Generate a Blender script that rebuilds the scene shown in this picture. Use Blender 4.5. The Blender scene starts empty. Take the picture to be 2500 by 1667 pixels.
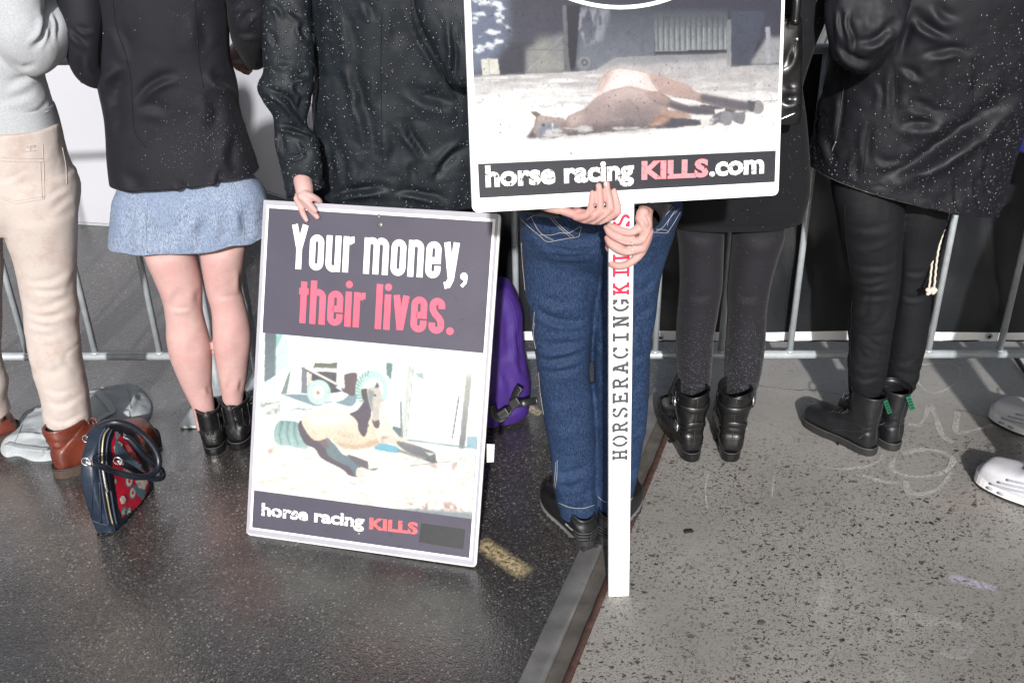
import bpy, math, random
import numpy as np
from mathutils import Vector, Matrix
random.seed(7); rng = np.random.default_rng(7)
SC = bpy.context.scene
COL = SC.collection

# ------------------------------------------------------------------ camera, sky, sun, exposure
F = 2430.0; PITCH = math.radians(28.0); ROLL = 0.025
CAM = np.array([0.0, 0.0, 1.7])
FW = np.array([0, math.cos(PITCH), -math.sin(PITCH)])
_R0 = np.array([1.0, 0, 0]); _U0 = np.array([0, math.sin(PITCH), math.cos(PITCH)])
XI = math.cos(ROLL)*_R0 - math.sin(ROLL)*_U0
DI = -math.sin(ROLL)*_R0 - math.cos(ROLL)*_U0
cd = bpy.data.cameras.new('camera'); cam = bpy.data.objects.new('camera', cd); COL.objects.link(cam)
cd.sensor_width = 36; cd.lens = F/2500*36; cd.clip_start = 0.05; cd.clip_end = 400
m = Matrix.Identity(4)
for i in range(3):
    m[i][0] = XI[i]; m[i][1] = -DI[i]; m[i][2] = -FW[i]; m[i][3] = CAM[i]
cam.matrix_world = m
SC.camera = cam

SUN_EL = math.radians(26.5); SUN_AZ = math.radians(2.0)   # sun behind the photographer
W = bpy.data.worlds.new('World'); SC.world = W; W.use_nodes = True
nt = W.node_tree; bg = nt.nodes['Background']
sky = nt.nodes.new('ShaderNodeTexSky'); sky.sky_type = 'NISHITA'; sky.sun_disc = False
sky.sun_elevation = SUN_EL; sky.sun_rotation = math.pi + SUN_AZ
sky.air_density = 1.0; sky.dust_density = 3.0
hs = nt.nodes.new('ShaderNodeHueSaturation'); hs.inputs['Saturation'].default_value = 0.45
nt.links.new(sky.outputs[0], hs.inputs['Color']); nt.links.new(hs.outputs[0], bg.inputs['Color'])
bg.inputs['Strength'].default_value = 0.09
sl = bpy.data.lights.new('sun', 'SUN'); so = bpy.data.objects.new('sun', sl); COL.objects.link(so)
sl.energy = 5.0; sl.angle = math.radians(1.5); sl.color = (1.0, 0.975, 0.96)
sd = Vector((math.sin(SUN_AZ)*math.cos(SUN_EL), math.cos(SUN_AZ)*math.cos(SUN_EL), -math.sin(SUN_EL)))
so.rotation_euler = sd.to_track_quat('-Z', 'Y').to_euler(); so.location = (0, -6, 6)
SC.view_settings.view_transform = 'Standard'; SC.view_settings.look = 'None'
SC.view_settings.exposure = 0.2; SC.view_settings.gamma = 1.0
SC.view_settings.use_curve_mapping = False
SC.render.engine = 'CYCLES'
SC.cycles.use_denoising = True
SC.cycles.max_bounces = 6; SC.cycles.transparent_max_bounces = 8
SC.cycles.caustics_reflective = False; SC.cycles.caustics_refractive = False

# ------------------------------------------------------------------ geometry helpers
def ray(px, py): return FW + (px-1250)/F*XI + (py-833.5)/F*DI
def un(px, py, Y):
    d = ray(px, py); return CAM + d*(Y/d[1])
def gr(px, py, z=0.0):
    d = ray(px, py); return CAM + d*((z-1.7)/d[2])
def proj(P):
    v = P - CAM; z = v @ FW
    return np.stack([1250 + F*(v @ XI)/z, 833.5 + F*(v @ DI)/z], -1)
def nrm(v):
    v = np.asarray(v, float); return v/(np.linalg.norm(v, axis=-1, keepdims=True)+1e-12)

def _hash(ix, iy, iz, s):
    h = (ix.astype(np.int64)*374761393 + iy.astype(np.int64)*668265263 + iz.astype(np.int64)*2147483647 + s*974634777) & 0xffffffff
    h = ((h ^ (h >> 13))*1274126177) & 0xffffffff
    h = h ^ (h >> 16)
    return (h & 0xffff)/32767.5 - 1.0
def vnoise(P, s=0):
    P = np.asarray(P, float); i = np.floor(P).astype(np.int64); f = P - i; f = f*f*(3-2*f)
    r = 0
    for a in (0, 1):
        for b in (0, 1):
            for c in (0, 1):
                w = (f[:, 0] if a else 1-f[:, 0])*(f[:, 1] if b else 1-f[:, 1])*(f[:, 2] if c else 1-f[:, 2])
                r = r + w*_hash(i[:, 0]+a, i[:, 1]+b, i[:, 2]+c, s)
    return r
def fbm(P, o=3, s=0):
    r = 0; a = 1.0
    for k in range(o):
        r = r + a*vnoise(P*(2**k), s+k*17); a *= 0.5
    return r

FOLD = 0.8
class G:                       # geometry bag: verts, faces, material index
    def __init__(s): s.v = []; s.f = []; s.m = []; s.n = 0; s.hem = []
    def add(s, v, f, mi=0):
        v = np.asarray(v, float).reshape(-1, 3)
        s.v.append(v); s.f += [tuple(int(i)+s.n for i in q) for q in f]; s.m += [mi]*len(f); s.n += len(v)
        return s
    def verts(s): return np.concatenate(s.v) if s.v else np.zeros((0, 3))

def wloc(o):
    l = np.zeros(3)
    while o is not None:
        l = l + np.array(o.location); o = o.parent
    return l
def mk(name, g, mats, parent=None, smooth=True, kind=None, label=None):
    me = bpy.data.meshes.new(name)
    v = g.verts()
    if parent is not None: v = v - wloc(parent)
    me.from_pydata(v.tolist(), [], g.f)
    if not isinstance(mats, (list, tuple)): mats = [mats]
    for mt in mats: me.materials.append(mt)
    if len(mats) > 1: me.polygons.foreach_set('material_index', g.m)
    if smooth: me.polygons.foreach_set('use_smooth', [True]*len(g.f))
    me.update()
    o = bpy.data.objects.new(name, me); COL.objects.link(o)
    if parent is not None: o.parent = parent
    if kind: o['kind'] = kind
    if label: o['label'] = label
    return o
def thing(name, label, cat, loc=(0, 0, 0), group=None):
    o = bpy.data.objects.new(name, None); COL.objects.link(o); o.location = [float(x) for x in loc]
    o['label'] = label; o['category'] = cat
    if group: o['group'] = group
    return o
def tag(o, label, cat, group=None):
    o['label'] = label; o['category'] = cat
    if group: o['group'] = group
    return o

def resample(A, n, tens=0.5):
    """Catmull-Rom through the rows of A, n samples."""
    A = np.asarray(A, float); k = len(A)
    if k == 2:
        t = np.linspace(0, 1, n)[:, None]; return A[0]*(1-t)+A[1]*t
    P = np.vstack([2*A[0]-A[1], A, 2*A[-1]-A[-2]])
    t = np.linspace(0, k-1, n); i = np.minimum(t.astype(int), k-2); u = (t-i)[:, None]
    p0, p1, p2, p3 = P[i], P[i+1], P[i+2], P[i+3]
    m1 = (p2-p0)*tens; m2 = (p3-p1)*tens
    return (2*u**3-3*u**2+1)*p1 + (u**3-2*u**2+u)*m1 + (-2*u**3+3*u**2)*p2 + (u**3-u**2)*m2

def ringsurf(C, A, B, nu, ex=2.0, cap0=False, cap1=False, hem=0.0):
    """Loft of superellipses C + cos*A + sin*B."""
    th = np.linspace(0, 2*math.pi, nu, endpoint=False)
    c, s = np.cos(th), np.sin(th)
    ex = np.asarray(ex, float)*np.ones(len(C))
    e = (2.0/ex)[:, None]
    cc = np.sign(c)*np.abs(c)**e; ss = np.sign(s)*np.abs(s)**e
    V = C[:, None, :] + cc[..., None]*A[:, None, :] + ss[..., None]*B[:, None, :]
    if hem:                                    # turn the last edge in, so cloth has thickness
        d = nrm(C[-1]-C[-2])
        inn = C[-1] + (V[-1]-C[-1])*(1-hem/np.linalg.norm(A[-1]))
        V = np.concatenate([V, (inn+d*0.001)[None], (inn-d*0.014)[None]], 0)
    n = len(V); g = G(); f = []
    ij = np.arange(n*nu).reshape(n, nu)
    a = ij[:-1]; b = np.roll(ij, -1, 1)[:-1]; c2 = np.roll(ij, -1, 1)[1:]; d2 = ij[1:]
    f = np.stack([a, b, c2, d2], -1).reshape(-1, 4).tolist()
    vv = V.reshape(-1, 3)
    if cap0:
        f += [[len(vv), ij[0][(k+1) % nu], ij[0][k]] for k in range(nu)]; vv = np.vstack([vv, C[0]])
    if cap1:
        f += [[len(vv), ij[-1][k], ij[-1][(k+1) % nu]] for k in range(nu)]; vv = np.vstack([vv, V[-1].mean(0)])
    k = len(C)//2; k = min(max(k, 1), len(C)-1)
    if np.cross(A[k], B[k]) @ (C[k]-C[k-1]) < 0: f = [q[::-1] for q in f]
    g.add(vv, f)
    if hem: g.hem = [((n-3)*nu, nu)]          # index of the outer edge ring; its two turned-in rings follow
    return g

def merge(*gs):
    r = G()
    for g in gs:
        r.hem += [(a+r.n, b) for a, b in g.hem]; r.add(g.verts(), g.f)
    return r

def pxloft(rings, n=90, nu=96, mode='h', ratio=0.75, ex=2.2, cap0=False, cap1=False, hem=0.0, yaw=0.0):
    """rings: (xl, yl, xr, yr, Y[, ratio]) silhouette points in photo pixels at distance Y.
    mode 'h': horizontal rings; 'v': rings that stand across the limb and face the viewer."""
    L = np.array([un(r[0], r[1], r[4]) for r in rings]); R = np.array([un(r[2], r[3], r[4]) for r in rings])
    rt = np.array([[r[5] if len(r) > 5 else ratio] for r in rings])
    Q = resample(np.hstack([L, R, rt]), n)
    L, R, rt = Q[:, :3], Q[:, 3:6], Q[:, 6:7]
    C = (L+R)/2; A = (R-L)/2
    if mode == 'h':
        B = np.cross(np.array([0, 0, 1.0]), A); B[:, 2] = 0
        B = nrm(B)*np.linalg.norm(A, axis=1, keepdims=True)*rt
    else:
        T = nrm(np.gradient(C, axis=0)); An = nrm(A)
        B = nrm(np.cross(T, An))
        vd = nrm(C-CAM); B = np.where((B*vd).sum(1, keepdims=True) < 0, -B, B)
        B = B*np.linalg.norm(A, axis=1, keepdims=True)*rt
    return ringsurf(C, A, B, nu, ex, cap0, cap1, hem)

def chain(pts, rad, n=None, nu=14):
    """closed tapered tube with round ends through world points."""
    pts = np.asarray(pts, float); rad = np.asarray(rad, float)[:, None]
    n = n or max(8, 6*len(pts))
    Q = resample(np.hstack([pts, rad]), n); P, r = Q[:, :3], np.abs(Q[:, 3])
    T = nrm(np.gradient(P, axis=0))
    P = np.vstack([P[0]-T[0]*r[0]*0.95, P[0]-T[0]*r[0]*0.7, P[0]-T[0]*r[0]*0.35, P, P[-1]+T[-1]*r[-1]*0.35, P[-1]+T[-1]*r[-1]*0.7, P[-1]+T[-1]*r[-1]*0.95])
    r = np.concatenate([[r[0]*0.3, r[0]*0.71, r[0]*0.94], r, [r[-1]*0.94, r[-1]*0.71, r[-1]*0.3]])
    T = nrm(np.gradient(P, axis=0))
    up = np.array([0.31, 0.17, 0.93]) if abs(T.mean(0)[2]) < 0.8 else np.array([0.9, 0.35, 0.1])
    A = nrm(np.cross(T, up)); B = nrm(np.cross(T, A))
    return ringsurf(P, A*r[:, None], B*r[:, None], nu, 2.0, True, True)
def tube(pts, r, n=None, nu=8, cap=True):
    pts = np.asarray(pts, float); n = n or (len(pts) if len(pts) == 2 else 5*len(pts))
    P = resample(pts, n); T = nrm(np.gradient(P, axis=0))
    A = np.zeros_like(P); up = np.array([0.31, 0.17, 0.93]) if abs(T[0][2]) < 0.8 else np.array([0.9, 0.35, 0.1])
    a = np.cross(T[0], up)
    for i in range(n):
        a = a - T[i]*(a @ T[i]); a = nrm(a); A[i] = a
    B = np.cross(T, A)
    rr = (resample(np.asarray(r, float)[:, None], n) if np.ndim(r) else np.full((n, 1), r))
    return ringsurf(P, A*rr, B*rr, nu, 2.0, cap, cap)

def box(c, u, v, w):
    """box with centre c and half-axes u, v, w"""
    c, u, v, w = [np.asarray(x, float) for x in (c, u, v, w)]
    V = [c+a*u+b*v+d*w for a in (-1, 1) for b in (-1, 1) for d in (-1, 1)]
    Fc = [(0, 1, 3, 2), (4, 6, 7, 5), (0, 4, 5, 1), (2, 3, 7, 6), (0, 2, 6, 4), (1, 5, 7, 3)]
    if np.dot(np.cross(u, v), w) < 0: Fc = [q[::-1] for q in Fc]
    return G().add(V, Fc)
def bevel(o, w=0.002, seg=2):
    b = o.modifiers.new('bevel', 'BEVEL'); b.width = w; b.segments = seg; b.limit_method = 'ANGLE'; b.angle_limit = 0.6
    return o

def remesh(g, vox, smooth=4, fac=0.5):
    """one continuous skin over overlapping closed pieces"""
    me = bpy.data.meshes.new('tmp'); me.from_pydata(g.verts().tolist(), [], g.f)
    o = bpy.data.objects.new('tmp', me); COL.objects.link(o)
    r = o.modifiers.new('r', 'REMESH'); r.mode = 'VOXEL'; r.voxel_size = vox; r.adaptivity = 0
    if smooth:
        s = o.modifiers.new('s', 'SMOOTH'); s.iterations = smooth; s.factor = fac
    dg = bpy.context.evaluated_depsgraph_get()
    e = o.evaluated_get(dg); m2 = e.to_mesh()
    v = np.zeros(len(m2.vertices)*3); m2.vertices.foreach_get('co', v)
    k = np.zeros(len(m2.loops), int); m2.loops.foreach_get('vertex_index', k)
    t = np.zeros(len(m2.polygons), int); m2.polygons.foreach_get('loop_total', t)
    if len(t) and (t == 4).all(): f = k.reshape(-1, 4).tolist()
    else:
        f = []; i = 0
        for q in t: f.append(k[i:i+q].tolist()); i += q
    e.to_mesh_clear(); bpy.data.objects.remove(o); bpy.data.meshes.remove(me)
    return G().add(v.reshape(-1, 3), f)

def vnormals(V, f):
    N = np.zeros_like(V)
    q = np.array([(x[0], x[1], x[2], x[3] if len(x) > 3 else x[2]) for x in f])
    n = np.cross(V[q[:, 2]]-V[q[:, 0]], V[q[:, 3]]-V[q[:, 1]])
    t = q[:, 2] == q[:, 3]
    if t.any(): n[t] = np.cross(V[q[t, 1]]-V[q[t, 0]], V[q[t, 2]]-V[q[t, 0]])
    for k in range(4): np.add.at(N, q[:, k], n)
    return nrm(N)
def poldist(P, line):
    """signed distance and arc position of 2d points to a polyline"""
    L = np.asarray(line, float); best = np.full(len(P), 1e9); sg = np.zeros(len(P)); ar = np.zeros(len(P))
    seg = np.linalg.norm(np.diff(L, axis=0), axis=1); cum = np.concatenate([[0], np.cumsum(seg)]); tot = cum[-1]
    for k in range(len(L)-1):
        d = L[k+1]-L[k]; t = np.clip(((P-L[k]) @ d)/(d @ d+1e-9), 0, 1)
        q = P-(L[k]+t[:, None]*d); dd = np.hypot(q[:, 0], q[:, 1])
        b = dd < best; best = np.where(b, dd, best)
        sg = np.where(b, np.sign(d[0]*q[:, 1]-d[1]*q[:, 0]), sg); ar = np.where(b, (cum[k]+t*seg[k])/tot, ar)
    return best*sg, ar
def cloth(g, folds=(), noise=(), fk=1.0):
    """press folds into cloth. folds: (photo polyline, half width px, depth m[, bulge]);
    noise: (scale xyz, amp, seed)"""
    V = g.verts(); N = vnormals(V, g.f)
    vd = nrm(V-CAM); face = -(N*vd).sum(1)
    D = np.zeros(len(V))
    P2 = proj(V); w = np.clip(face*1.8, 0, 1)
    for fo in folds:
        line, hw, amp = fo[0], fo[1], fo[2]; amp = amp*FOLD*fk; bul = (fo[3] if len(fo) > 3 else 0.55)/0.55
        L = resample(line, max(2, 4*(len(line)-1)+1)) if len(line) > 2 else np.asarray(line, float)
        lo = L.min(0)-8*hw; hi = L.max(0)+8*hw
        mk_ = ((P2 > lo) & (P2 < hi)).all(1) & (w > 0)
        if not mk_.any(): continue
        d, a = poldist(P2[mk_], L)
        taper = np.clip(np.minimum(a, 1-a)*2.6, 0, 1)
        ends = np.exp(-np.clip(np.abs(d)-hw*5, 0, None)/hw)
        if amp > 0.0015: d = d+hw*0.45*vnoise(np.c_[P2[mk_]*0.03, np.zeros(len(d))], 7)
        x = d/(1.35*hw); pr = 0.95*bul*x*np.exp(0.5-0.5*x*x) - 0.25*np.exp(-(x+0.4)**2)
        D[mk_] += pr*amp*taper*w[mk_]*ends
    for (sc, am, sd_) in noise:
        if am < 0:                             # sharp irregular creases
            X = V*np.asarray(sc, float); X = X+0.5*np.stack([vnoise(X*0.7, sd_+k) for k in (1, 2, 3)], -1)
            D += -am*1.6*(np.abs(vnoise(X, sd_))+0.5*np.abs(vnoise(X*2.3+3.1, sd_+4))-0.45)*np.clip(0.45+0.9*vnoise(X*0.4, sd_+9), 0.1, 1); continue
        D += fbm(V*np.asarray(sc, float), 2, sd_)*am*0.7
    S = N*D[:, None]
    for a, nu in g.hem:
        S[a+nu:a+2*nu] = S[a:a+nu]; S[a+2*nu:a+3*nu] = S[a:a+nu]
    g.v = [V + S]
    return g

# ------------------------------------------------------------------ material helpers
class MT:
    def __init__(s, name):
        s.m = bpy.data.materials.new(name); s.m.use_nodes = True; s.t = s.m.node_tree; s.b = s.t.nodes['Principled BSDF']
        s._pos = None; s._obj = None
    def n(s, ty, **kw):
        x = s.t.nodes.new(ty)
        for k, v in kw.items(): setattr(x, k, v)
        return x
    def l(s, a, b): s.t.links.new(a, b)
    def val(s, **kw):
        for k, v in kw.items():
            k = k.replace('_', ' ')
            s.b.inputs[k].default_value = (*v, 1) if isinstance(v, tuple) and len(v) == 3 else v
        return s
    def pos(s):
        if s._pos is None: s._pos = s.n('ShaderNodeNewGeometry').outputs['Position']
        return s._pos
    def mapped(s, scale, rot=(0, 0, 0), src=None):
        mp = s.n('ShaderNodeMapping'); mp.inputs['Scale'].default_value = scale if isinstance(scale, tuple) else (scale,)*3
        mp.inputs['Rotation'].default_value = rot
        s.l(src or s.pos(), mp.inputs['Vector']); return mp.outputs[0]
    def noise(s, scale, det=4, rough=0.55, vec=None, dist=0.0):
        x = s.n('ShaderNodeTexNoise'); x.inputs['Scale'].default_value = scale; x.inputs['Detail'].default_value = det
        x.inputs['Roughness'].default_value = rough; x.inputs['Distortion'].default_value = dist
        s.l(vec or s.pos(), x.inputs['Vector']); return x.outputs['Fac']
    def voro(s, scale, vec=None, feat='F1', out='Distance', rnd=1.0):
        x = s.n('ShaderNodeTexVoronoi', feature=feat); x.inputs['Scale'].default_value = scale; x.inputs['Randomness'].default_value = rnd
        s.l(vec or s.pos(), x.inputs['Vector']); return x.outputs[out]
    def ramp(s, fac, stops, interp='LINEAR'):
        x = s.n('ShaderNodeValToRGB'); x.color_ramp.interpolation = interp; e = x.color_ramp.elements
        while len(e) < len(stops): e.new(0.5)
        for k, (p, c) in enumerate(stops):
            e[k].position = p; e[k].color = (c, c, c, 1) if np.ndim(c) == 0 else (*c, 1)
        s.l(fac, x.inputs[0]); return x.outputs[0]
    def mix(s, fac, a, b, mode='MIX'):
        x = s.n('ShaderNodeMix', data_type='RGBA', blend_type=mode)
        for i, q in ((0, fac), (6, a), (7, b)):
            if hasattr(q, 'links'): s.l(q, x.inputs[i])
            else: x.inputs[i].default_value = q if i == 0 else (*q, 1) if len(q) == 3 else q
        return x.outputs[2]
    def math(s, op, a, b=0.0, c=None):
        x = s.n('ShaderNodeMath', operation=op)
        for i, q in enumerate((a, b) if c is None else (a, b, c)):
            if hasattr(q, 'links'): s.l(q, x.inputs[i])
            else: x.inputs[i].default_value = q
        return x.outputs[0]
    def bump(s, h, strength=0.3, dist=0.002, prev=None):
        x = s.n('ShaderNodeBump'); x.inputs['Strength'].default_value = strength; x.inputs['Distance'].default_value = dist
        s.l(h, x.inputs['Height'])
        if prev is not None: s.l(prev, x.inputs['Normal'])
        return x.outputs[0]
    def set(s, inp, sock): s.l(sock, s.b.inputs[inp]); return s

def M(name, col, rough=0.5, var=0.15, vs=30.0, bump=0.0, bs=400.0, bd=0.001, spec=0.5, metal=0.0, sheen=0.0, coat=0.0, rv=0.0, vec=None):
    """general surface: colour with irregular mottling and fine relief"""
    q = MT(name); c = np.array(col, float)
    nz = q.noise(vs, 5)
    q.set('Base Color', q.ramp(nz, [(0.25, tuple(np.clip(c*(1-var), 0, 1))), (0.75, tuple(np.clip(c*(1+var), 0, 1)))]))
    q.val(Roughness=rough, Metallic=metal)
    q.b.inputs['Specular IOR Level'].default_value = spec
    if rv: q.set('Roughness', q.ramp(q.noise(vs*1.7, 4), [(0.3, max(0.02, rough-rv)), (0.7, min(1, rough+rv))]))
    if sheen: q.b.inputs['Sheen Weight'].default_value = sheen; q.b.inputs['Sheen Roughness'].default_value = 0.4
    if coat: q.b.inputs['Coat Weight'].default_value = coat; q.b.inputs['Coat Roughness'].default_value = 0.12
    if bump: q.set('Normal', q.bump(q.noise(bs, 3), bump, bd))
    return q.m
# ------------------------------------------------------------------ materials of the setting
def asphalt_mat():
    q = MT('wet asphalt')
    v1 = q.voro(210, out='Color'); sep = q.n('ShaderNodeSeparateColor'); q.l(v1, sep.inputs[0])
    d1 = q.voro(210); d2 = q.voro(470)
    big = q.noise(1.3, 4); mid = q.noise(7, 5)
    base = q.ramp(sep.outputs[0], [(0.0, (0.036, 0.033, 0.031)), (0.5, (0.070, 0.065, 0.060)), (0.88, (0.105, 0.098, 0.090)), (0.95, (0.16, 0.155, 0.145)), (1.0, (0.34, 0.33, 0.32))])
    base = q.mix(q.ramp(d1, [(0.35, 0.0), (0.75, 0.75)]), base, (0.012, 0.012, 0.012))
    tint = q.ramp(q.noise(2.1, 3), [(0.3, (1.0, 0.9, 0.84)), (0.5, (1, 1, 1)), (0.72, (0.9, 1.0, 0.97))])
    base = q.mix(0.8, base, tint, 'MULTIPLY')
    base = q.mix(q.ramp(mid, [(0.3, 0.4), (0.65, 0.0)]), base, (0.02, 0.019, 0.019))
    base = q.mix(q.ramp(q.noise(1.6, 3), [(0.42, 0.55), (0.6, 0.0)]), base, (0.026, 0.025, 0.026))
    # pale dust trodden in near the railing, two patchy yellowish streaks
    dust = q.math('MULTIPLY', q.ramp(q.noise(9, 6, 0.7), [(0.58, 0.0), (0.72, 1.0)]), q.spot((-1.05, 2.78), 0.33))
    base = q.mix(q.math('MULTIPLY', dust, 0.6), base, (0.26, 0.25, 0.23))
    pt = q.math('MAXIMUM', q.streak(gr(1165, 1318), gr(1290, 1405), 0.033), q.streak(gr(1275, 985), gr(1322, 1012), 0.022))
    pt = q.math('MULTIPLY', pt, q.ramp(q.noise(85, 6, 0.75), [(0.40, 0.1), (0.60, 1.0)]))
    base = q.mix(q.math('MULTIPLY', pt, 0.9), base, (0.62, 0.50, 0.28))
    q.set('Base Color', base)
    wet = q.ramp(big, [(0.40, 0.05), (0.52, 0.12), (0.66, 0.30)])
    q.set('Roughness', q.math('ADD', wet, q.math('MULTIPLY', sep.outputs[1], 0.12)))
    h = q.math('ADD', q.math('MULTIPLY', d1, -1.0), q.math('MULTIPLY', d2, -0.35))
    b = q.bump(h, 0.30, 0.0035); b2 = q.bump(q.noise(26, 4), 0.30, 0.004, b)
    q.set('Normal', b2); q.b.inputs['Specular IOR Level'].default_value = 0.7
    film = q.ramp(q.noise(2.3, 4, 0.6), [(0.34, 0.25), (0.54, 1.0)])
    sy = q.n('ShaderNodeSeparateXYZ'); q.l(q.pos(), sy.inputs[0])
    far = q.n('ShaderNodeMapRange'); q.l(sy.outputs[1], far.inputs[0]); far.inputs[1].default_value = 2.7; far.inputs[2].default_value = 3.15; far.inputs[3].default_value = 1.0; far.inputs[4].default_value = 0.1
    film = q.math('MULTIPLY', film, far.outputs[0])     # coat sheen weakened with distance to imitate the fall-off of flash light
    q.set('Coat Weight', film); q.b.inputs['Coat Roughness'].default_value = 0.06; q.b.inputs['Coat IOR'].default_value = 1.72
    q.set('Coat Normal', q.bump(q.noise(60, 4, 0.6), 0.22, 0.003, q.bump(h, 0.10, 0.003)))
    return q.m
def _spot(s, c, r):
    sub = s.n('ShaderNodeVectorMath', operation='DISTANCE'); s.l(s.pos(), sub.inputs[0]); sub.inputs[1].default_value = (c[0], c[1], 0)
    return s.ramp(s.math('DIVIDE', sub.outputs['Value'], r), [(0.35, 1.0), (1.0, 0.0)])
MT.spot = _spot
def _streak(s, a, b, r):
    """mask along the ground from a to b"""
    a = np.array(a[:2]); b = np.array(b[:2]); L = np.linalg.norm(b-a); ang = math.atan2(b[1]-a[1], b[0]-a[0]); c = (a+b)/2
    sub = s.n('ShaderNodeVectorMath', operation='SUBTRACT'); s.l(s.pos(), sub.inputs[0]); sub.inputs[1].default_value = (c[0], c[1], 0)
    ro = s.n('ShaderNodeVectorRotate', rotation_type='Z_AXIS'); ro.inputs['Angle'].default_value = -ang; s.l(sub.outputs[0], ro.inputs['Vector'])
    sp = s.n('ShaderNodeSeparateXYZ'); s.l(ro.outputs[0], sp.inputs[0])
    ax = s.ramp(s.math('DIVIDE', s.math('ABSOLUTE', sp.outputs[0]), L/2), [(0.75, 1.0), (1.05, 0.0)])
    ay = s.ramp(s.math('DIVIDE', s.math('ABSOLUTE', sp.outputs[1]), r), [(0.35, 1.0), (1.0, 0.0)])
    return s.math('MULTIPLY', ax, ay)
MT.streak = _streak
def concrete_mat():
    q = MT('worn concrete')
    fine = q.noise(260, 6, 0.7); blotch = q.noise(2.2, 5); 
    base = q.ramp(blotch, [(0.3, (0.205, 0.196, 0.180)), (0.55, (0.27, 0.26, 0.242)), (0.75, (0.33, 0.32, 0.30))])
    base = q.mix(q.ramp(fine, [(0.35, 0.45), (0.6, 0.0)]), base, (0.18, 0.17, 0.155))
    sp = q.n('ShaderNodeSeparateXYZ'); q.l(q.pos(), sp.inputs[0])
    # exposed dark stones, worn free on the near half of the slab
    wn = q.n('ShaderNodeVectorMath', operation='ADD'); nz = q.n('ShaderNodeTexNoise'); nz.inputs['Scale'].default_value = 70; nz.inputs['Detail'].default_value = 4
    q.l(q.pos(), nz.inputs['Vector']); sc = q.n('ShaderNodeVectorMath', operation='SCALE'); sc.inputs['Scale'].default_value = 0.022
    q.l(nz.outputs['Color'], sc.inputs[0]); q.l(q.pos(), wn.inputs[0]); q.l(sc.outputs[0], wn.inputs[1])
    mpv = q.mapped((0.72, 1.15, 1), (0, 0, 0.25), wn.outputs[0])
    def chips(scale, lo, r0, r1):
        v = q.n('ShaderNodeTexVoronoi'); v.inputs['Scale'].default_value = scale; q.l(mpv, v.inputs['Vector'])
        s2 = q.n('ShaderNodeSeparateColor'); q.l(v.outputs['Color'], s2.inputs[0])
        keep = q.math('GREATER_THAN', s2.outputs[0], lo)
        rad = q.math('MULTIPLY_ADD', s2.outputs[1], r1-r0, r0)
        inside = q.ramp(q.math('SUBTRACT', rad, v.outputs['Distance']), [(0.0, 0.0), (0.04, 1.0)])
        return q.math('MULTIPLY', keep, inside), s2.outputs[2]
    c1, k1 = chips(84, 0.52, 0.10, 0.50); c2, k2 = chips(175, 0.36, 0.12, 0.48); c3, k3 = chips(290, 0.3, 0.15, 0.5)
    dens = q.ramp(q.noise(3.6, 5, 0.6), [(0.30, 0.35), (0.54, 1.0)])
    yr = q.n('ShaderNodeMapRange'); q.l(q.math('ADD', sp.outputs[1], q.math('MULTIPLY_ADD', blotch, 0.5, -0.25)), yr.inputs[0])
    yr.inputs[1].default_value = 2.42; yr.inputs[2].default_value = 2.58; yr.inputs[3].default_value = 1.0; yr.inputs[4].default_value = 0.28
    dens = q.math('MULTIPLY', dens, yr.outputs[0])
    mask = q.math('MULTIPLY', q.math('MAXIMUM', q.math('MAXIMUM', c1, c2), q.math('MULTIPLY', c3, 0.7)), dens)
    chipc = q.ramp(k1, [(0.0, (0.027, 0.023, 0.020)), (0.6, (0.048, 0.040, 0.035)), (0.88, (0.085, 0.058, 0.048)), (1.0, (0.15, 0.15, 0.145))])
    base = q.mix(mask, base, chipc)
    st = q.ramp(q.noise(16, 5, 0.6), [(0.62, 0.0), (0.75, 0.5)])
    base = q.mix(st, base, (0.17, 0.145, 0.12))
    # clay smear and pale lilac chalk rubbed into the surface
    base = q.mix(q.math('MULTIPLY', q.spot((1.24, 2.18), 0.12), 0.10), base, (0.2, 0.1, 0.08))
    lil = q.math('MULTIPLY', q.streak(gr(2310, 1405), gr(2440, 1440), 0.02), q.ramp(q.noise(60, 5, 0.7), [(0.4, 0.0), (0.65, 0.8)]))
    base = q.mix(lil, base, (0.50, 0.46, 0.62))
    q.set('Base Color', base)
    wet = q.ramp(q.noise(1.7, 3), [(0.35, 0.34), (0.65, 0.62)])
    yw = q.n('ShaderNodeMapRange'); q.l(sp.outputs[1], yw.inputs[0])
    yw.inputs[1].default_value = 2.40; yw.inputs[2].default_value = 2.62; yw.inputs[3].default_value = 0.0; yw.inputs[4].default_value = 0.22
    q.set('Roughness', q.math('SUBTRACT', wet, yw.outputs[0]))
    b = q.bump(q.math('SUBTRACT', fine, q.math('MULTIPLY', mask, 0.9)), 0.4, 0.0016)
    streaks = q.noise(1.0, 3, 0.6, q.mapped((18, 220, 1), (0, 0, 0.12)))
    q.set('Normal', q.bump(streaks, 0.18, 0.002, b))
    return q.m
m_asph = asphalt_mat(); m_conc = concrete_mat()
m_galv = M('galvanised steel', (0.42, 0.455, 0.475), 0.42, 0.16, 26, 0.12, 160, 0.001, 0.5, 0.25, rv=0.1)
m_steel = M('worn rail steel', (0.165, 0.163, 0.16), 0.38, 0.35, 14, 0.35, 200, 0.001, 0.5, 0.35, rv=0.14)
m_rust = M('rusty steel', (0.065, 0.032, 0.025), 0.6, 0.45, 60, 0.5, 300, 0.002, 0.4)
m_mud = M('wet silt', (0.085, 0.077, 0.067), 0.10, 0.35, 14, 0.3, 60, 0.004, 0.5)
m_white = M('white paint', (0.80, 0.80, 0.80), 0.4, 0.03, 12, 0.06, 80, 0.001)
m_board = M('white panel', (0.42, 0.425, 0.46), 0.32, 0.04, 1.5)
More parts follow.
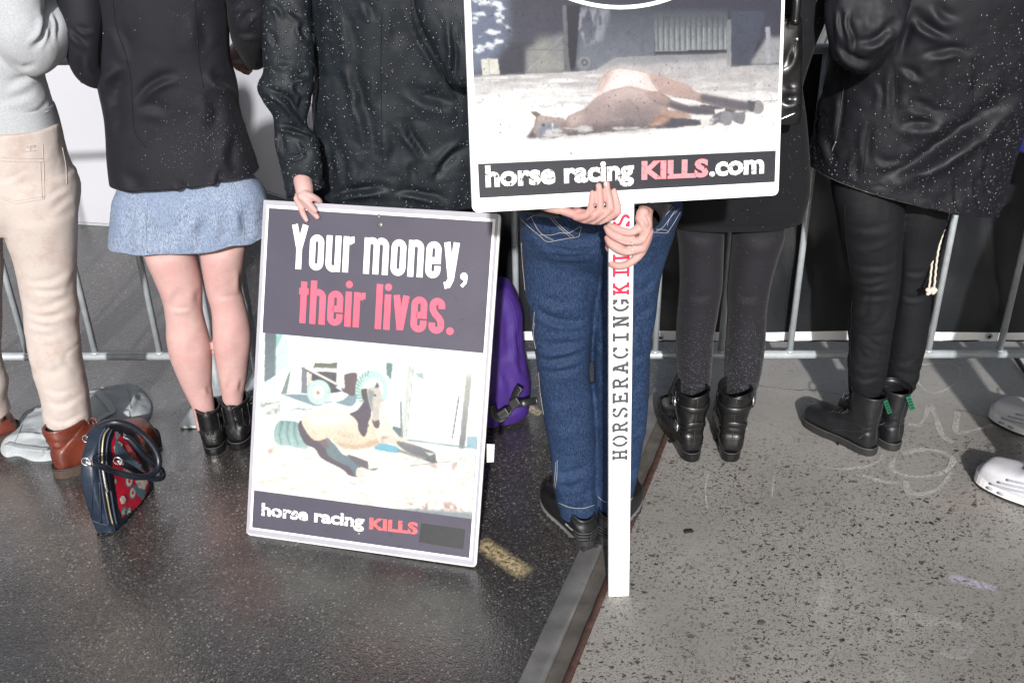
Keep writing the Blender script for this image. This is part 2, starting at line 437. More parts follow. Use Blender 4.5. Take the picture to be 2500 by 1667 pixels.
m_soil = M('old asphalt', (0.035, 0.034, 0.032), 0.6, 0.3, 30)
m_black = M('black plastic', (0.012, 0.012, 0.013), 0.35, 0.3, 40, 0.1, 300)
m_rubber = M('dark rubber', (0.02, 0.02, 0.021), 0.55, 0.3, 60, 0.25, 500, 0.001)

def sheet(name, poly, z, mt, nx=0):
    g = G(); g.add([(x, y, z) for x, y in poly], [tuple(range(len(poly)))])
    return mk(name, g, mt, None, False, 'structure')
RK = 0.376; RX0 = -0.006; RY0 = 1.589
def rx(off, Y): return RX0 + off + RK*(Y-RY0)
sheet('ground', [(-120, -60), (120, -60), (120, 160), (-120, 160)], -0.09, m_soil)
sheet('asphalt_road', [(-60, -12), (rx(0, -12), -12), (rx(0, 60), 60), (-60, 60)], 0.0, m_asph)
sheet('concrete_pavement', [(rx(0.118, -12), -12), (60, -12), (60, 60), (rx(0.118, 60), 60)], 0.0, m_conc)

# ------------------------------------------------------------------ tram rail set flush between road and pavement
rail = thing('tram_rail', 'worn steel tram rail with a wet groove running between asphalt and concrete', 'tram rail', (rx(0.05, 2), 2, 0))
def strip(prof, y0=-3, y1=25, n=160):
    """prof: list of (x offset, z) swept along the track"""
    ys = np.concatenate([np.linspace(y0, 0.8, 8), np.linspace(0.9, 4.5, n), np.linspace(5, y1, 12)])
    V = np.array([[(rx(o, y), y, z) for o, z in prof] for y in ys])
    n_, k = V.shape[:2]; f = []
    for i in range(n_-1):
        for j in range(k-1): a = i*k+j; f.append((a, a+1, a+k+1, a+k))
    return V, f
V, f = strip([(0.0, -0.08), (0.0, 0.0005), (0.003, 0.0016), (0.03, 0.002), (0.05, 0.0015), (0.056, -0.0015), (0.0585, -0.007), (0.0595, -0.06)])
mk('rail_head', G().add(V, f), m_steel, rail)
V, f = strip([(0.0595, -0.006), (0.07, -0.008), (0.085, -0.0085), (0.100, -0.006)])
V = V.reshape(-1, 3); V[:, 2] += fbm(V*np.array([14, 9, 1]), 3, 3)*0.003
mk('groove_silt', G().add(V, f), m_mud, rail)
V, f = strip([(0.098, -0.06), (0.099, -0.003), (0.102, 0.002), (0.115, 0.003), (0.118, 0.0), (0.118, -0.08)])
V = V.reshape(-1, 3); V[:, 0] += vnoise(V*np.array([1, 30, 1]), 5)*0.0015
mk('guard_lip', G().add(V, f), m_rust, rail)

# ------------------------------------------------------------------ crowd barriers
BA = np.array([-1.444, 2.942]); BD = np.array([1.569-2.0*-0.7220, 2.802-2.942]); BD = np.array([3.013, -0.14]); BD = BD/np.linalg.norm(BD)
BN = np.array([-BD[1], BD[0]])         # away from the viewer
def bx(px, py=867):                    # distance along the barrier line for a photo column
    d = ray(px, py); A = np.array([[BD[0], -d[0]], [BD[1], -d[1]]])
    s, t = np.linalg.solve(A, -BA); return s
def bp_(s, z, off=0.0): q = BA + BD*s + BN*off; return np.array([q[0], q[1], z])
def barrier(label, s0, s1, bars, off=0.0):
    c = bp_((s0+s1)/2, 0, off)
    t = thing('crowd_barrier', label, 'crowd barrier', c, 'crowd barriers along the road')
    R = 0.10; zt = 1.095; zb = 0.12
    top = [bp_(s0, 0.0, off), bp_(s0, 0.5, off), bp_(s0, zt-R, off)] + [bp_(s0+R-R*math.cos(a), zt-R+R*math.sin(a), off) for a in (0.4, 0.8, 1.2)] + [bp_(s0+R, zt, off)]
    tp2 = [bp_(s1-R, zt, off)] + [bp_(s1-R+R*math.sin(a), zt-R+R*math.cos(a), off) for a in (0.4, 0.8, 1.2)] + [bp_(s1, zt-R, off), bp_(s1, 0.5, off), bp_(s1, 0.0, off)]
    mk('frame_tube', tube(np.array(top+[bp_((s0+s1)/2, zt, off)]+tp2), 0.0145, 110, 14), m_galv, t)
    mk('bottom_rail', tube(np.array([bp_(s0, zb, off), bp_(s1, zb, off)]), 0.0135, 2, 14), m_galv, t)
    b0 = None
    for s in bars:
        if b0 is None:
            b0 = mk('bar', merge(tube(np.array([bp_(s, zb-0.004, off), bp_(s, zt, off)]), 0.0105, 2, 12),
                    tube(np.array([bp_(s, zb+0.010, off), bp_(s, zb+0.018, off)]), [0.0145, 0.0108], 2, 12)), m_galv, t); sb = s
        else:
            o = b0.copy(); COL.objects.link(o); o.location = Vector(bp_(s, 0)-bp_(sb, 0)); o.parent = t
    for s in (s0, s1):
        fo = mk('foot', box(bp_(s, 0.006, off-0.02), np.array([*BD*0.045, 0]), np.array([*BN*0.24, 0]), (0, 0, 0.005)), m_galv, t, False); bevel(fo, 0.003)
    return t
sA1 = bx(518); sB0 = bx(622)
barrier('steel crowd barrier behind the person in beige trousers', sA1-2.35, sA1, [bx(x) for x in (-98, 68, 234, 391)] + [bx(-98)-0.23*k for k in range(1, 6)])
barrier('steel crowd barrier hung with the black banner', sB0, bx(2605)+0.13, [bx(x) for x in (759, 927, 1095, 1263, 1431, 1599, 1759, 1927, 2095, 2264, 2437, 2605)])

# ------------------------------------------------------------------ black mesh banner hanging behind the right barrier
def banner_mat():
    q = MT('black mesh vinyl')
    q.val(Roughness=0.30); q.b.inputs['Base Color'].default_value = (0.009, 0.0105, 0.0125, 1); q.b.inputs['Specular IOR Level'].default_value = 0.35
    w = q.n('ShaderNodeTexWave', wave_type='BANDS', bands_direction='X'); w.inputs['Scale'].default_value = 75; q.l(q.pos(), w.inputs['Vector'])
    w2 = q.n('ShaderNodeTexWave', wave_type='BANDS', bands_direction='Z'); w2.inputs['Scale'].default_value = 75; q.l(q.pos(), w2.inputs['Vector'])
    h = q.math('ADD', w.outputs['Fac'], w2.outputs['Fac'])
    q.set('Normal', q.bump(h, 0.25, 0.0008))
    return q.m
m_ban = banner_mat()
sL, sR = bx(1085), bx(2605)+0.8
bn = thing('black_banner', 'black mesh banner with white hem strips tied to the railing', 'banner', bp_((sL+sR)/2, 0, 0.04))
def bsurf(z0, z1, nx, nz, o0):
    V = []
    for i in range(nz):
        for j in range(nx):
            V.append(bp_(sL+(sR-sL)*j/(nx-1), z0+(z1-z0)*i/(nz-1), 0.035))
    V = np.array(V); T = V*np.array([3.0, 0, 2.2])
    am = np.clip((V[:, 2]-0.12)/0.25, 0.1, 1)*np.clip((1.10-V[:, 2])/0.1, 0.05, 1)
    wv = (fbm(T, 3, 21)*0.5+0.5*np.abs(fbm(T*np.array([2.2, 1, 0.8])+V[:, 2:3]*np.array([1.5, 0, 0]), 2, 5)))*0.045*am + 0.012
    V[:, :2] += BN*(np.abs(wv)+o0)[:, None]
    V[:, 2] += (vnoise(V*np.array([2.5, 0, 0]), 9)*0.006)*(V[:, 2] < 0.3)
    f = [(i*nx+j, i*nx+j+1, (i+1)*nx+j+1, (i+1)*nx+j) for i in range(nz-1) for j in range(nx-1)]
    return G().add(V, f)
sh = mk('banner_sheet', bsurf(0.178, 1.07, 260, 90, 0.0), m_ban, bn)
mk('hem_strip', bsurf(0.146, 0.1775, 200, 4, 0.0), m_white, bn)
mk('hem_strip', bsurf(1.0705, 1.098, 200, 4, 0.0), m_white, bn)
for px in (1616, 2432, 2900, 1215):
    c = bp_(bx(px, 815), 0.163, 0.040); th = np.linspace(0, 2*math.pi, 15)
    e = mk('eyelet', tube(np.array([c+np.array([*BD*0.0085*math.cos(a), 0.0085*math.sin(a)]) for a in th]), 0.0032, 15, 6, False), m_galv, bn)
    mk('eyelet_hole', ringsurf(np.array([c+[0, -0.0025, 0], c+[0, -0.0005, 0]]), np.array([[*BD*0.006, 0]]*2), np.array([[0, 0, 0.006]]*2), 12, 2, True, True), m_black, e)
# frayed edge cord under the hem
mk('edge_cord', tube(np.array([bp_(sL+(sR-sL)*k/60, 0.1445, 0.047+0.004*math.sin(k*1.7)) for k in range(61)]), 0.0028, 120, 6), m_rubber, bn)

# ------------------------------------------------------------------ white boards beyond the barrier
def wboard(label, a, b, h, seam=None):
    a = np.array([*a, 0.0]); b = np.array([*b, 0.0]); d = nrm(b-a); n = np.array([-d[1], d[0], 0])
    t = thing('white_board', label, 'board', (a+b)/2, 'white boards standing beyond the barrier')
    L = np.linalg.norm(b-a); k = max(1, round(L/1.2))
    for i in range(k):
        o = mk('panel', box(a+d*L*(i+0.5)/k+np.array([0, 0, 0.012+h/2])+n*0.012, d*(L/k/2-0.002), n*0.012, (0, 0, h/2)), m_board, t, False); bevel(o, 0.003)
    mk('bottom_edge', box((a+b)/2+np.array([0, 0, 0.006])+n*0.014, d*L/2, n*0.016, (0, 0, 0.0055)), m_galv, t, False)
    return t
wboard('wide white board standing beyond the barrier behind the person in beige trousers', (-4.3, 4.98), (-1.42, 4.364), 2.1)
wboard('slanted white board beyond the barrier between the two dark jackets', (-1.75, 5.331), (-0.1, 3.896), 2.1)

def crack(pts, w):
    P = resample(np.array([gr(*p, 0.0012) for p in pts]), 60); P[:, 1] += 0.008*vnoise(P*np.array([30, 30, 0]), 3)+0.003*vnoise(P*np.array([110, 90, 0]), 5); T = nrm(np.gradient(P, axis=0)); S = np.stack([-T[:, 1], T[:, 0], 0*T[:, 0]], -1); ww = w*(0.6+0.5*vnoise(P*40, 9))[:, None]
    g = G().add(np.stack([P-S*ww, P+S*ww], 1).reshape(-1, 3), [(2*i, 2*i+1, 2*i+3, 2*i+2) for i in range(59)])
    return mk('pavement_crack', g, m_rubber, None, False, 'structure')
m_rubber = M('dark grit', (0.05, 0.045, 0.04), 0.7, 0.4, 60)
crack([(1850, 942), (1930, 950), (2000, 955), (2060, 962)], 0.0018); crack([(2335, 1000), (2380, 1008), (2415, 1018), (2460, 1022)], 0.0022)
m_rubber = M('dark rubber', (0.02, 0.02, 0.021), 0.55, 0.3, 60, 0.25, 500, 0.001)
# ------------------------------------------------------------------ lettering
def arc(cx, cy, r, a0, a1, n=10, ry=None):
    ry = ry or r
    return [(cx+r*math.cos(math.radians(a0+(a1-a0)*k/n)), cy+ry*math.sin(math.radians(a0+(a1-a0)*k/n))) for k in range(n+1)]
def strokemesh(line, w, closed=False):
    P = np.array(line, float); n = len(P)
    if closed: d = np.roll(P, -1, 0)-P; dp = P-np.roll(P, 1, 0)
    else:
        d = np.vstack([P[1:]-P[:-1], P[-1:]-P[-2:-1]]); dp = np.vstack([P[1:2]-P[:1], P[1:]-P[:-1]])
    d = nrm(d); dp = nrm(dp)
    nn = nrm(np.stack([-(d[:, 1]+dp[:, 1]), d[:, 0]+dp[:, 0]], -1)); n1 = np.stack([-d[:, 1], d[:, 0]], -1)
    k = np.clip(1/np.maximum((nn*n1).sum(1), 0.3), 1, 2)[:, None]
    L = P+nn*w/2*k; R = P-nn*w/2*k
    V = np.vstack([L, R]); f = []
    for i in range(n if closed else n-1): j = (i+1) % n; f.append((n+i, n+j, j, i))
    return V, f
def disc(cx, cy, r, n=20):
    return np.array(arc(cx, cy, r, 0, 360*(n-1)/n, n-1)), [tuple(range(n))]
# condensed heavy sans: x height .8, cap height 1
S_ = 0.145
def stadium(w, x0=0, y0=0, y1=0.8):
    r = (w-S_)/2; c = x0+w/2
    return arc(c, y1-S_/2-r, r, 0, 180, 12)+arc(c, y0+S_/2+r, r, 180, 360, 12)
def glyph(ch):
    h = S_/2; X = 0.80; o = []
    if ch == 'o': w = 0.36; o = [(stadium(w), True)]
    elif ch == 'u': w = 0.37; r = (w-S_)/2; o = [([(h, X)]+arc(w/2, S_/2+r-0.01, r, 180, 300, 10), False), ([(w-h, X), (w-h, 0)], False)]
    elif ch == 'n' or ch == 'h':
        w = 0.37; r = (w-S_)/2; o = [([(h, 1.0 if ch == 'h' else X), (h, 0)], False), (arc(w/2, X-S_/2-r+0.01, r, 120, 0, 10)+[(w-h, 0)], False)]
    elif ch == 'm':
        w = 0.61; r = 0.115; o = [([(h, X), (h, 0)], False), (arc(h+r, X-S_/2-r+0.01, r, 120, 0, 10)+[(h+2*r, 0)], False), (arc(h+3*r, X-S_/2-r+0.01, r, 120, 0, 10)+[(h+4*r, 0)], False)]
    elif ch == 'r': w = 0.25; o = [([(h, X), (h, 0)], False), (arc(0.26, X-0.22, 0.15, 150, 88, 8), False)]
    elif ch == 'e':
        w = 0.36; r = (w-S_)/2; c = w/2
        o = [([(h+0.05, 0.385), (w-h, 0.385)]+arc(c, X-S_/2-r, r, 0, 180, 12)+arc(c, S_/2+r, r, 180, 360, 12)+[(w-h, 0.27)], False)]
    elif ch == 'y': w = 0.37; o = [([(h, X), (w/2+0.012, 0.05)], False), ([(w-h, X), (w/2+0.02, 0.0), (w/2-0.04, -0.12), (w/2-0.13, -0.145)], False)]
    elif ch == 'v': w = 0.37; o = [([(h, X), (w/2, 0.02)], False), ([(w-h, X), (w/2, 0.02)], False)]
    elif ch == 'Y': w = 0.42; o = [([(h, 1.0), (w/2, 0.46)], False), ([(w-h, 1.0), (w/2, 0.46)], False), ([(w/2, 0.5), (w/2, 0)], False)]
    elif ch == 't': w = 0.22; o = [([(w/2, 0.96), (w/2, 0)], False), ([(0, 0.735), (w, 0.735)], False)]
    elif ch == 'i': w = S_; o = [([(h, X), (h, 0)], False)]
    elif ch == 'l': w = S_; o = [([(h, 1.02), (h, 0)], False)]
    elif ch == 's':
        w = 0.35; r = (w-S_)/2; c = w/2
        o = [([(w-h, 0.56)]+arc(c, X-S_/2-r, r, 0, 180, 10)+[(h+0.005, 0.53), (h+0.06, 0.44), (w-h-0.06, 0.36), (w-h-0.005, 0.27)]+arc(c, S_/2+r, r, 0, -180, 10)+[(h, 0.24)], False)]
    elif ch == '.' or ch == ',': w = 0.17
    else: w = 0.16
    ms = [strokemesh(l, S_, c) for l, c in o]
    if ch == 'i': ms.append(disc(h, 0.965, 0.082))
    if ch in '.,': ms.append(disc(0.085, 0.08, 0.085))
    if ch == ',': ms.append(strokemesh([(0.135, 0.06), (0.12, -0.05), (0.04, -0.14)], 0.075))
    return ms, w
# slab serif stencil capitals: cap height 1
T_ = 0.165
def slab(ch):
    o = []; w = 0.82; sr = 0.16
    def sf(x, y): return [(x-sr, y), (x+sr, y)]
    a, b = 0.2, 0.62; t = T_/2
    if ch == 'H': o = [[(a, 0), (a, 1)], [(b, 0), (b, 1)], [(a, .5), (b, .5)], sf(a, t), sf(a, 1-t), sf(b, t), sf(b, 1-t)]
    elif ch == 'I': o = [[(.41, 0), (.41, 1)], [(.14, t), (.68, t)], [(.14, 1-t), (.68, 1-t)]]
    elif ch == 'N': o = [[(a, 0), (a, 1)], [(b, 0), (b, 1)], [(a, .97), (b, .03)], sf(a, t), sf(a-.02, 1-t), sf(b, 1-t)]
    elif ch == 'E': o = [[(a, 0), (a, 1)], [(.05, t), (.70, t), ], [(.05, 1-t), (.68, 1-t)], [(a, .5), (.5, .5)], [(.70, 0), (.70, .27)], [(.67, 1), (.67, .76)], [(.5, .37), (.5, .63)]]
    elif ch == 'L': o = [[(.26, 0), (.26, 1)], [(.06, t), (.72, t)], [(.06, 1-t), (.48, 1-t)], [(.70, 0), (.70, .34)]]
    elif ch == 'K': o = [[(a, 0), (a, 1)], sf(a, t), sf(a, 1-t), [(a, .42), (.62, .95)], [(.36, .6), (.66, .05)], sf(.64, t), sf(.62, 1-t)]
    elif ch == 'A': o = [[(.16, .03), (.40, .96)], [(.66, .03), (.42, .96)], [(.25, .33), (.57, .33)], sf(.16, t), sf(.66, t), [(.22, 1-t), (.45, 1-t)]]
    elif ch == 'R': o = [[(a, 0), (a, 1)], sf(a, t), [(.05, 1-t), (.42, 1-t)]+arc(.42, .735, .2, 90, -90, 10)+[(a, .535)], [(.42, .53), (.66, .04)], [(.6, t), (.78, t)]]
    elif ch == 'O': o = [arc(.41, .5, .33, 98, 262, 18, .435), arc(.41, .5, .33, 82, -82, 18, .435)]
    elif ch == 'C': o = [arc(.43, .5, .33, 84, 42, 8, .435), arc(.43, .5, .33, 100, 262, 18, .435), arc(.43, .5, .33, 278, 318, 8, .435), [(.70, .98), (.70, .70)]]
    elif ch == 'G': o = [arc(.43, .5, .33, 84, 42, 8, .435), arc(.43, .5, .33, 100, 262, 18, .435), arc(.43, .5, .33, 278, 335, 8, .435), [(.70, .98), (.70, .70)], [(.70, .1), (.70, .42)], [(.46, .42), (.80, .42)]]
    elif ch == 'S': o = [arc(.41, .735, .25, 20, 84, 8, .2), arc(.41, .735, .25, 98, 240, 12, .2)+arc(.41, .265, .27, 60, -70, 12, .2), arc(.41, .265, .27, -100, -165, 8, .2), [(.64, .98), (.64, .74)], [(.14, .02), (.14, .27)]]
    return [strokemesh(l, T_) for l in o], w
def fontmesh(text, off=0.0, fill=True):
    c = bpy.data.curves.new('lettering', 'FONT'); c.body = text; c.offset = off; c.resolution_u = 3
    o = bpy.data.objects.new('lettering', c); COL.objects.link(o)
    e = o.evaluated_get(bpy.context.evaluated_depsgraph_get()); me = e.to_mesh()
    V = np.array([v.co[:2] for v in me.vertices]); f = [tuple(p.vertices) for p in me.polygons]
    e.to_mesh_clear(); bpy.data.objects.remove(o); bpy.data.curves.remove(c)
    V[:, 0] -= V[:, 0].min()
    return V, f

class Plate:
    """a flat board in space: origin, across, up, and a photo pixel -> (u, v) lookup"""
    def __init__(s, o, u, v, org, sc):
        s.o = np.array(o); s.u = nrm(u); s.v = np.array(v); s.v = nrm(s.v - s.u*(s.u @ s.v)); s.n = -np.cross(s.u, s.v)
        if s.n[1] > 0: s.n = -s.n
        s.org = org; s.sc = sc
    def uv(s, x, y, org=None, sc=None):
        org = org or s.org; sc = sc or s.sc
        d = ray(org[0]+x/sc, org[1]+y/sc); t = ((s.o-CAM) @ s.n)/(d @ s.n); q = CAM+d*t-s.o
        return np.array([q @ s.u, q @ s.v])
    def P(s, uv, h=0.0):
        uv = np.asarray(uv, float).reshape(-1, 2)
        return s.o + uv[:, :1]*s.u + uv[:, 1:2]*s.v + h*s.n
    def poly(s, uv, h): return G().add(s.P(uv, h), [tuple(range(len(uv)))])
    def zoom(s, uv, org, sc):
        q = proj(s.P(uv)); return (q-np.array(org))*sc
def settext(pl, glyphf, text, p0, p1, hscale, h0, gap=0.055, track=None):
    """text along p0 -> p1 (uv), cap height hscale"""
    p0, p1 = np.array(p0), np.array(p1); d = p1-p0; L = np.linalg.norm(d); d = d/L; nrm2 = np.array([-d[1], d[0]])
    parts = []; x = 0
    for ch in text:
        ms, w = glyphf(ch)
        parts.append((x, ms)); x += (w+gap) if track is None else track
    x = x-gap if track is None else x-track+w
    sx = L/x; g = G(); k = 0
    for x0, ms in parts:
        for V, f in ms:
            q = p0 + ((V[:, 0]+x0)*sx)[:, None]*d + (V[:, 1]*hscale)[:, None]*nrm2
            g.add(pl.P(q, h0+k*0.00002), f); k += 1
    return g
def setfont(pl, text, p0, p1, hs, h0, off=0.0, jit=0.0):
    V, f = fontmesh(text, off); p0, p1 = np.array(p0), np.array(p1); d = p1-p0; L = np.linalg.norm(d); d = d/L; n2 = np.array([-d[1], d[0]])
    q = p0 + (V[:, :1]/V[:, 0].max()*L)*d + V[:, 1:2]*hs*n2
    return G().add(pl.P(q, h0), f)

# ------------------------------------------------------------------ printed photographs: colour per point of a fine sheet
def s2l(c): c = np.asarray(c, float)/255; return np.where(c <= 0.04045, c/12.92, ((c+0.055)/1.055)**2.4)
def inpoly(P, poly):
    Q = np.asarray(poly, float); lo, hi = Q.min(0), Q.max(0); box_ = ((P >= lo) & (P <= hi)).all(1)
    if len(P) > 2000 and box_.mean() < 0.9:
        o = np.zeros(len(P), bool); o[box_] = inpoly(P[box_], poly) if box_.any() else False; return o
    x, y = P[:, 0], P[:, 1]; r = np.zeros(len(P), bool); j = len(Q)-1
    for i in range(len(Q)):
        xi, yi, xj, yj = *Q[i], *Q[j]
        r ^= ((yi > y) != (yj > y)) & (x < (xj-xi)*(y-yi)/(yj-yi+1e-12)+xi); j = i
    return r
def blur(a, k):
    for ax in (0, 1):
        for _ in range(2):
            p = np.concatenate([np.repeat(np.take(a, [0], ax), k, ax), a, np.repeat(np.take(a, [-1], ax), k, ax)], ax)
            c = np.cumsum(p, ax); n = a.shape[ax]
            z = np.zeros_like(np.take(c, [0], ax)); c = np.concatenate([z, c], ax)
            a = (np.take(c, range(2*k+1, 2*k+1+n), ax)-np.take(c, range(0, n), ax))/(2*k+1)
    return a
def circ(cx, cy, r, ry=None, n=28): return arc(cx, cy, r, 0, 360*(n-1)/n, n-1, ry or r)
def smoothpoly(p):
    p = np.asarray(p, float)
    if len(p) < 5: return p
    q = np.vstack([p, p[:1]]); return resample(np.vstack([p[-1:], q, p[1:2]]), 6*(len(p)+2)+1)[6:-6]
class Print:
    def __init__(s, pl, uv0, uv1, nx, ny, org, sc, bg):
        s.nx, s.ny = nx, ny
        gu, gv = np.meshgrid(np.linspace(uv0[0], uv1[0], nx), np.linspace(uv0[1], uv1[1], ny))
        s.UV = np.stack([gu.ravel(), gv.ravel()], -1); s.Z = pl.zoom(s.UV, org, sc); s.pl = pl
        s.C = np.tile(s2l(bg), (nx*ny, 1))
    def fill(s, poly, c0, c1=None, feather=0, sm=True, alpha=1.0, noise=0.0, nsc=0.05, seed=1):
        """c0 at the top of the shape, c1 at its bottom"""
        P = smoothpoly(poly) if sm else np.asarray(poly, float)
        mk_ = inpoly(s.Z, P).astype(float)
        if feather: mk_ = blur(mk_.reshape(s.ny, s.nx), feather).ravel()
        t = np.clip((s.Z[:, 1]-P[:, 1].min())/(np.ptp(P[:, 1])+1e-9), 0, 1)[:, None]
        col = s2l(c0)*(1-t)+s2l(c1 if c1 is not None else c0)*t
        if noise: col = np.clip(col*(1+noise*fbm(np.c_[s.Z*nsc, np.zeros(len(s.Z))], 3, seed)[:, None]), 0, 1)
        a = (mk_*alpha)[:, None]
        s.C = s.C*(1-a)+col*a
    def line(s, pts, w, c, alpha=1.0):
        d, _ = poldist(s.Z, pts); a = (np.clip((w/2+0.8-np.abs(d)), 0, 1)*alpha)[:, None]
        s.C = s.C*(1-a)+s2l(c)*a
    def mottle(s, poly, c, thr, nsc, seed, alpha=1.0, stretch=(1, 1)):
        n = fbm(np.c_[s.Z*nsc*np.array(stretch), np.zeros(len(s.Z))], 4, seed); mk_ = blur((inpoly(s.Z, poly)).astype(float).reshape(s.ny, s.nx), 3).ravel()
        a = (mk_*np.clip((n-thr)*3, 0, 1)*alpha)[:, None]; s.C = s.C*(1-a)+s2l(c)*a
    def build(s, name, h, mt, parent, haze=0.09, gain=1.45, sat=0.8, veil=0.0, vc=(230, 240, 238)):
        s.C = s.C*0.55+0.45*blur(s.C.reshape(s.ny, s.nx, 3), 1).reshape(-1, 3)
        g_ = s.C.mean(1, keepdims=True); s.C = g_+(s.C-g_)*sat
        N_ = np.c_[s.Z, np.zeros(len(s.Z))]
        s.C = s.C*(1+0.06*fbm(N_*0.022, 3, 70)+0.10*fbm(N_*0.11, 2, 71))[:, None]
        s.C = s.C*(1-veil)+s2l(vc)*veil  # veil mixes a pale haze of glare into the print colour
        A = np.clip((s.C-haze)/gain, 0.006, 0.85)
        f = np.arange(s.nx*s.ny).reshape(s.ny, s.nx); q = np.stack([f[:-1, :-1], f[:-1, 1:], f[1:, 1:], f[1:, :-1]], -1).reshape(-1, 4).tolist()
        o = mk(name, G().add(s.pl.P(s.UV, h), q), mt, parent)
        ca = o.data.color_attributes.new('print', 'FLOAT_COLOR', 'POINT')
        ca.data.foreach_set('color', np.c_[A, np.ones(len(A))].astype(np.float32).ravel())
        return o
def print_mat(name, rough):
    q = MT(name); a = q.n('ShaderNodeVertexColor'); a.layer_name = 'print'; q.set('Base Color', a.outputs[0]); q.val(Roughness=rough)
    q.set('Normal', q.bump(q.noise(35, 3), 0.05, 0.002)); return q.m
def laminate(name, col, rough):
    q = MT(name); c = np.array(col)
    q.set('Base Color', q.ramp(q.noise(9, 5), [(0.3, tuple(c*0.9)), (0.7, tuple(np.clip(c*1.1, 0, 1)))]))
    q.set('Roughness', q.ramp(q.noise(6, 4), [(0.3, rough-0.05), (0.7, rough+0.06)]))
    q.set('Normal', q.bump(q.noise(30, 3), 0.05, 0.002)); return q.m
def grunge(name, col, dark, thr=0.60):
    q = MT(name); n = q.noise(120, 6, 0.7)
    q.set('Base Color', q.ramp(n, [(thr, col), (thr+0.05, dark)])); q.val(Roughness=0.5); return q.m
m_pr1 = print_mat('glare hazed photo print', 0.55); m_pr2 = print_mat('photo print', 0.5)
m_lamdark = laminate('dark laminated print', (0.045, 0.040, 0.062), 0.56)
m_lamdark2 = laminate('black printed band', (0.016, 0.016, 0.022), 0.52)
m_lamwhite = laminate('white laminated print', (0.82, 0.82, 0.82), 0.5)
m_core = M('scuffed plastic board', (0.55, 0.545, 0.53), 0.45, 0.18, 22, 0.2, 90, 0.001)
m_red = laminate('coral red ink', (0.78, 0.085, 0.14), 0.55)
m_gr_w = grunge('distressed white ink', (0.82, 0.82, 0.80), (0.05, 0.05, 0.06), 0.555); m_gr_r = grunge('distressed red ink', (0.70, 0.10, 0.11), (0.06, 0.03, 0.04), 0.57)
m_pink = grunge('distressed pink ink', (0.80, 0.22, 0.24), (0.05, 0.04, 0.05), 0.58)
m_tape = M('black gaffer tape', (0.012, 0.013, 0.015), 0.5, 0.2, 60, 0.4, 700, 0.001)
m_dirt = M('grubby edge tape', (0.62, 0.61, 0.58), 0.4, 0.25, 30, 0.3, 60, 0.001)

# ------------------------------------------------------------------ protest sign standing on the ground, leaning back
Z1 = ((590, 800), 2.614); Z0 = ((590, 470), 3.409)
p1 = Plate([-0.7284, 2.1292, 0.0], [0.96833, -0.24956, 0.00714], [0.09627, 0.39962, 0.91161], *Z1)
SW, SH = 0.6434, 0.895
sg = thing('protest_sign', 'board reading Your money, their lives. with photo of a fallen horse, leaning on the ground', 'protest sign', p1.P([(SW/2, 0)])[0], 'protest signs')
def boardmesh(pl, w, h, th, off=0.0):
    pts = []
    for cx, cy, a in ((w-.012, .012, -90), (w-.012, h-.012, 0), (.012, h-.012, 90), (.012, .012, 180)): pts += arc(cx, cy, .012, a, a+90, 4)
    pts = np.array(pts); rngj = np.array([vnoise(np.array([[p[0]*40, p[1]*40, 0]]), 4)[0] for p in pts]); pts = pts+rngj[:, None]*0.0008
    n = len(pts); g = G(); V = np.vstack([pl.P(pts, off), pl.P(pts, off-th)])
    g.add(V, [tuple(range(n)), tuple(range(2*n-1, n-1, -1))]+[(i, n+i, n+(i+1) % n, (i+1) % n) for i in range(n)])
    return g
mk('board', boardmesh(p1, SW, SH, 0.006), m_core, sg, False)
mk('edge_tape', p1.poly([(0.004, 0.004), (SW-0.004, 0.004), (SW-0.004, SH-0.004), (0.004, SH-0.004)], 0.0004), m_dirt, sg, False)
a0 = p1.uv(50, 1283); a1 = p1.uv(2110, 215, *Z0); a2 = p1.uv(1472, 1480); a3 = p1.uv(215, 112, *Z0)
L_, B_, R_, T__ = (a0[0]+a3[0])/2, (a0[1]+a2[1])/2, (a1[0]+a2[0])/2, (a1[1]+a3[1])/2
i0 = p1.uv(68, 1270); i1 = p1.uv(2095, 240, *Z0); i2 = p1.uv(1450, 1468); i3 = p1.uv(228, 135, *Z0)
l_, b_, r_, t_ = (i0[0]+i3[0])/2, (i0[1]+i2[1])/2, (i1[0]+i2[0])/2, (i1[1]+i3[1])/2
def rect(a, b, c, d): return [(a, b), (c, b), (c, d), (a, d)]
mk('outer_border', p1.poly(rect(L_-0.010, B_-0.013, R_+0.007, T__+0.013), 0.0007), laminate('grey print edge', (0.30, 0.29, 0.33), 0.55), sg, False)
mk('white_frame', p1.poly(rect(L_, B_, R_, T__), 0.0010), m_lamwhite, sg, False)
mk('dark_panel', p1.poly(rect(l_, b_, r_, t_), 0.0013), m_lamdark, sg, False)
q0 = p1.uv(92, 1042); q1 = p1.uv(1558, 157); q2 = p1.uv(152, 38); q3 = p1.uv(1470, 1212)
ph = Print(p1, (l_+0.001, (q0[1]+q3[1])/2), (r_-0.001, (q1[1]+q2[1])/2), 400, 300, *Z1, (243, 253, 250))
def D(*a, **k): ph.fill(*a, **k)
D([(90, 560), (1500, 700), (1560, 1260), (60, 1100)], (246, 250, 242), (238, 238, 228), feather=8, sm=False)
D([(150, 30), (222, 36), (222, 300), (146, 350)], (88, 96, 108), (110, 130, 138), sm=False)
D([(222, 36), (268, 40), (236, 112), (222, 130)], (140, 205, 200), sm=False); D([(222, 130), (288, 60), (288, 260), (222, 300)], (205, 240, 236), sm=False, feather=2)
D([(146, 350), (222, 300), (250, 330), (248, 440), (144, 460)], (215, 236, 232), sm=False)
for x in range(718, 862, 17): ph.line([(x, 92), (x-4, 238)], 3, (205, 220, 224), 0.8)
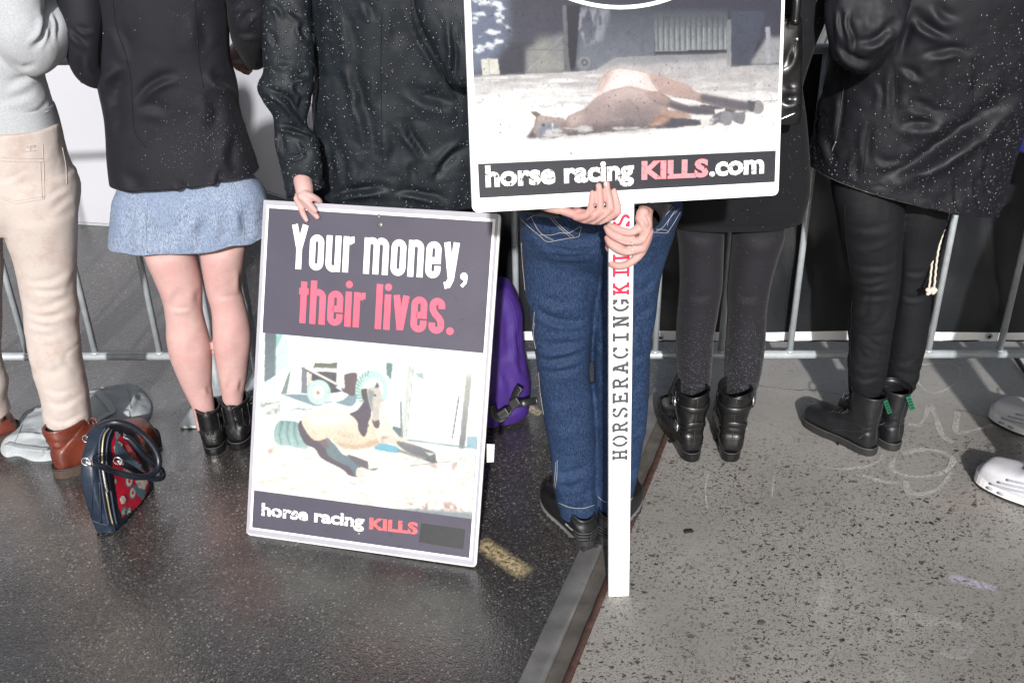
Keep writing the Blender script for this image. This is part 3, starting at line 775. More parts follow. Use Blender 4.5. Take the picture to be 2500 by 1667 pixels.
ph.line([(286, 50), (290, 300)], 4, (175, 205, 205)); ph.line([(716, 128), (712, 190)], 3, (150, 160, 165)); ph.line([(330, 60), (322, 250)], 3, (215, 235, 235))
D([(250, 425), (296, 300), (318, 262), (290, 420)], (120, 138, 132), sm=False)
D([(455, 255), (472, 222), (560, 228), (640, 212), (655, 252), (640, 262)], (126, 122, 104), sm=False)
for x in range(470, 640, 14): ph.line([(x, 226), (x+5, 246)], 5, (60, 60, 58))
D([(270, 425), (420, 428), (490, 482), (640, 462), (700, 410), (740, 430), (700, 500), (560, 470), (480, 500), (300, 440)], (120, 150, 160))
D([(440, 285), (612, 288), (600, 372), (640, 405), (545, 412), (500, 345), (440, 335)], (76, 66, 74), noise=0.5)
D([(640, 310), (725, 285), (740, 330), (720, 430), (672, 420), (640, 395)], (98, 74, 82))
D([(384, 250), (418, 252), (420, 420), (382, 418)], (120, 122, 132), sm=False); D([(425, 290), (448, 292), (446, 380), (420, 380)], (215, 205, 190), sm=False)
D([(612, 215), (650, 215), (660, 390), (606, 362)], (236, 236, 224), sm=False); ph.line([(418, 266), (604, 366)], 20, (70, 66, 74)); ph.line([(412, 256), (606, 358)], 12, (236, 236, 228))
D(circ(494, 412, 74, 80), (196, 228, 220)); D(circ(490, 412, 42, 46), (238, 246, 238)); D(circ(488, 414, 13), (178, 150, 118))
ph.line(circ(494, 412, 74, 80)+[(568, 412)], 3, (150, 190, 184)); ph.line(circ(490, 412, 42, 46), 3, (165, 190, 180))
D(circ(832, 390, 104, 118), (184, 226, 216)); D(circ(838, 398, 66, 74), (236, 238, 230)); D([(770, 390), (830, 400), (820, 460), (790, 480), (766, 430)], (80, 62, 70))
for a in range(130, 260, 12): ph.line([arc(832, 390, 80, a, a, 1, 92)[0], arc(832, 390, 106, a+8, a+8, 1, 120)[0]], 6, (110, 140, 138))
D([(880, 205), (1060, 222), (1040, 350), (960, 345), (930, 260)], (222, 240, 236)); D([(925, 222), (965, 228), (955, 330), (925, 300)], (95, 130, 132), sm=False); D([(1105, 290), (1160, 285), (1165, 330), (1130, 315)], (150, 185, 180))
for x0, x1_ in ((1075, 1030), (1098, 1052)): ph.line([(x0, 250), (x1_, 700)], 5, (150, 160, 158))
D([(1062, 252), (1092, 254), (1046, 704), (1020, 700)], (205, 212, 206), sm=False)
D([(1010, 470), (1024, 470), (1030, 700), (1014, 700)], (85, 95, 100), sm=False, alpha=0.8)
D([(1435, 292), (1472, 298), (1424, 770), (1386, 768)], (188, 188, 178), (110, 112, 116), sm=False); ph.line([(1388, 440), (1346, 700)], 9, (96, 106, 116)); ph.line([(1240, 300), (1222, 410)], 4, (185, 205, 205)); ph.line([(1330, 300), (1312, 400)], 4, (185, 205, 205))
ph.line([(1060, 352), (1400, 380)], 5, (190, 206, 206)); ph.line([(1040, 712), (1500, 770)], 9, (120, 150, 156)); ph.line([(1095, 262), (1480, 310)], 5, (205, 222, 220)); ph.line([(1460, 500), (1520, 505)], 4, (215, 228, 228)); ph.line([(1455, 600), (1520, 607)], 4, (215, 228, 228))
D([(1440, 690), (1512, 692), (1512, 780), (1436, 762)], (140, 182, 200), sm=False)
ph.mottle([(100, 700), (1510, 800), (1480, 1180), (80, 1080)], (205, 205, 190), 0.35, 0.03, 5, 0.7, (0.5, 1.6)); ph.mottle([(1000, 780), (1510, 800), (1480, 1000), (1040, 900)], (190, 205, 205), 0.2, 0.04, 8, 0.7)
D([(120, 470), (250, 480), (250, 548), (118, 560)], (205, 215, 205), noise=0.4); ph.line([(120, 498), (246, 470)], 5, (120, 130, 120)); ph.line([(250, 500), (450, 520)], 4, (130, 140, 130)); ph.line(circ(355, 545, 70, 26), 4, (150, 165, 155)); ph.line(circ(370, 535, 50, 20), 3, (150, 165, 155))
D([(845, 768), (890, 735), (1000, 762), (1000, 798), (900, 785)], (96, 178, 206)); D([(965, 625), (1025, 640), (1015, 700), (965, 660)], (90, 120, 130), sm=False)
D([(235, 600), (290, 592), (352, 600), (388, 640), (394, 700), (424, 762), (360, 766), (300, 752), (232, 742), (206, 680)], (110, 155, 156), (165, 200, 195))
for k in range(7): ph.line([(240+k*20, 604), (218+k*24, 680), (228+k*27, 745)], 8, (80, 118, 122) if k % 2 else (170, 200, 198), 0.6)
D([(380, 588), (360, 622), (374, 680), (410, 742), (470, 772), (512, 832), (640, 900), (690, 942), (762, 950), (722, 902), (690, 888), (600, 830), (560, 790), (560, 700), (480, 690), (430, 660), (400, 620)], (90, 70, 88))
D([(680, 808), (800, 848), (870, 882), (858, 906), (806, 902), (716, 862)], (100, 84, 96)); D([(808, 850), (850, 856), (876, 892), (812, 902)], (226, 226, 216))
D([(400, 570), (440, 545), (520, 520), (600, 530), (690, 548), (760, 560), (840, 560), (862, 660), (888, 712), (880, 738), (830, 762), (740, 777), (662, 770), (604, 742), (560, 706), (480, 720), (436, 690), (402, 640), (386, 600)], (240, 228, 204), (222, 200, 170))
D([(430, 566), (560, 540), (700, 565), (690, 600), (560, 620), (440, 610)], (246, 240, 222), feather=5, alpha=0.8)
D([(604, 736), (690, 768), (830, 757), (886, 728), (850, 712), (740, 745), (660, 735)], (196, 166, 136), feather=2, alpha=0.8); D([(620, 650), (720, 700), (690, 706), (610, 680)], (205, 180, 152), feather=3, alpha=0.6)
D([(540, 700), (590, 738), (642, 800), (684, 820), (722, 860), (762, 890), (797, 930), (780, 950), (730, 946), (692, 890), (606, 848), (546, 800)], (112, 132, 140), (84, 110, 124)); D([(738, 896), (770, 896), (798, 930), (780, 950), (734, 946)], (224, 214, 204))
D([(490, 722), (540, 706), (560, 760), (530, 770)], (120, 98, 106))
D([(690, 548), (745, 518), (800, 440), (818, 430), (830, 540), (812, 600), (800, 670), (776, 694), (746, 650), (740, 602), (716, 570)], (84, 64, 86))
D([(878, 410), (906, 480), (926, 560), (962, 640), (1002, 690), (985, 715), (890, 735), (856, 650), (880, 600), (886, 520)], (236, 224, 208)); D([(895, 690), (985, 700), (970, 720), (890, 736)], (176, 140, 120), feather=2)
D([(804, 386), (850, 374), (866, 345), (882, 360), (888, 400), (896, 440), (886, 500), (880, 580), (880, 622), (860, 642), (836, 602), (838, 560), (816, 480), (806, 430)], (206, 200, 190), (200, 186, 176))
D([(808, 396), (846, 410), (836, 470), (842, 530), (818, 478)], (140, 148, 150), feather=1); D([(832, 576), (846, 596), (880, 586), (878, 634), (852, 637), (836, 604)], (96, 80, 88)); D([(848, 384), (864, 344), (880, 372), (868, 386)], (92, 88, 92)); D([(846, 425), (858, 420), (860, 436), (848, 438)], (70, 66, 70))
D([(984, 690), (1042, 708), (1162, 762), (1242, 800), (1246, 860), (1192, 850), (1062, 792), (962, 742), (900, 716)], (225, 212, 194)); D([(1006, 722), (1160, 765), (1242, 802), (1246, 860), (1190, 852), (1062, 790), (1000, 748)], (118, 122, 130), (86, 84, 92)); D([(1170, 790), (1240, 802), (1200, 815)], (190, 200, 202)); D([(1238, 796), (1262, 786), (1256, 840), (1244, 848)], (238, 238, 232))
D([(1000, 770), (1180, 830), (1170, 842), (990, 790)], (140, 130, 128), feather=1); ph.line([(1080, 880), (1230, 862), (1340, 850)], 4, (120, 100, 96))
for pg in ([(1190, 866), (1254, 868), (1250, 902), (1205, 885)], [(1344, 850), (1372, 855), (1360, 916), (1343, 912)], [(165, 772), (206, 765), (196, 800), (168, 806)], [(1034, 828), (1080, 832), (1070, 848), (1040, 842)]): D(pg, (196, 132, 134), feather=2, alpha=0.8)
ph.mottle([(1050, 1105), (1340, 1110), (1470, 1180), (1120, 1160)], (176, 110, 100), 0.0, 0.05, 12, 0.8); ph.mottle([(1130, 1000), (1400, 1030), (1380, 1060), (1160, 1030)], (222, 180, 170), 0.1, 0.05, 14, 0.8)
D([(1060, 1150), (1470, 1175), (1470, 1225), (900, 1160)], (130, 138, 148), sm=False, feather=2)
for k in range(3): ph.line([(686, 960+12*k), (694, 990), (756, 1000)], 3, (130, 120, 116), 0.5)
ph.build('photo_print', 0.0016, m_pr1, sg, 0.04, 1.75, 0.85, 0.10, (228, 240, 236))
# slogan
c0 = p1.uv(405, 634, *Z0); c1 = p1.uv(1880, 732, *Z0); hc = np.linalg.norm(p1.uv(470, 265, *Z0)-p1.uv(460, 635, *Z0))
mk('white_slogan', settext(p1, glyph, 'Your money,', c0, c1, hc, 0.0017), m_lamwhite, sg, False)
c0 = p1.uv(470, 1083, *Z0); c1 = p1.uv(1765, 1185, *Z0); hc = np.linalg.norm(p1.uv(1135, 765, *Z0)-p1.uv(1130, 1138, *Z0))/1.02
mk('red_slogan', settext(p1, glyph, 'their lives.', c0, c1, hc, 0.0017), m_red, sg, False)
wb = p1.uv(128, 1192); we = p1.uv(782, 1272)
mk('web_address', setfont(p1, 'horse racing', wb, we, 0.046, 0.0017, 0.035), m_gr_w, sg, False)
wb = p1.uv(815, 1278); we = p1.uv(1125, 1313)
mk('red_word', setfont(p1, 'KILLS', wb, we, 0.040, 0.0017, 0.045), m_gr_r, sg, False)
tp = [p1.uv(*q) for q in ((1148, 1245), (1427, 1285), (1415, 1412), (1130, 1365))]
tb = G(); V = np.vstack([p1.P(tp, 0.0022), p1.P(tp, 0.0015)]); tb.add(V, [(0, 1, 2, 3), (0, 4, 5, 1), (1, 5, 6, 2), (2, 6, 7, 3), (3, 7, 4, 0)])
mk('tape_patch', tb, m_tape, sg, False)
for x, y, z in ((1155, 268, Z0), (1143, 200, Z0), (748, 1310, Z1)):
    u = p1.uv(x, y, *z); r = 0.009 if y == 268 else 0.006
    C = np.array([p1.P([u], 0.001)[0], p1.P([u], 0.003)[0], p1.P([u], 0.0045)[0]]); A = np.array([p1.u*r, p1.u*r*0.85, p1.u*r*0.4]); B = np.array([p1.v*r, p1.v*r*0.85, p1.v*r*0.4])
    mk('screw_washer', ringsurf(C, A, B, 16, 2, False, True), m_steel, sg)
ttb = [p1.uv(*q) for q in ((1562, 742), (1612, 745), (1606, 858), (1562, 860))]
mk('tape_tab', p1.poly(ttb, -0.004), M('silver cloth tape', (0.5, 0.51, 0.53), 0.4, 0.2, 80, 0.4, 500), sg, False)

# ------------------------------------------------------------------ placard held up on a stake
Z2 = ((1120, 0), 2.868)
kk = 0.6434/0.6
p2_ = Plate(CAM+(np.array([-0.0638, 1.6477, 1.0806])-CAM)*kk, [0.96495, 0.25489, -0.06241], [-0.0045, 0.25384, 0.96724], *Z2)
pk = thing('placard', 'white framed placard with a photo of a dead horse, lettered horse racing KILLS.com', 'protest sign', p2_.P([(0.32, 0)])[0], 'protest signs')
mk('board', boardmesh(p2_, 0.643, 0.90, 0.006), m_lamwhite, pk, False)
def U2(x, y): return p2_.uv(x, y)
bl, br, tl, tr = U2(145, 1387), U2(2212, 1275), U2(133, 1142), U2(2220, 1035)
mk('black_band', p2_.poly([bl, br, tr, tl], 0.0006), m_lamdark2, pk, False)
xl = (U2(133, 1142)[0]+U2(75, 0)[0])/2; xr = (U2(2220, 1035)[0]+U2(2265, 0)[0])/2
ph = Print(p2_, (min(tl[0], xl), min(tl[1], tr[1])-0.002), (max(tr[0], xr), 0.86), 500, 540, *Z2, (52, 54, 72))
D([(60, -900), (2300, -900), (2300, 300), (60, 300)], (40, 40, 56), (64, 66, 88), sm=False)
D([(840, 40), (1400, 40), (1380, 410), (950, 500), (820, 490)], (62, 68, 88), (116, 126, 142), sm=False, feather=4)
D([(70, -60), (345, -60), (345, 280), (250, 420), (95, 545)], (92, 108, 140), (96, 112, 146), sm=False, feather=6)
ph.mottle([(70, -60), (350, -60), (350, 300), (260, 330), (95, 400)], (222, 230, 244), 0.15, 0.022, 3, 1.0, (0.8, 1.4)); ph.mottle([(800, 60), (1060, 60), (1000, 300), (820, 320)], (150, 155, 176), 0.1, 0.012, 31, 0.7, (1.2, 0.5))
D([(470, 340), (640, 260), (735, 230), (748, 506), (470, 518)], (112, 118, 126), (150, 150, 146), sm=False, feather=3); D([(545, 280), (620, 255), (625, 500), (560, 505)], (150, 152, 138), feather=5, sm=False, alpha=0.7); ph.line([(480, 350), (740, 352)], 4, (95, 98, 104)); ph.line([(470, 510), (735, 250)], 3, (180, 182, 186), 0.6)
D([(756, 40), (850, 40), (816, 470), (778, 490)], (42, 42, 58), sm=False)
D([(726, 40), (752, 40), (766, 390), (784, 506), (740, 508)], (104, 104, 112), sm=False)
D(circ(878, 442, 58), (104, 112, 126)); D(circ(878, 442, 46), (126, 132, 144)); D(circ(880, 440, 24), (86, 90, 108)); D(circ(880, 440, 9), (140, 144, 152))
ph.line([(1282, 120), (1288, 390)], 6, (84, 92, 110))
D([(1370, 60), (1882, 60), (1882, 355), (1370, 362)], (62, 66, 84), (140, 150, 156), sm=False)
for x in range(1395, 1880, 38): ph.line([(x, 120), (x, 352)], 9, (60, 68, 84), 0.7); ph.line([(x+14, 200), (x+14, 350)], 5, (178, 184, 186), 0.5)
D([(1366, 362), (1880, 350), (1876, 380), (1368, 392)], (48, 52, 66), sm=False); ph.line([(1370, 250), (1372, 380)], 6, (80, 86, 100)); ph.line([(1100, 400), (1285, 388), (1370, 370)], 5, (78, 86, 104))
D([(90, 545), (470, 520), (760, 508), (960, 492), (1100, 405), (1370, 393), (1880, 378), (2040, 455), (2270, 448), (2290, 720), (90, 760)], (160, 158, 162), (226, 224, 224), sm=False, noise=0.10, nsc=0.02)
D([(960, 494), (1100, 405), (1370, 393), (1880, 378), (1880, 410), (1400, 450), (960, 500)], (128, 132, 144), (168, 168, 172), sm=False, feather=2)
D([(1904, 80), (2152, 80), (2060, 400), (2042, 456), (1904, 466)], (66, 74, 98), (70, 78, 96), sm=False); D([(2050, 430), (2160, 260), (2290, 270), (2290, 450), (2045, 458)], (150, 152, 158), sm=False, feather=2)
D([(1880, 140), (1906, 140), (1906, 460), (1876, 462)], (112, 120, 132), (150, 152, 158), sm=False); D([(2148, 190), (2180, 190), (2180, 496), (2146, 496)], (156, 162, 172), sm=False); ph.line([(1900, 470), (2060, 456), (2260, 448)], 6, (96, 100, 112))
D([(85, 690), (2300, 660), (2300, 1060), (85, 1160)], (238, 236, 236), (255, 255, 255), sm=False, feather=10)
ph.mottle([(95, 540), (2250, 460), (2250, 720), (110, 780)], (172, 168, 168), 0.2, 0.01, 41, 0.6, (0.5, 3.2)); ph.mottle([(95, 540), (1000, 520), (980, 700), (110, 760)], (250, 248, 246), 0.15, 0.01, 43, 0.7, (0.4, 3))
D([(154, 420), (205, 412), (272, 414), (286, 522), (168, 528)], (214, 214, 200), sm=False); ph.line([(212, 414), (214, 526)], 4, (150, 150, 140))
D([(470, 975), (700, 985), (1000, 945), (1500, 910), (1900, 885), (2000, 870), (1900, 850), (1300, 880), (700, 940)], (206, 202, 202), feather=4, alpha=0.7)
# horse lying on its side
D([(1700, 735), (1900, 760), (1940, 785), (1930, 800), (1720, 770)], (92, 92, 106)); D([(1920, 775), (1990, 765), (2006, 820), (1990, 866), (1960, 868), (1915, 840)], (128, 128, 138)); D([(1940, 766), (1996, 768), (1990, 790), (1935, 790)], (226, 226, 228))
D([(1300, 508), (1420, 538), (1590, 588), (1650, 638), (1740, 664), (1960, 704), (2000, 716), (2010, 770), (1900, 768), (1720, 725), (1650, 702), (1500, 676), (1400, 642), (1340, 590)], (206, 172, 164), (168, 138, 132))
D([(1700, 660), (1760, 668), (1960, 704), (2040, 716), (2040, 780), (1900, 765), (1740, 728), (1690, 700)], (104, 98, 110), feather=2); D(circ(2092, 752, 44, 50), (152, 148, 150)); D([(2020, 706), (2080, 706), (2060, 790), (2030, 780)], (90, 90, 102))
D([(950, 690), (965, 640), (1000, 560), (1032, 515), (1090, 484), (1170, 481), (1296, 508), (1345, 560), (1402, 645), (1300, 660), (1100, 660)], (232, 200, 192), (246, 228, 224)); D([(1090, 510), (1200, 500), (1300, 560), (1200, 620), (1050, 630), (1010, 590)], (250, 236, 232), feather=8)
D([(970, 640), (1004, 562), (1034, 517), (1088, 488), (1060, 540), (1000, 640)], (206, 168, 156), feather=3); D([(1340, 540), (1480, 560), (1600, 600), (1640, 650), (1480, 650), (1400, 630)], (196, 160, 150), feather=6, alpha=0.7)
D([(875, 762), (950, 690), (1050, 637), (1200, 606), (1330, 635), (1402, 646), (1486, 700), (1440, 800), (1390, 880), (1300, 900), (1000, 926), (762, 950), (745, 870), (770, 812)], (200, 172, 166), (128, 112, 116))
D([(1050, 660), (1200, 625), (1340, 660), (1300, 740), (1180, 700), (1080, 740)], (214, 186, 180), feather=8, alpha=0.8); D([(1080, 740), (1250, 720), (1400, 760), (1380, 860), (1150, 880)], (132, 116, 122), feather=10, alpha=0.7); D([(830, 800), (1000, 780), (1050, 860), (800, 890)], (170, 144, 140), feather=8, alpha=0.7); D([(780, 905), (1000, 880), (1300, 860), (1300, 900), (1000, 926), (764, 950)], (104, 94, 102), feather=4)
D([(745, 820), (880, 790), (830, 880), (760, 890)], (212, 184, 176), feather=5, alpha=0.7)
D([(1410, 770), (1560, 780), (1625, 812), (1600, 832), (1450, 840)], (186, 146, 124), feather=1)
D([(1330, 892), (1370, 830), (1424, 806), (1480, 826), (1580, 828), (1690, 840), (1790, 838), (1790, 874), (1690, 878), (1560, 890), (1480, 902)], (92, 88, 100), (80, 80, 94)); D([(1330, 893), (1372, 830), (1424, 808), (1478, 830), (1430, 868), (1380, 888)], (188, 138, 116), feather=2); D([(1694, 838), (1752, 838), (1752, 880), (1694, 880)], (226, 218, 212), sm=False)
D([(1300, 655), (1402, 646), (1486, 700), (1600, 740), (1690, 745), (1790, 772), (1800, 802), (1640, 800), (1500, 762), (1380, 725)], (190, 156, 146), (120, 104, 108)); D([(1470, 715), (1600, 740), (1690, 745), (1795, 772), (1800, 800), (1640, 800), (1500, 765)], (92, 88, 100), feather=2)
D([(1790, 770), (1862, 762), (1866, 795), (1796, 806)], (228, 224, 222), sm=False); D([(1796, 800), (1860, 778), (1908, 790), (1916, 836), (1900, 872), (1868, 882), (1830, 862), (1756, 872), (1756, 840)], (118, 116, 128)); D(circ(1874, 828, 42, 48), (142, 142, 150))
D([(530, 866), (558, 810), (640, 818), (730, 828), (768, 880), (740, 940), (664, 972), (550, 966), (530, 920)], (188, 164, 154), (150, 132, 136)); D([(562, 880), (620, 860), (690, 872), (706, 940), (622, 972), (556, 962)], (132, 138, 156), feather=2); D([(580, 870), (604, 868), (600, 890), (584, 890)], (80, 80, 96)); ph.line([(655, 868), (658, 910)], 6, (220, 222, 228)); D([(700, 850), (765, 862), (750, 940), (715, 944)], (126, 106, 104), feather=3, alpha=0.8)
D([(500, 784), (540, 779), (578, 802), (542, 828)], (126, 104, 98)); D([(530, 882), (484, 946), (470, 968), (545, 968), (528, 920)], (100, 88, 92), feather=1); ph.line([(544, 826), (532, 880)], 10, (150, 118, 108))
ph.mottle([(100, 900), (2200, 800), (2200, 1040), (130, 1140)], (222, 220, 220), 0.5, 0.02, 51, 0.7, (0.4, 1.5)); ph.line([(778, 1072), (790, 1074)], 9, (90, 84, 84)); ph.line([(2130, 712), (2260, 700)], 5, (150, 148, 150))
for pts, w_, c in (([(965, 640), (1004, 560), (1034, 516), (1090, 485), (1170, 482), (1300, 508)], 6, (150, 118, 108)), ([(1402, 646), (1300, 640), (1190, 612), (1050, 640)], 8, (172, 140, 132)), ([(1402, 648), (1490, 702), (1600, 742)], 7, (104, 84, 82)), ([(1345, 560), (1402, 645)], 7, (150, 116, 106)),
        ([(1500, 680), (1650, 702), (1720, 726)], 7, (110, 88, 86)), ([(762, 950), (1000, 926), (1300, 900), (1400, 885)], 9, (84, 74, 80)), ([(770, 812), (748, 870), (760, 945)], 6, (140, 112, 106)), ([(560, 812), (640, 830), (700, 870)], 5, (148, 120, 112)), ([(1330, 893), (1424, 808)], 5, (120, 88, 76)), ([(1180, 700), (1250, 760), (1270, 850)], 12, (140, 114, 112)), ([(1000, 800), (1060, 740), (1150, 700)], 10, (176, 146, 140))):
    ph.line(resample(np.array(pts, float), 20) if len(pts) > 2 else pts, w_, c, 0.6)
# white ring drawn round the emblem above
ph.build('photo_print', 0.0008, m_pr2, pk, 0.015, 1.85, 0.66, 0.0)
rg_ = np.array([p2_.uv(*q) for q in arc(1128, -968, 1022, 0, 360, 96)[:-1]]); rg_ = rg_[rg_[:, 1] < 2]
V, f = strokemesh(rg_, 0.0072, True); mk('white_ring', G().add(p2_.P(V, 0.0012), f), m_lamwhite, pk, False)
ink = setfont(p2_, 'horse racing', U2(188, 1305), U2(1225, 1252), 0.053, 0.0012, 0.04); mk('web_address', ink, m_gr_w, pk, False)
mk('pink_word', setfont(p2_, 'KILLS', U2(1278, 1252), U2(1745, 1232), 0.046, 0.0012, 0.05), m_pink, pk, False)
mk('web_ending', setfont(p2_, '.com', U2(1752, 1230), U2(2135, 1208), 0.053, 0.0012, 0.04), m_gr_w, pk, False)
# stake
sb = gr(1511, 1456); tu = p2_.uv(1521-1120, 500) if False else None
Hs = p2_.P([p2_.uv(1521, 470, (0, 0), 1.0)], -0.007)[0]
sdv = nrm(Hs-sb); sx_ = nrm(np.cross(sdv, np.array([0, 1.0, 0]))); sx_ = sx_ if sx_[0] > 0 else -sx_
sy_ = nrm(np.cross(sdv, sx_)); sy_ = sy_ if sy_[1] > 0 else -sy_
Ls = np.linalg.norm(Hs-sb); SWD = 0.0505
st = mk('stake', box(sb+sdv*Ls/2+sy_*0.011, sx_*SWD/2, sy_*0.011, sdv*Ls/2), m_white, pk, False); bevel(st, 0.0025, 3)
bt = mk('batten', box(Hs+p2_.v*0.40-p2_.n*0.012, p2_.u*SWD/2, p2_.n*0.011, p2_.v*0.40), m_white, pk, False)
ps = Plate(sb, sdv, -sx_, (0, 0), 1.0)          # lettering runs up the stake
if ps.n @ sy_ > 0: ps.n = -ps.n
uH = ps.uv(1462, 1126); uS = ps.uv(1500, 520)
m_bink = grunge('grey black stencil ink', (0.055, 0.058, 0.065), (0.4, 0.4, 0.41), 0.66); m_rink = grunge('red stencil ink', (0.62, 0.02, 0.06), (0.75, 0.4, 0.42), 0.68)
gb, gr_ = G(), G(); pitch = (uS[0]-uH[0])/15.85; caph = 0.0345; k = 0
for i, ch in enumerate('HORSERACINGKILLS'):
    ms, w = slab(ch)
    for V, f in ms:
        q = np.stack([uH[0]+pitch*(i+V[:, 0]), -caph/2+V[:, 1]*caph], -1)
        (gb if i < 11 else gr_).add(ps.P(q, 0.0004+k*0.00001), f); k += 1
mk('black_stencil_letters', gb, m_bink, pk, False); mk('red_stencil_letters', gr_, m_rink, pk, False)
# ------------------------------------------------------------------ people: shared tools
from mathutils.bvhtree import BVHTree
def zm(org, sc): return lambda x, y: (org[0]+x/sc, org[1]+y/sc)
ZA = zm((0, 0), 2.8); ZB = zm((0, 500), 2.8); ZC = zm((0, 880), 3.41); ZD = zm((380, 880), 6.03); ZE = zm((580, 0), 3.015); ZF = zm((590, 470), 3.409)
ZG = zm((1240, 380), 3.563); ZH = zm((1240, 780), 2.239); ZI = zm((1580, 420), 2.119); ZJ = zm((1880, 0), 2.8); ZK = zm((1940, 420), 1.9125); ZL = zm((1320, 420), 6.03); ZM = zm((590, 800), 2.614)
ID = lambda x, y: (x, y)
def rings(z, rows, Y=None):
    """rows (xl, yl, xr, yr[, Y[, ratio]]) in a zoomed view's pixels"""
    o = []
    for r in rows:
        a = z(r[0], r[1]); b = z(r[2], r[3]); o.append((*a, *b, r[4] if len(r) > 4 else Y) + tuple(r[5:6]))
    return o
def fl(z, *lines):
    """folds: (points, half width, depth[, bulge]) with points in a zoomed view"""
    s = z(1, 0)[0]-z(0, 0)[0]
    return [([z(*p) for p in l[0]], l[1]*s, l[2]) + tuple(l[3:]) for l in lines]
def bvh(*objs):
    V = []; Fc = []; n = 0
    for o in objs:
        l = wloc(o); V += [tuple(np.array(v.co)+l) for v in o.data.vertices]
        Fc += [tuple(i+n for i in p.vertices) for p in o.data.polygons]; n = len(V)
    return BVHTree.FromPolygons(V, Fc)
def hit(b, px, py, off=0.0, fb=None):
    d = nrm(ray(px, py)); h = b.ray_cast(Vector(CAM), Vector(d))
    if h[0] is None: return fb
    n = np.array(h[1]); n = n if n @ d < 0 else -n
    return np.array(h[0])+n*off
def onsurf(b, pts, off=0.001, n=None, z=ID):
    P = np.array([z(*p) for p in pts]); P = resample(P, n or max(4, 5*len(P))) if len(P) > 2 else P[0]+np.linspace(0, 1, n or 12)[:, None]*(P[1]-P[0])
    o = []
    for q in P:
        h = hit(b, q[0], q[1], off)
        if h is not None and (not o or np.linalg.norm(h-o[-1]) < 0.12): o.append(h)
    return np.array(o) if len(o) > 1 else None
def seams(name, b, lines, r, mt, parent, off=0.0008, z=ID, label=None, nu=5):
    for l in lines:
        P = onsurf(b, l, off, z=z)
        if P is not None: mk(name, tube(P, r, len(P), nu), mt, parent, label=label)
def patch(b, pts, off, z=ID, th=0.001, dens=14):
    """a sewn-on patch following the cloth: polygon in photo pixels"""
    P = np.array([z(*p) for p in pts]); lo, hi = P.min(0), P.max(0); g = G()
    nx = dens; ny = dens; idx = -np.ones((ny, nx), int); V = []
    gx, gy = np.meshgrid(np.linspace(lo[0], hi[0], nx), np.linspace(lo[1], hi[1], ny))
    ins = inpoly(np.stack([gx.ravel(), gy.ravel()], -1), P).reshape(ny, nx)
    for i in range(ny):
        for j in range(nx):
            if ins[i, j]:
                h = hit(b, gx[i, j], gy[i, j], off)
                if h is not None: idx[i, j] = len(V); V.append(h)
    f = [(idx[i, j], idx[i+1, j], idx[i+1, j+1], idx[i, j+1]) for i in range(ny-1) for j in range(nx-1) if min(idx[i, j], idx[i+1, j], idx[i+1, j+1], idx[i, j+1]) >= 0]
    if not f: return None
    return g.add(V, f)
def drops(name, objs, n, parent, mt, rmin=0.0009, rmax=0.0030, seed=1, weight=None, ar=1.25, h=0.55):
    """rain beads standing on a surface that faces the viewer"""
    r_ = np.random.default_rng(seed); g = G(); VV = []; NN = []
    for o in objs:
        me = o.data; V = np.zeros(len(me.vertices)*3); me.vertices.foreach_get('co', V); V = V.reshape(-1, 3)+wloc(o)
        f = [tuple(p.vertices) for p in me.polygons]; q = np.array([(x[0], x[1], x[2]) for x in f])
        a, b, c = V[q[:, 0]], V[q[:, 1]], V[q[:, 2]]; N = np.cross(b-a, c-a); ar_ = np.linalg.norm(N, axis=1); N = nrm(N)
        cen = (a+b+c)/3; vd = nrm(cen-CAM); fc = -(N*vd).sum(1)
        px = proj(cen); w = ar_*(fc > 0.05)*((px[:, 0] > -60) & (px[:, 0] < 2560) & (px[:, 1] > -60) & (px[:, 1] < 1730))
        if weight is not None: w = w*weight(px, cen)
        VV.append((a, b, c, N, w))
    W_ = np.concatenate([x[4] for x in VV]); A = np.concatenate([x[0] for x in VV]); B = np.concatenate([x[1] for x in VV]); C = np.concatenate([x[2] for x in VV]); N = np.concatenate([x[3] for x in VV])
    if W_.sum() <= 0: return
    k = r_.choice(len(W_), n, p=W_/W_.sum()); u = r_.random((n, 1)); v = r_.random((n, 1)); sw = u+v > 1; u = np.where(sw, 1-u, u); v = np.where(sw, 1-v, v)
    P = A[k]+u*(B[k]-A[k])+v*(C[k]-A[k]); Nn = N[k]
    rad = rmin+(rmax-rmin)*r_.random(n)**3.2
    dn = np.array([0, 0, -1.0])-Nn*(Nn[:, 2:3]*-1); dn = nrm(dn+1e-6); sd = nrm(np.cross(Nn, dn))
    asp = 1+(ar-1)*r_.random(n)
    th = np.linspace(0, 2*math.pi, 7)[:-1]; vs = []
    for (s, hh) in ((1.0, 0.0), (0.78, 0.6)):
        for t in th: vs.append(P+dn*(math.sin(t)*rad*asp*s)[:, None]+sd*(math.cos(t)*rad*s)[:, None]+Nn*((hh*h*rad)[:, None]))
    vs.append(P+Nn*(rad*h)[:, None])
    V = np.stack(vs, 1).reshape(-1, 3)
    base = np.arange(n)*13; f = []
    for i in range(6):
        j = (i+1) % 6
        f.append(np.stack([base+i, base+j, base+6+j, base+6+i], -1))
    q4 = np.concatenate(f).tolist(); t3 = np.concatenate([np.stack([base+6+i, base+6+(i+1) % 6, base+12], -1) for i in range(6)]).tolist()
    return mk(name, G().add(V, q4+t3), mt, parent, True, 'stuff')
def water_mat(name, tint=(1, 1, 1)):
    q = MT(name); q.val(Roughness=0.06, IOR=1.33); q.b.inputs['Transmission Weight'].default_value = 1.0; q.b.inputs['Base Color'].default_value = (*tint, 1)
    q.b.inputs['Specular IOR Level'].default_value = 0.9; return q.m
m_water = water_mat('rain water')
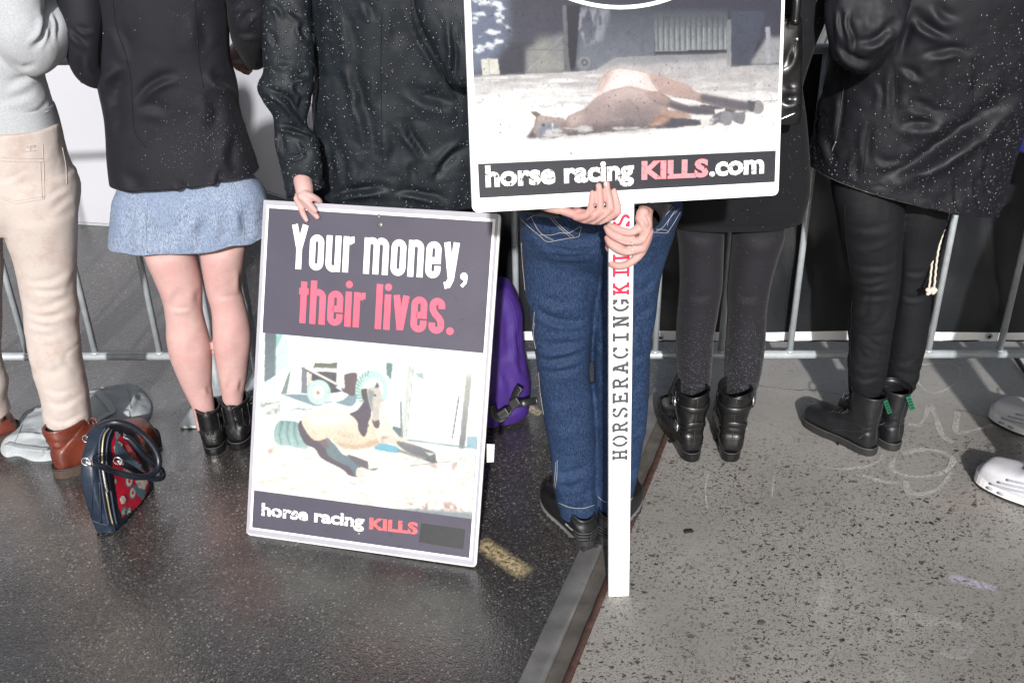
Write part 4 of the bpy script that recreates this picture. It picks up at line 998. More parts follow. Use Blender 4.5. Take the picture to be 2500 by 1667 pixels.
m_mist = M('fine mist beads', (0.34, 0.34, 0.38), 0.25, 0.2, 60, spec=0.6)
m_bead = M('dark water bead', (0.016, 0.018, 0.022), 0.24, 0.2, 60, spec=0.5)

# skins and cloths
def skin_mat(name, c, red):
    q = MT(name); n = q.noise(14, 5, 0.6); n2 = q.noise(300, 3)
    n3 = q.noise(45, 4, 0.6); q.set('Base Color', q.mix(q.ramp(n3, [(0.45, 0.0), (0.75, 0.45)]), q.mix(q.ramp(n2, [(0.4, 0.0), (0.7, 0.2)]), q.ramp(n, [(0.3, c), (0.7, red)]), red), tuple(0.82*x for x in red))); q.val(Roughness=0.58); q.b.inputs['Specular IOR Level'].default_value = 0.28
    q.b.inputs['Subsurface Weight'].default_value = 0.12; q.b.inputs['Subsurface Radius'].default_value = (0.01, 0.004, 0.002); q.b.inputs['Subsurface Scale'].default_value = 0.4
    q.set('Normal', q.bump(q.noise(420, 3), 0.12, 0.0006)); return q.m
m_skin = skin_mat('fair skin', (0.47, 0.325, 0.30), (0.45, 0.26, 0.245))
m_hand = skin_mat('fair hand skin', (0.45, 0.295, 0.265), (0.43, 0.215, 0.195))
def weave(name, col, col2, scale, rough, mixlo=0.35, mixhi=0.65, bump=0.25, streak=None, blot=None, sheen=0.0, spec=0.3):
    q = MT(name); v = q.mapped((scale, scale, scale*0.25 if streak else scale))
    n = q.noise(1.0, 3, 0.6, v)
    c = q.ramp(n, [(mixlo, col), (mixhi, col2)])
    if blot: c = q.mix(q.math('MULTIPLY', q.ramp(q.noise(blot[1], 5, 0.65), [(blot[2], 0.0), (blot[2]+0.12, 1.0)]), blot[3]), c, blot[0])
    q.set('Base Color', c); q.val(Roughness=rough); q.b.inputs['Specular IOR Level'].default_value = spec
    if sheen: q.b.inputs['Sheen Weight'].default_value = sheen
    q.set('Normal', q.bump(n, bump, 0.001)); return q.m
m_sweat = weave('heather grey fleece', (0.30, 0.315, 0.335), (0.40, 0.415, 0.435), 330, 0.9, sheen=0.2)
m_beige = weave('beige cotton twill', (0.40, 0.345, 0.315), (0.455, 0.40, 0.37), 420, 0.85, blot=((0.36, 0.275, 0.24), 11, 0.52, 0.65))
m_shell = weave('black softshell', (0.006, 0.006, 0.009), (0.010, 0.010, 0.0145), 500, 0.7, sheen=0.03, spec=0.22, blot=((0.003, 0.003, 0.004), 9, 0.60, 0.8))
m_chamb = weave('blue chambray', (0.115, 0.150, 0.22), (0.26, 0.31, 0.40), 430, 0.85, streak=True, bump=0.3, mixlo=0.4, mixhi=0.6, blot=((0.14, 0.185, 0.28), 9, 0.5, 0.5))
m_denim = weave('dark blue denim', (0.0026, 0.0080, 0.027), (0.024, 0.050, 0.112), 520, 0.8, streak=True, blot=((0.026, 0.058, 0.130), 6, 0.56, 0.4), spec=0.25)
m_rain = M('dark slate oilskin', (0.0075, 0.0105, 0.0138), 0.60, 0.3, 12, 0.10, 60, 0.002, 0.22, rv=0.07)
m_felt = weave('black wool coat', (0.004, 0.004, 0.0052), (0.008, 0.008, 0.0098), 600, 0.9, sheen=0.03, spec=0.2)
m_tight = weave('charcoal tights', (0.0075, 0.0072, 0.0098), (0.013, 0.0125, 0.0165), 700, 0.75, sheen=0.06, spec=0.25)
m_parka = M('black nylon', (0.0068, 0.0068, 0.0095), 0.58, 0.25, 10, 0.14, 45, 0.003, 0.22, rv=0.09)
m_bjean = weave('black denim', (0.0022, 0.0027, 0.0036), (0.0058, 0.0066, 0.0085), 500, 0.75, streak=True, spec=0.25)
m_leath = M('black leather', (0.0065, 0.0065, 0.007), 0.30, 0.4, 25, 0.25, 170, 0.001, 0.6, rv=0.1)
m_leath2 = M('matt black leather', (0.010, 0.0105, 0.0125), 0.36, 0.3, 25, 0.2, 260, 0.001, 0.5, rv=0.08)
m_brown = M('chestnut leather', (0.125, 0.028, 0.016), 0.32, 0.35, 16, 0.25, 140, 0.001, 0.6, rv=0.1)
m_bsole = M('brown crepe sole', (0.055, 0.038, 0.028), 0.6, 0.3, 60, 0.3, 240)
m_thread = M('pale stitching', (0.40, 0.36, 0.33), 0.7, 0.2, 200)
m_dthread = M('dark stitching', (0.03, 0.03, 0.033), 0.6, 0.2, 200)
m_lace = M('brown lace', (0.16, 0.06, 0.035), 0.6, 0.3, 200)
m_blace = M('black lace', (0.012, 0.012, 0.013), 0.55, 0.3, 200)
m_chrome = M('nickel hardware', (0.55, 0.55, 0.56), 0.22, 0.15, 80, metal=0.9)
m_elast = M('black elastic', (0.006, 0.006, 0.006), 0.7, 0.3, 300, 0.4, 900)
m_blue = weave('royal blue shell', (0.020, 0.022, 0.15), (0.03, 0.034, 0.21), 300, 0.5)
m_dark = weave('plain dark trousers', (0.007, 0.007, 0.008), (0.012, 0.012, 0.014), 400, 0.8)

m_pale = M('grey mesh panel', (0.36, 0.37, 0.41), 0.6, 0.15, 200)
# ------------------------------------------------------------------ footwear
def boot(parent, heel, d, style, side=1, L=0.29, mats=None):
    """heel: ground point, d: direction of the toe; builds upper + sole + trimmings"""
    e1 = nrm(np.array([d[0], d[1], 0.0])); e2 = np.array([-e1[1], e1[0], 0.0]); e3 = np.array([0, 0, 1.0])
    o = np.array([heel[0], heel[1], 0.0]); s = L/0.29
    P = lambda x, y, z: o+e1*x*s+e2*y*s+e3*z*s
    mu, ms, ml = mats
    st = 0.030 if style in ('biker', 'ankle') else 0.027
    sb = st-0.012
    prof = [  # back/bottom point, front/top point, half width
        ((0.287, st-0.006), (0.284, st+0.012), 0.014), ((0.284, sb), (0.276, st+0.036), 0.031), ((0.268, sb), (0.262, st+0.048), 0.043), ((0.235, sb), (0.225, st+0.056), 0.051),
        ((0.19, sb), (0.178, st+0.066), 0.052), ((0.14, sb), (0.142, st+0.084), 0.046), ((0.085, sb), (0.122, st+0.10), 0.040), ((0.035, sb), (0.112, st+0.112), 0.039),
        ((0.004, st-0.004), (0.108, st+0.120), 0.040), ((-0.002, st+0.035), (0.106, st+0.126), 0.040)]
    top = {'trail': 0.085, 'sneak': 0.085, 'chukka': 0.125, 'ankle': 0.135, 'biker': 0.205, 'lace': 0.20}[style]
    if style in ('trail', 'sneak'):
        prof += [((0.004, st+0.06), (0.108, st+0.118), 0.038), ((0.006, st+0.078), (0.106, st+0.112), 0.039)]
    else:
        w = {'chukka': 0.041, 'ankle': 0.040, 'biker': 0.051, 'lace': 0.046}[style]
        n = 6
        for k in range(1, n+1):
            t = k/n; z = st+0.04+(top-0.04)*t
            prof.append(((0.006-0.012*t, z), (0.108+0.0*t, max(z, st+0.128)+0.004), 0.037+(w-0.037)*min(1, t*1.5)))
    if style == 'lace': prof = [(b, (f[0], f[1]+0.012*max(0, min(1, (f[0]-0.15)/0.06))), w) for b, f, w in prof]
    if style == 'trail': prof = [(b, (f[0], f[1]+0.012*min(1, (0.3-f[0])/0.05)), w*1.08) for b, f, w in prof]
    if style in ('biker',): prof = [((b[0], b[1]), (f[0]+0.002, f[1]+0.004), w) for b, f, w in prof]
    Bp = np.array([[*p[0], *p[1], p[2]] for p in prof]); Q = resample(Bp, 70)
    C = np.array([P((q[0]+q[2])/2, 0.004*side*math.sin(min(q[0], 0.28)/0.28*3.1), (q[1]+q[3])/2) for q in Q])
    A = np.array([e2*q[4]*s for q in Q]); Bv = np.array([(e1*(q[2]-q[0])+e3*(q[3]-q[1]))/2*s for q in Q])
    ex = np.concatenate([np.full(40, 3.0), np.linspace(3.0, 2.1, 30)])
    g = ringsurf(C, A, Bv, 60, ex, True, False, 0.004)
    V = g.verts(); N = vnormals(V, g.f)
    lx = ((V-o) @ e1)/s; lz = ((V-o) @ e3)/s
    cr = {'trail': 0.001, 'sneak': 0.001, 'chukka': 0.0028, 'ankle': 0.0022, 'biker': 0.0045, 'lace': 0.0028}[style]
    wv = np.sin((lz*1.6+lx*0.55)*150+2*vnoise(V*18, 3))*np.clip(1-np.abs(lz-0.105)/0.05, 0, 1)*np.clip(1.25-lx/0.16, 0, 1)
    wv2 = np.sin(lx*160)*np.clip(1-np.abs(lx-0.185)/0.03, 0, 1)
    g.v = [V+N*((wv*cr*0.55+wv2*cr*0.3+fbm(V*24, 2, 8)*cr*0.5)[:, None])]
    b = mk('boot' if style not in ('trail', 'sneak') else 'shoe', g, mu, parent)
    # sole
    def outline(gr_=0.0, n=26):
        xs = [0.292, 0.288, 0.272, 0.24, 0.19, 0.14, 0.09, 0.045, 0.012, -0.004, -0.006]
        ws = [0.0, 0.021, 0.040, 0.050, 0.051, 0.042, 0.037, 0.037, 0.030, 0.014, 0.0]
        ws = [x*{'biker': 0.9, 'trail': 1.06}.get(style, 1.0) for x in ws]; up = resample(np.array(list(zip(xs, ws))), n); dn = up[::-1][1:-1]*np.array([1, -1])
        p = np.vstack([up, dn]); c = np.array([0.14, 0]); return p+nrm(p-c)*gr_
    def slab_(z0, z1, gr0=0.0, gr1=0.0, xr=None, wob=0.0):
        a, b_ = outline(gr0), outline(gr1); n = len(a)
        if xr: a = a.copy(); b_ = b_.copy(); a[:, 0] = np.clip(a[:, 0], *xr); b_[:, 0] = np.clip(b_[:, 0], *xr)
        zt = np.zeros(n) if not wob else wob*np.clip(1-b_[:, 0]/0.12, 0, 1)+wob*0.5*np.clip((b_[:, 0]-0.2)/0.08, 0, 1)
        V0 = [P(x, y, z0) for x, y in a]; V1 = [P(x, y, z1+z) for (x, y), z in zip(b_, zt)]
        return G().add(V0+V1, [tuple(range(n-1, -1, -1)), tuple(range(n, 2*n))]+[(i, (i+1) % n, n+(i+1) % n, n+i) for i in range(n)])
    if style == 'sneak':
        mk('midsole', slab_(0.010, 0.034, 0.003, 0.001, wob=0.012), ms, b, False); mk('sole', slab_(0.0005, 0.0098, 0.0, 0.002), m_rubber, b, False)
    elif style == 'trail':
        mk('midsole', slab_(0.015, 0.025, 0.0035, 0.0015, (0.026, 0.30), wob=0.014), ms, b, False); mk('heel_counter', slab_(0.015, 0.036, 0.0025, 0.001, (-0.01, 0.027)), m_rubber, b, False); mk('sole', slab_(0.0005, 0.0148, 0.002, 0.003), m_rubber, b, False)
        for x in np.linspace(-0.004, 0.28, 12):
            for sg_ in (-1, 1):
                w_ = np.interp(x, [-0.006, 0.03, 0.09, 0.14, 0.2, 0.25, 0.29], [0.02, 0.036, 0.038, 0.043, 0.052, 0.046, 0.02])
                mk('tread_lug', box(P(x, sg_*(w_+0.002), 0.008), e1*0.0055, e2*0.004, e3*0.0075), m_rubber, b, False)
    else:
        mk('sole', slab_(0.012 if style != 'chukka' else 0.0005, 0.0265 if style != 'biker' else 0.029, 0.003, 0.004), ms, b, False)
        if style != 'chukka':
            mk('heel', slab_(0.0005, 0.0118, 0.001, 0.003, (-0.01, 0.11)), ms, b, False); mk('forefoot_tread', slab_(0.0005, 0.0118, 0.001, 0.002, (0.1105, 0.3)), ms, b, False)
        w = outline(0.0005, 26); pts = np.array([P(x, y, 0.0285 if style != 'biker' else 0.031) for x, y in w]); pts = np.vstack([pts, pts[:1]])
        mk('welt', tube(pts, 0.0022, len(pts), 6, False), m_dthread if style != 'lace' else M('welt stitching', (0.05, 0.05, 0.045), 0.5, 0.3, 300), b)
    tb = bvh(b)
    def out(x, y, z, off=0.001):
        """point of the upper's outside beside (x, y, z)"""
        c = P(x-0.0, 0, z); tgt = P(x, y, z); dr = nrm(tgt-c)
        h = tb.ray_cast(Vector(c+dr*0.25), Vector(-dr))
        return np.array(h[0])+dr*off if h[0] is not None else tgt
    def back(z, off=0.001):
        h = tb.ray_cast(Vector(P(-0.3, 0, z)), Vector(e1)); return np.array(h[0])-e1*off if h[0] is not None else P(0, 0, z)
    def front(x, z, yy=0.0, off=0.001):
        h = tb.ray_cast(Vector(P(x, yy, z)+(e1*0.7+e3*0.7)*0.3), Vector(-nrm(e1*0.7+e3*0.7))); return np.array(h[0])+nrm(e1*0.7+e3*0.7)*off if h[0] is not None else P(x, yy, z)
    # rear seam / strip
    zs = np.linspace(st+0.015, st+top-0.004, 10)
    if style in ('ankle', 'biker', 'lace', 'chukka'):
        mk('back_seam', tube(np.array([back(z, 0.0004) for z in zs]), 0.0012, 10, 6), ml if style != 'ankle' else m_blace, b)
    if style == 'ankle':
        pts = np.array([back(z, 0.0015) for z in np.linspace(st+0.05, st+top+0.006, 12)]); V = []
        for p in pts: V += [p-e2*0.011, p+e2*0.011]
        V = np.array(V); mk('pull_tab', G().add(np.vstack([V, V-e1*0.002]), [(2*i, 2*i+1, 2*i+3, 2*i+2) for i in range(11)]+[(24+2*i+2, 24+2*i+3, 24+2*i+1, 24+2*i) for i in range(11)]+[(2*i, 2*i+2, 26+2*i, 24+2*i) for i in range(11)]+[(2*i+3, 2*i+1, 25+2*i, 27+2*i) for i in range(11)]), m_blace, b)
        for sg_ in (-1, 1):
            # elastic gusset: a U of rolled edging round a darker insert
            u = [out(0.035+0.017*math.cos(a), sg_*0.1, st+0.075+0.03*math.sin(a), 0.001) for a in np.linspace(math.pi, 2*math.pi, 9)]
            u = [out(0.018, sg_*0.1, st+top-0.012)]+u+[out(0.052, sg_*0.1, st+top-0.012)]
            mk('gusset_edge', tube(np.array(u), 0.0016, 30, 6), m_blace, b)
            lp = np.array([out(0.075, sg_*0.1, st+top-0.02, 0.002), out(0.078, sg_*0.1, st+top-0.004, 0.012), out(0.08, sg_*0.1, st+top-0.012, 0.020), out(0.078, sg_*0.1, st+top-0.026, 0.012), out(0.075, sg_*0.1, st+top-0.03, 0.002)])
            mk('lace_loop', tube(lp, 0.0028, 22, 7), m_blace, b)
        mk('collar', tube(np.array([P(0.052+0.056*math.cos(a), 0.041*math.sin(a), st+top+0.001) for a in np.linspace(0, 2*math.pi, 31)]), 0.0022, 31, 6, False), m_blace, b)
    if style in ('chukka', 'lace', 'sneak'):
        n = {'chukka': 3, 'lace': 7, 'sneak': 6}[style]
        for k in range(n):
            t = k/(n-1)
            x = 0.165-0.05*t; z = st+0.07+0.045*t
            if style == 'lace' and t > 0.45: z = st+0.105+(top-0.12)*(t-0.45)/0.55; x = 0.12
            pts = np.array([front(x, z, yy*0.021, 0.0022) for yy in (-1, -0.5, 0, 0.5, 1)])
            mk('lace', tube(pts, 0.0024, 12, 7), m_lace if style == 'chukka' else (m_blace if style == 'lace' else M('white lace', (0.7, 0.7, 0.72), 0.6)), b)
        p0 = front(0.12, st+(0.118 if style != 'lace' else top-0.02), 0, 0.004)
        for sg_ in (-1, 1):
            lp = np.array([p0, p0+e2*sg_*0.022+e1*0.014+e3*0.006, p0+e2*sg_*0.036+e1*0.012-e3*0.012, p0+e2*sg_*0.02+e1*0.012-e3*0.02, p0+e1*0.004-e3*0.006])
            mk('lace_bow', tube(lp, 0.0022, 24, 7), m_lace if style == 'chukka' else (m_blace if style == 'lace' else M('white lace', (0.7, 0.7, 0.72), 0.6)), b)
    if style == 'biker':
        for z, tilt in ((st+top-0.035, 0.012), (st+0.075, -0.03)):
            ring = []
            for a in np.linspace(0, 2*math.pi, 33):
                x = 0.053+0.3*math.cos(a); y = 0.3*math.sin(a); dr = nrm(e1*math.cos(a)+e2*math.sin(a)); zz = z+tilt*math.cos(a)
                c = P(0.053, 0, zz); h = tb.ray_cast(Vector(c+dr*0.3), Vector(-dr)); ring.append(np.array(h[0])+dr*0.0018 if h[0] is not None else c+dr*0.05)
            ring = np.array(ring); T = nrm(np.roll(ring, -1, 0)-np.roll(ring, 1, 0)); Bn = np.cross(T, np.array([0, 0, 1.0]))
            mk('strap', ringsurf(ring, np.tile(e3*0.010, (33, 1)), nrm(Bn)*0.0022, 8, 4), m_leath, b)
            pb = ring[8 if side > 0 else 24]; ou = e2*side
            fr = np.array([pb+ou*0.004+e1*u*0.011+e3*v*0.012 for u, v in ((-1, -1), (1, -1), (1, 1), (-1, 1), (-1, -1))])
            mk('buckle', tube(fr, 0.0022, 5, 6, False), m_chrome, b); mk('buckle_tongue', tube(np.array([pb+ou*0.005-e1*0.011, pb+ou*0.006+e1*0.014]), 0.0014, 2, 6), m_chrome, b)
            mk('strap_end', box(pb+ou*0.006+e1*0.028-e3*0.002, e1*0.018, ou*0.0015, e3*0.009), m_leath, b, False)
        mk('collar', tube(np.array([P(0.052+0.060*math.cos(a), 0.052*math.sin(a), st+top+0.003+0.006*math.sin(a*2)) for a in np.linspace(0, 2*math.pi, 31)]), 0.0028, 31, 6, False), m_leath, b)
        for sg_ in (-1, 1):
            zz = [out(0.05, sg_*0.1, z, 0.0012) for z in np.linspace(st+0.06, st+top, 12)]
            mk('side_seam', tube(np.array(zz), 0.0014, 12, 6), m_dthread, b)
    if style == 'lace':
        p = back(st+top-0.004, 0.004); lean = nrm(-e1*0.25+e3*0.0+e2*0.35*side-e3*0.9)
        tg = mk('heel_loop', box(p+lean*0.022, e2*0.0085, np.cross(e2, lean)*0.0018, lean*0.024), M('green woven tab', (0.005, 0.10, 0.045), 0.6, 0.3, 300, 0.3, 900), b, False)
        for k in range(4): mk('woven_mark', box(p+lean*(0.008+0.010*k)+np.cross(e2, lean)*0.0021*(1 if (np.cross(e2, lean) @ e1) < 0 else -1), e2*0.0055, np.cross(e2, lean)*0.0003, lean*0.0022), m_blace, tg, False)
        mk('collar', tube(np.array([P(0.052+0.060*math.cos(a), 0.051*math.sin(a), st+top+0.003) for a in np.linspace(0, 2*math.pi, 31)]), 0.0026, 31, 6, False), m_leath2, b)
        for zz, xx in ((st+0.075, (0.0, 0.11)),):
            for sg_ in (-1, 1): mk('quarter_seam', tube(np.array([out(x, sg_*0.1, st+0.03+0.05*(1-x/0.12), 0.001) for x in np.linspace(0.002, 0.15, 12)]), 0.0011, 14, 5), m_dthread, b)
    if style == 'chukka':
        for sg_ in (-1, 1): mk('quarter_seam', tube(np.array([out(x, sg_*0.1, st+0.01+0.085*(1-((x-0.06)/0.09)**2) if x > 0.06 else st+0.095, 0.0008) for x in np.linspace(0.02, 0.148, 14)]), 0.0011, 16, 5), m_dthread, b)
    if style == 'trail':
        for sg_ in (-1, 1):
            for k in range(3):
                mk('heel_rib', tube(np.array([back(0.040+0.012*k, 0.002)-e1*0.001, out(0.008, sg_*0.1, 0.042+0.012*k, 0.002), out(0.030, sg_*0.1, 0.046+0.012*k, 0.0012)]), 0.0026, 12, 6), m_rubber, b)
        # the visible end of the maker's lettering on the outer side
        V, f = fontmesh('OTWAY', 0.02); V = V/V[:, 0].max()*np.array([1, 1])
        oy = side; q = np.array([out(0.078-0.048*x if oy > 0 else 0.03+0.048*x, oy*0.1, 0.062+0.048*y-(0.078-0.048*x-0.03 if oy > 0 else 0.048*x)*0.15, 0.0015) for x, y in V])
        mk('side_lettering', G().add(q, f), M('white print', (0.75, 0.75, 0.75), 0.5), b, False)
    if style == 'sneak':
        for sg_ in (-1, 1):
            for k, zz in enumerate((0.045, 0.058, 0.071)):
                mk('side_panel', tube(np.array([out(x, sg_*0.1, zz+0.010*math.sin((x-0.02)*18)-0.05*max(0, x-0.15), 0.0006) for x in np.linspace(0.02, 0.235-0.02*k, 16)]), [0.0035]*16, 24, 6), m_pale, b)
            for xc in (0.035, 0.06, 0.20, 0.23):
                w_ = np.interp(xc, [0, 0.03, 0.06, 0.14, 0.2, 0.23], [0.03, 0.037, 0.038, 0.043, 0.053, 0.052])+0.0035
                c = P(xc, sg_*w_, 0.021); mk('air_window', ringsurf(np.array([c-e2*sg_*0.002, c+e2*sg_*0.0012]), np.array([e1*0.009]*2), np.array([e3*0.0038]*2), 14, 3, True, True), m_pale, b)
        mk('toe_guard', tube(np.array([out(x, y, 0.044, 0.0002) if abs(y) > 0.03 else front(0.28, 0.05, y, 0.0) for x, y in ((0.2, -0.1), (0.24, -0.1), (0.27, -0.1))]), 0.003, 10, 6), m_pale, b)
    return b

def figure(parent, hip, feet, sh_z=1.40, face=(0, 1), extra=None, legs=True, vox=0.011, limbs=()):
    """coarse continuous body under the clothes: legs, trunk, neck and head"""
    hip = np.array(hip, float); f = nrm(np.array([*face, 0.0])); l = np.array([-f[1], f[0], 0.0]); g = G()
    top = np.array([hip[0], hip[1], sh_z])
    def add(x): g.add(x.verts(), x.f)
    add(ringsurf(np.array([hip+[0, 0, -0.10], hip+[0, 0, 0.02], hip+[0, 0, 0.2], hip*0.4+top*0.6, top+[0, 0, 0.0], top+[0, 0, 0.06]]),
        np.array([l*0.11, l*0.13, l*0.105, l*0.125, l*0.145, l*0.06]), np.array([f*0.07, f*0.085, f*0.07, f*0.085, f*0.07, f*0.05]), 24, 2.2, True, True))
    add(chain([top+[0, 0, 0.02], top+f*0.015+[0, 0, 0.13]], [0.055, 0.05]))
    hd = top+f*0.03+[0, 0, 0.21]
    add(ringsurf(np.array([hd+[0, 0, z] for z in (-0.115, -0.10, -0.05, 0.0, 0.05, 0.09, 0.115)]), np.array([l*r for r in (0.03, 0.05, 0.066, 0.074, 0.07, 0.048, 0.015)]),
        np.array([f*r for r in (0.04, 0.065, 0.085, 0.092, 0.088, 0.06, 0.018)]), 20, 2.1, True, True))
    if legs:
        for s_, ft in zip((1, -1), feet):
            a = hip+l*0.075*s_; ft = np.array(ft, float)
            add(chain([a+[0, 0, 0.0], a*0.55+np.array([ft[0], ft[1], 0])*0.45+np.array([0, 0, hip[2]*0.0+0.0]) if False else np.array([(a[0]+ft[0])/2, (a[1]+ft[1])/2, 0.48]), np.array([ft[0], ft[1], 0.28]), np.array([ft[0], ft[1], 0.10])], [0.062, 0.042, 0.036, 0.028]))
    for x in limbs: add(x)
    b = remesh(g, vox, 6)
    if extra is not None: b.add(extra.verts(), extra.f)
    return mk('body', b, m_skin, parent)
def inner(rows, k=0.6, step=2):
    """a limb inside a garment's leg: chain through the middles of its outline"""
    rows = [r for r in rows][::step]+[rows[-1]]
    L = np.array([un(r[0], r[1], r[4]) for r in rows]); R = np.array([un(r[2], r[3], r[4]) for r in rows])
    return chain((L+R)/2, np.linalg.norm(R-L, axis=1)/2*k)
def person(label, at, group=None):
    return thing('person', label, 'person', (at[0], at[1], 0), group)
# ================================================================== the people, left to right
# ------------------------------------------------------------------ person in grey sweatshirt and beige trousers
h1 = gr(140, 1160); t1 = gr(385, 1072); d1 = nrm(t1-h1)
P1 = person('person in heather grey sweatshirt, beige trousers and chestnut lace-up boots at the railing', h1)
hipc = np.array([un(-70, 400, 2.55)[0], 2.55, 0.86])
t1b = gr(52, 1052); d1b = nrm(np.array([0.86, 0.5, 0])); h1b = t1b-d1b*0.30
LEG1 = rings(ZA, [(-200, 1200, 500, 1180, 2.53), (-140, 1320, 528, 1300, 2.52), (-60, 1420, 527, 1420, 2.51)]) + rings(ZB, [(15, 120, 521, 80), (62, 250, 519, 250), (105, 370, 518, 370), (140, 540, 515, 520), (160, 660, 517, 620), (166, 720, 536, 730), (172, 800, 530, 800), (190, 900, 538, 880), (204, 1000, 548, 960), (240, 1150, 556, 1060), (282, 1300, 585, 1220), (300, 1420, 604, 1350), (352, 1610, 624, 1520)], 2.50)
LEG1B = rings(ZA, [(-500, 1260, 160, 1260, 2.60)]) + rings(ZB, [(-320, 100, 24, 120), (-290, 500, 12, 480), (-275, 800, 4, 780), (-262, 1060, 4, 1060), (-236, 1220, 47, 1215), (-225, 1330, 42, 1330), (-212, 1500, 66, 1420)], 2.62)
figure(P1, hipc, (), face=(0.5, 0.87), legs=False, limbs=[inner(LEG1), inner(LEG1B)])
boot(P1, h1, d1, 'chukka', 1, 0.305, (m_brown, m_bsole, m_dthread))
boot(P1, h1b, d1b, 'chukka', 1, 0.30, (m_brown, m_bsole, m_dthread))
tr = merge(
    pxloft(rings(ZA, [(-560, 860, 395, 850), (-570, 980, 420, 960), (-575, 1060, 442, 1060), (-560, 1150, 472, 1150), (-520, 1270, 530, 1270), (-430, 1420, 527, 1420), (-250, 1560, 500, 1530)], 2.53), 50, 80, 'h', 0.62, 2.2, True, True),
    pxloft(LEG1, 150, 90, 'h', 0.85, 2.1, True, True), pxloft(LEG1B, 90, 70, 'h', 0.85, 2.1, True, True))
tr = remesh(tr, 0.0048, 6)
tr = cloth(tr, fl(ZB, ([(120, 510), (240, 545), (380, 520), (510, 440)], 16, .006), ([(135, 560), (260, 600), (400, 600), (500, 560)], 14, .006), ([(160, 690), (260, 720), (380, 690), (510, 620)], 14, .007), ([(165, 740), (290, 785), (420, 760), (530, 720)], 13, .007), ([(170, 800), (270, 845), (380, 840)], 12, .005), ([(190, 900), (330, 920), (440, 880)], 16, .004),
    ([(300, 1330), (400, 1390), (520, 1340), (590, 1280)], 14, .006), ([(290, 1260), (380, 1300), (480, 1280)], 12, .005), ([(310, 1450), (420, 1500), (560, 1440), (610, 1400)], 10, .006), ([(520, 420), (480, 520), (430, 640)], 18, .004), ([(250, 1150), (360, 1170), (520, 1080)], 20, .004)) +
    fl(ZA, ([(300, 1370), (400, 1320), (480, 1250)], 14, .006), ([(0, 1260), (80, 1230), (200, 1170)], 12, .005), ([(330, 1480), (430, 1400), (525, 1330)], 18, .006)), [((20, 20, 12), 0.002, 3), ((15, 15, 19), -0.0022, 4)], 0.42)
o = mk('trousers', tr, m_beige, P1); b = bvh(o)
seams('stitching', b, [[(0, 1075), (150, 1082), (296, 1085)], [(0, 1100), (150, 1106), (298, 1108)], [(290, 985), (300, 1180), (304, 1360)], [(275, 1110), (288, 1355)], [(304, 1360), (210, 1375), (100, 1390), (0, 1350)], [(300, 1345), (200, 1358), (100, 1372), (0, 1335)], [(425, 1010), (450, 1140), (455, 1260)]], 0.0009, m_thread, o, 0.0006, ZA)
seams('hem_fold', b, [[(318, 1510), (400, 1545), (500, 1510), (612, 1450)]], 0.0016, m_beige, o, 0.0008, ZB)
seams('belt_loop_tack', b, [[(176, 1000), (240, 994)], [(178, 1008), (240, 1004)], [(176, 1036), (242, 1030)], [(206, 996), (206, 1036)]], 0.0010, m_thread, o, 0.0008, ZA)
sw = merge(pxloft(rings(ZA, [(-520, -500, 330, -500), (-600, -200, 300, -220), (-640, 200, 262, 200), (-640, 420, 270, 420), (-630, 560, 300, 560), (-620, 650, 326, 650), (-612, 760, 352, 745)], 2.54), 110, 120, 'h', 0.62, 2.2),
    pxloft(rings(ZA, [(-260, -420, 290, -420, 2.50), (-150, -200, 296, -220, 2.46), (-90, 60, 296, 20, 2.44), (-30, 280, 296, 80, 2.44), (40, 405, 300, 95, 2.45), (150, 485, 312, 70, 2.47), (270, 440, 330, 30, 2.50), (372, 365, 370, -30, 2.56), (440, 335, 430, -60, 2.64), (560, 300, 540, -40, 2.76)]), 110, 80, 'v', 0.85, 2.1, True, True))
sw = cloth(sw, fl(ZA, ([(296, 30), (300, 130), (270, 250), (190, 340)], 16, .010), ([(320, 60), (350, 180), (330, 320)], 12, .006), ([(350, 40), (390, 160), (380, 300)], 11, .006), ([(305, 120), (330, 220), (290, 350)], 10, .005), ([(0, 390), (60, 440), (150, 490), (265, 445)], 14, .008), ([(30, 620), (160, 560), (280, 470)], 22, .006), ([(180, 800), (270, 770), (340, 700)], 14, .006), ([(0, 700), (140, 690), (240, 640)], 20, .004), ([(250, 790), (310, 760), (350, 735)], 9, .004)), [((9, 9, 9), 0.004, 11), ((40, 40, 40), 0.0012, 12)])
o = mk('sweatshirt', sw, m_sweat, P1)
rb = pxloft(rings(ZA, [(-600, 735, 347, 722), (-592, 760, 360, 745), (-575, 840, 388, 835), (-545, 925, 404, 912)], 2.54), 40, 420, 'h', 0.62, 2.2, hem=.008)
V = rb.verts(); k = np.arange(len(V)) % 420; N = vnormals(V, rb.f); rb.v = [V+N*((np.sin(k*math.pi)*0)[:, None]+(0.0009*np.where(k % 2 == 0, 1, -1))[:, None])]
mk('ribbed_hem', rb, m_sweat, o)

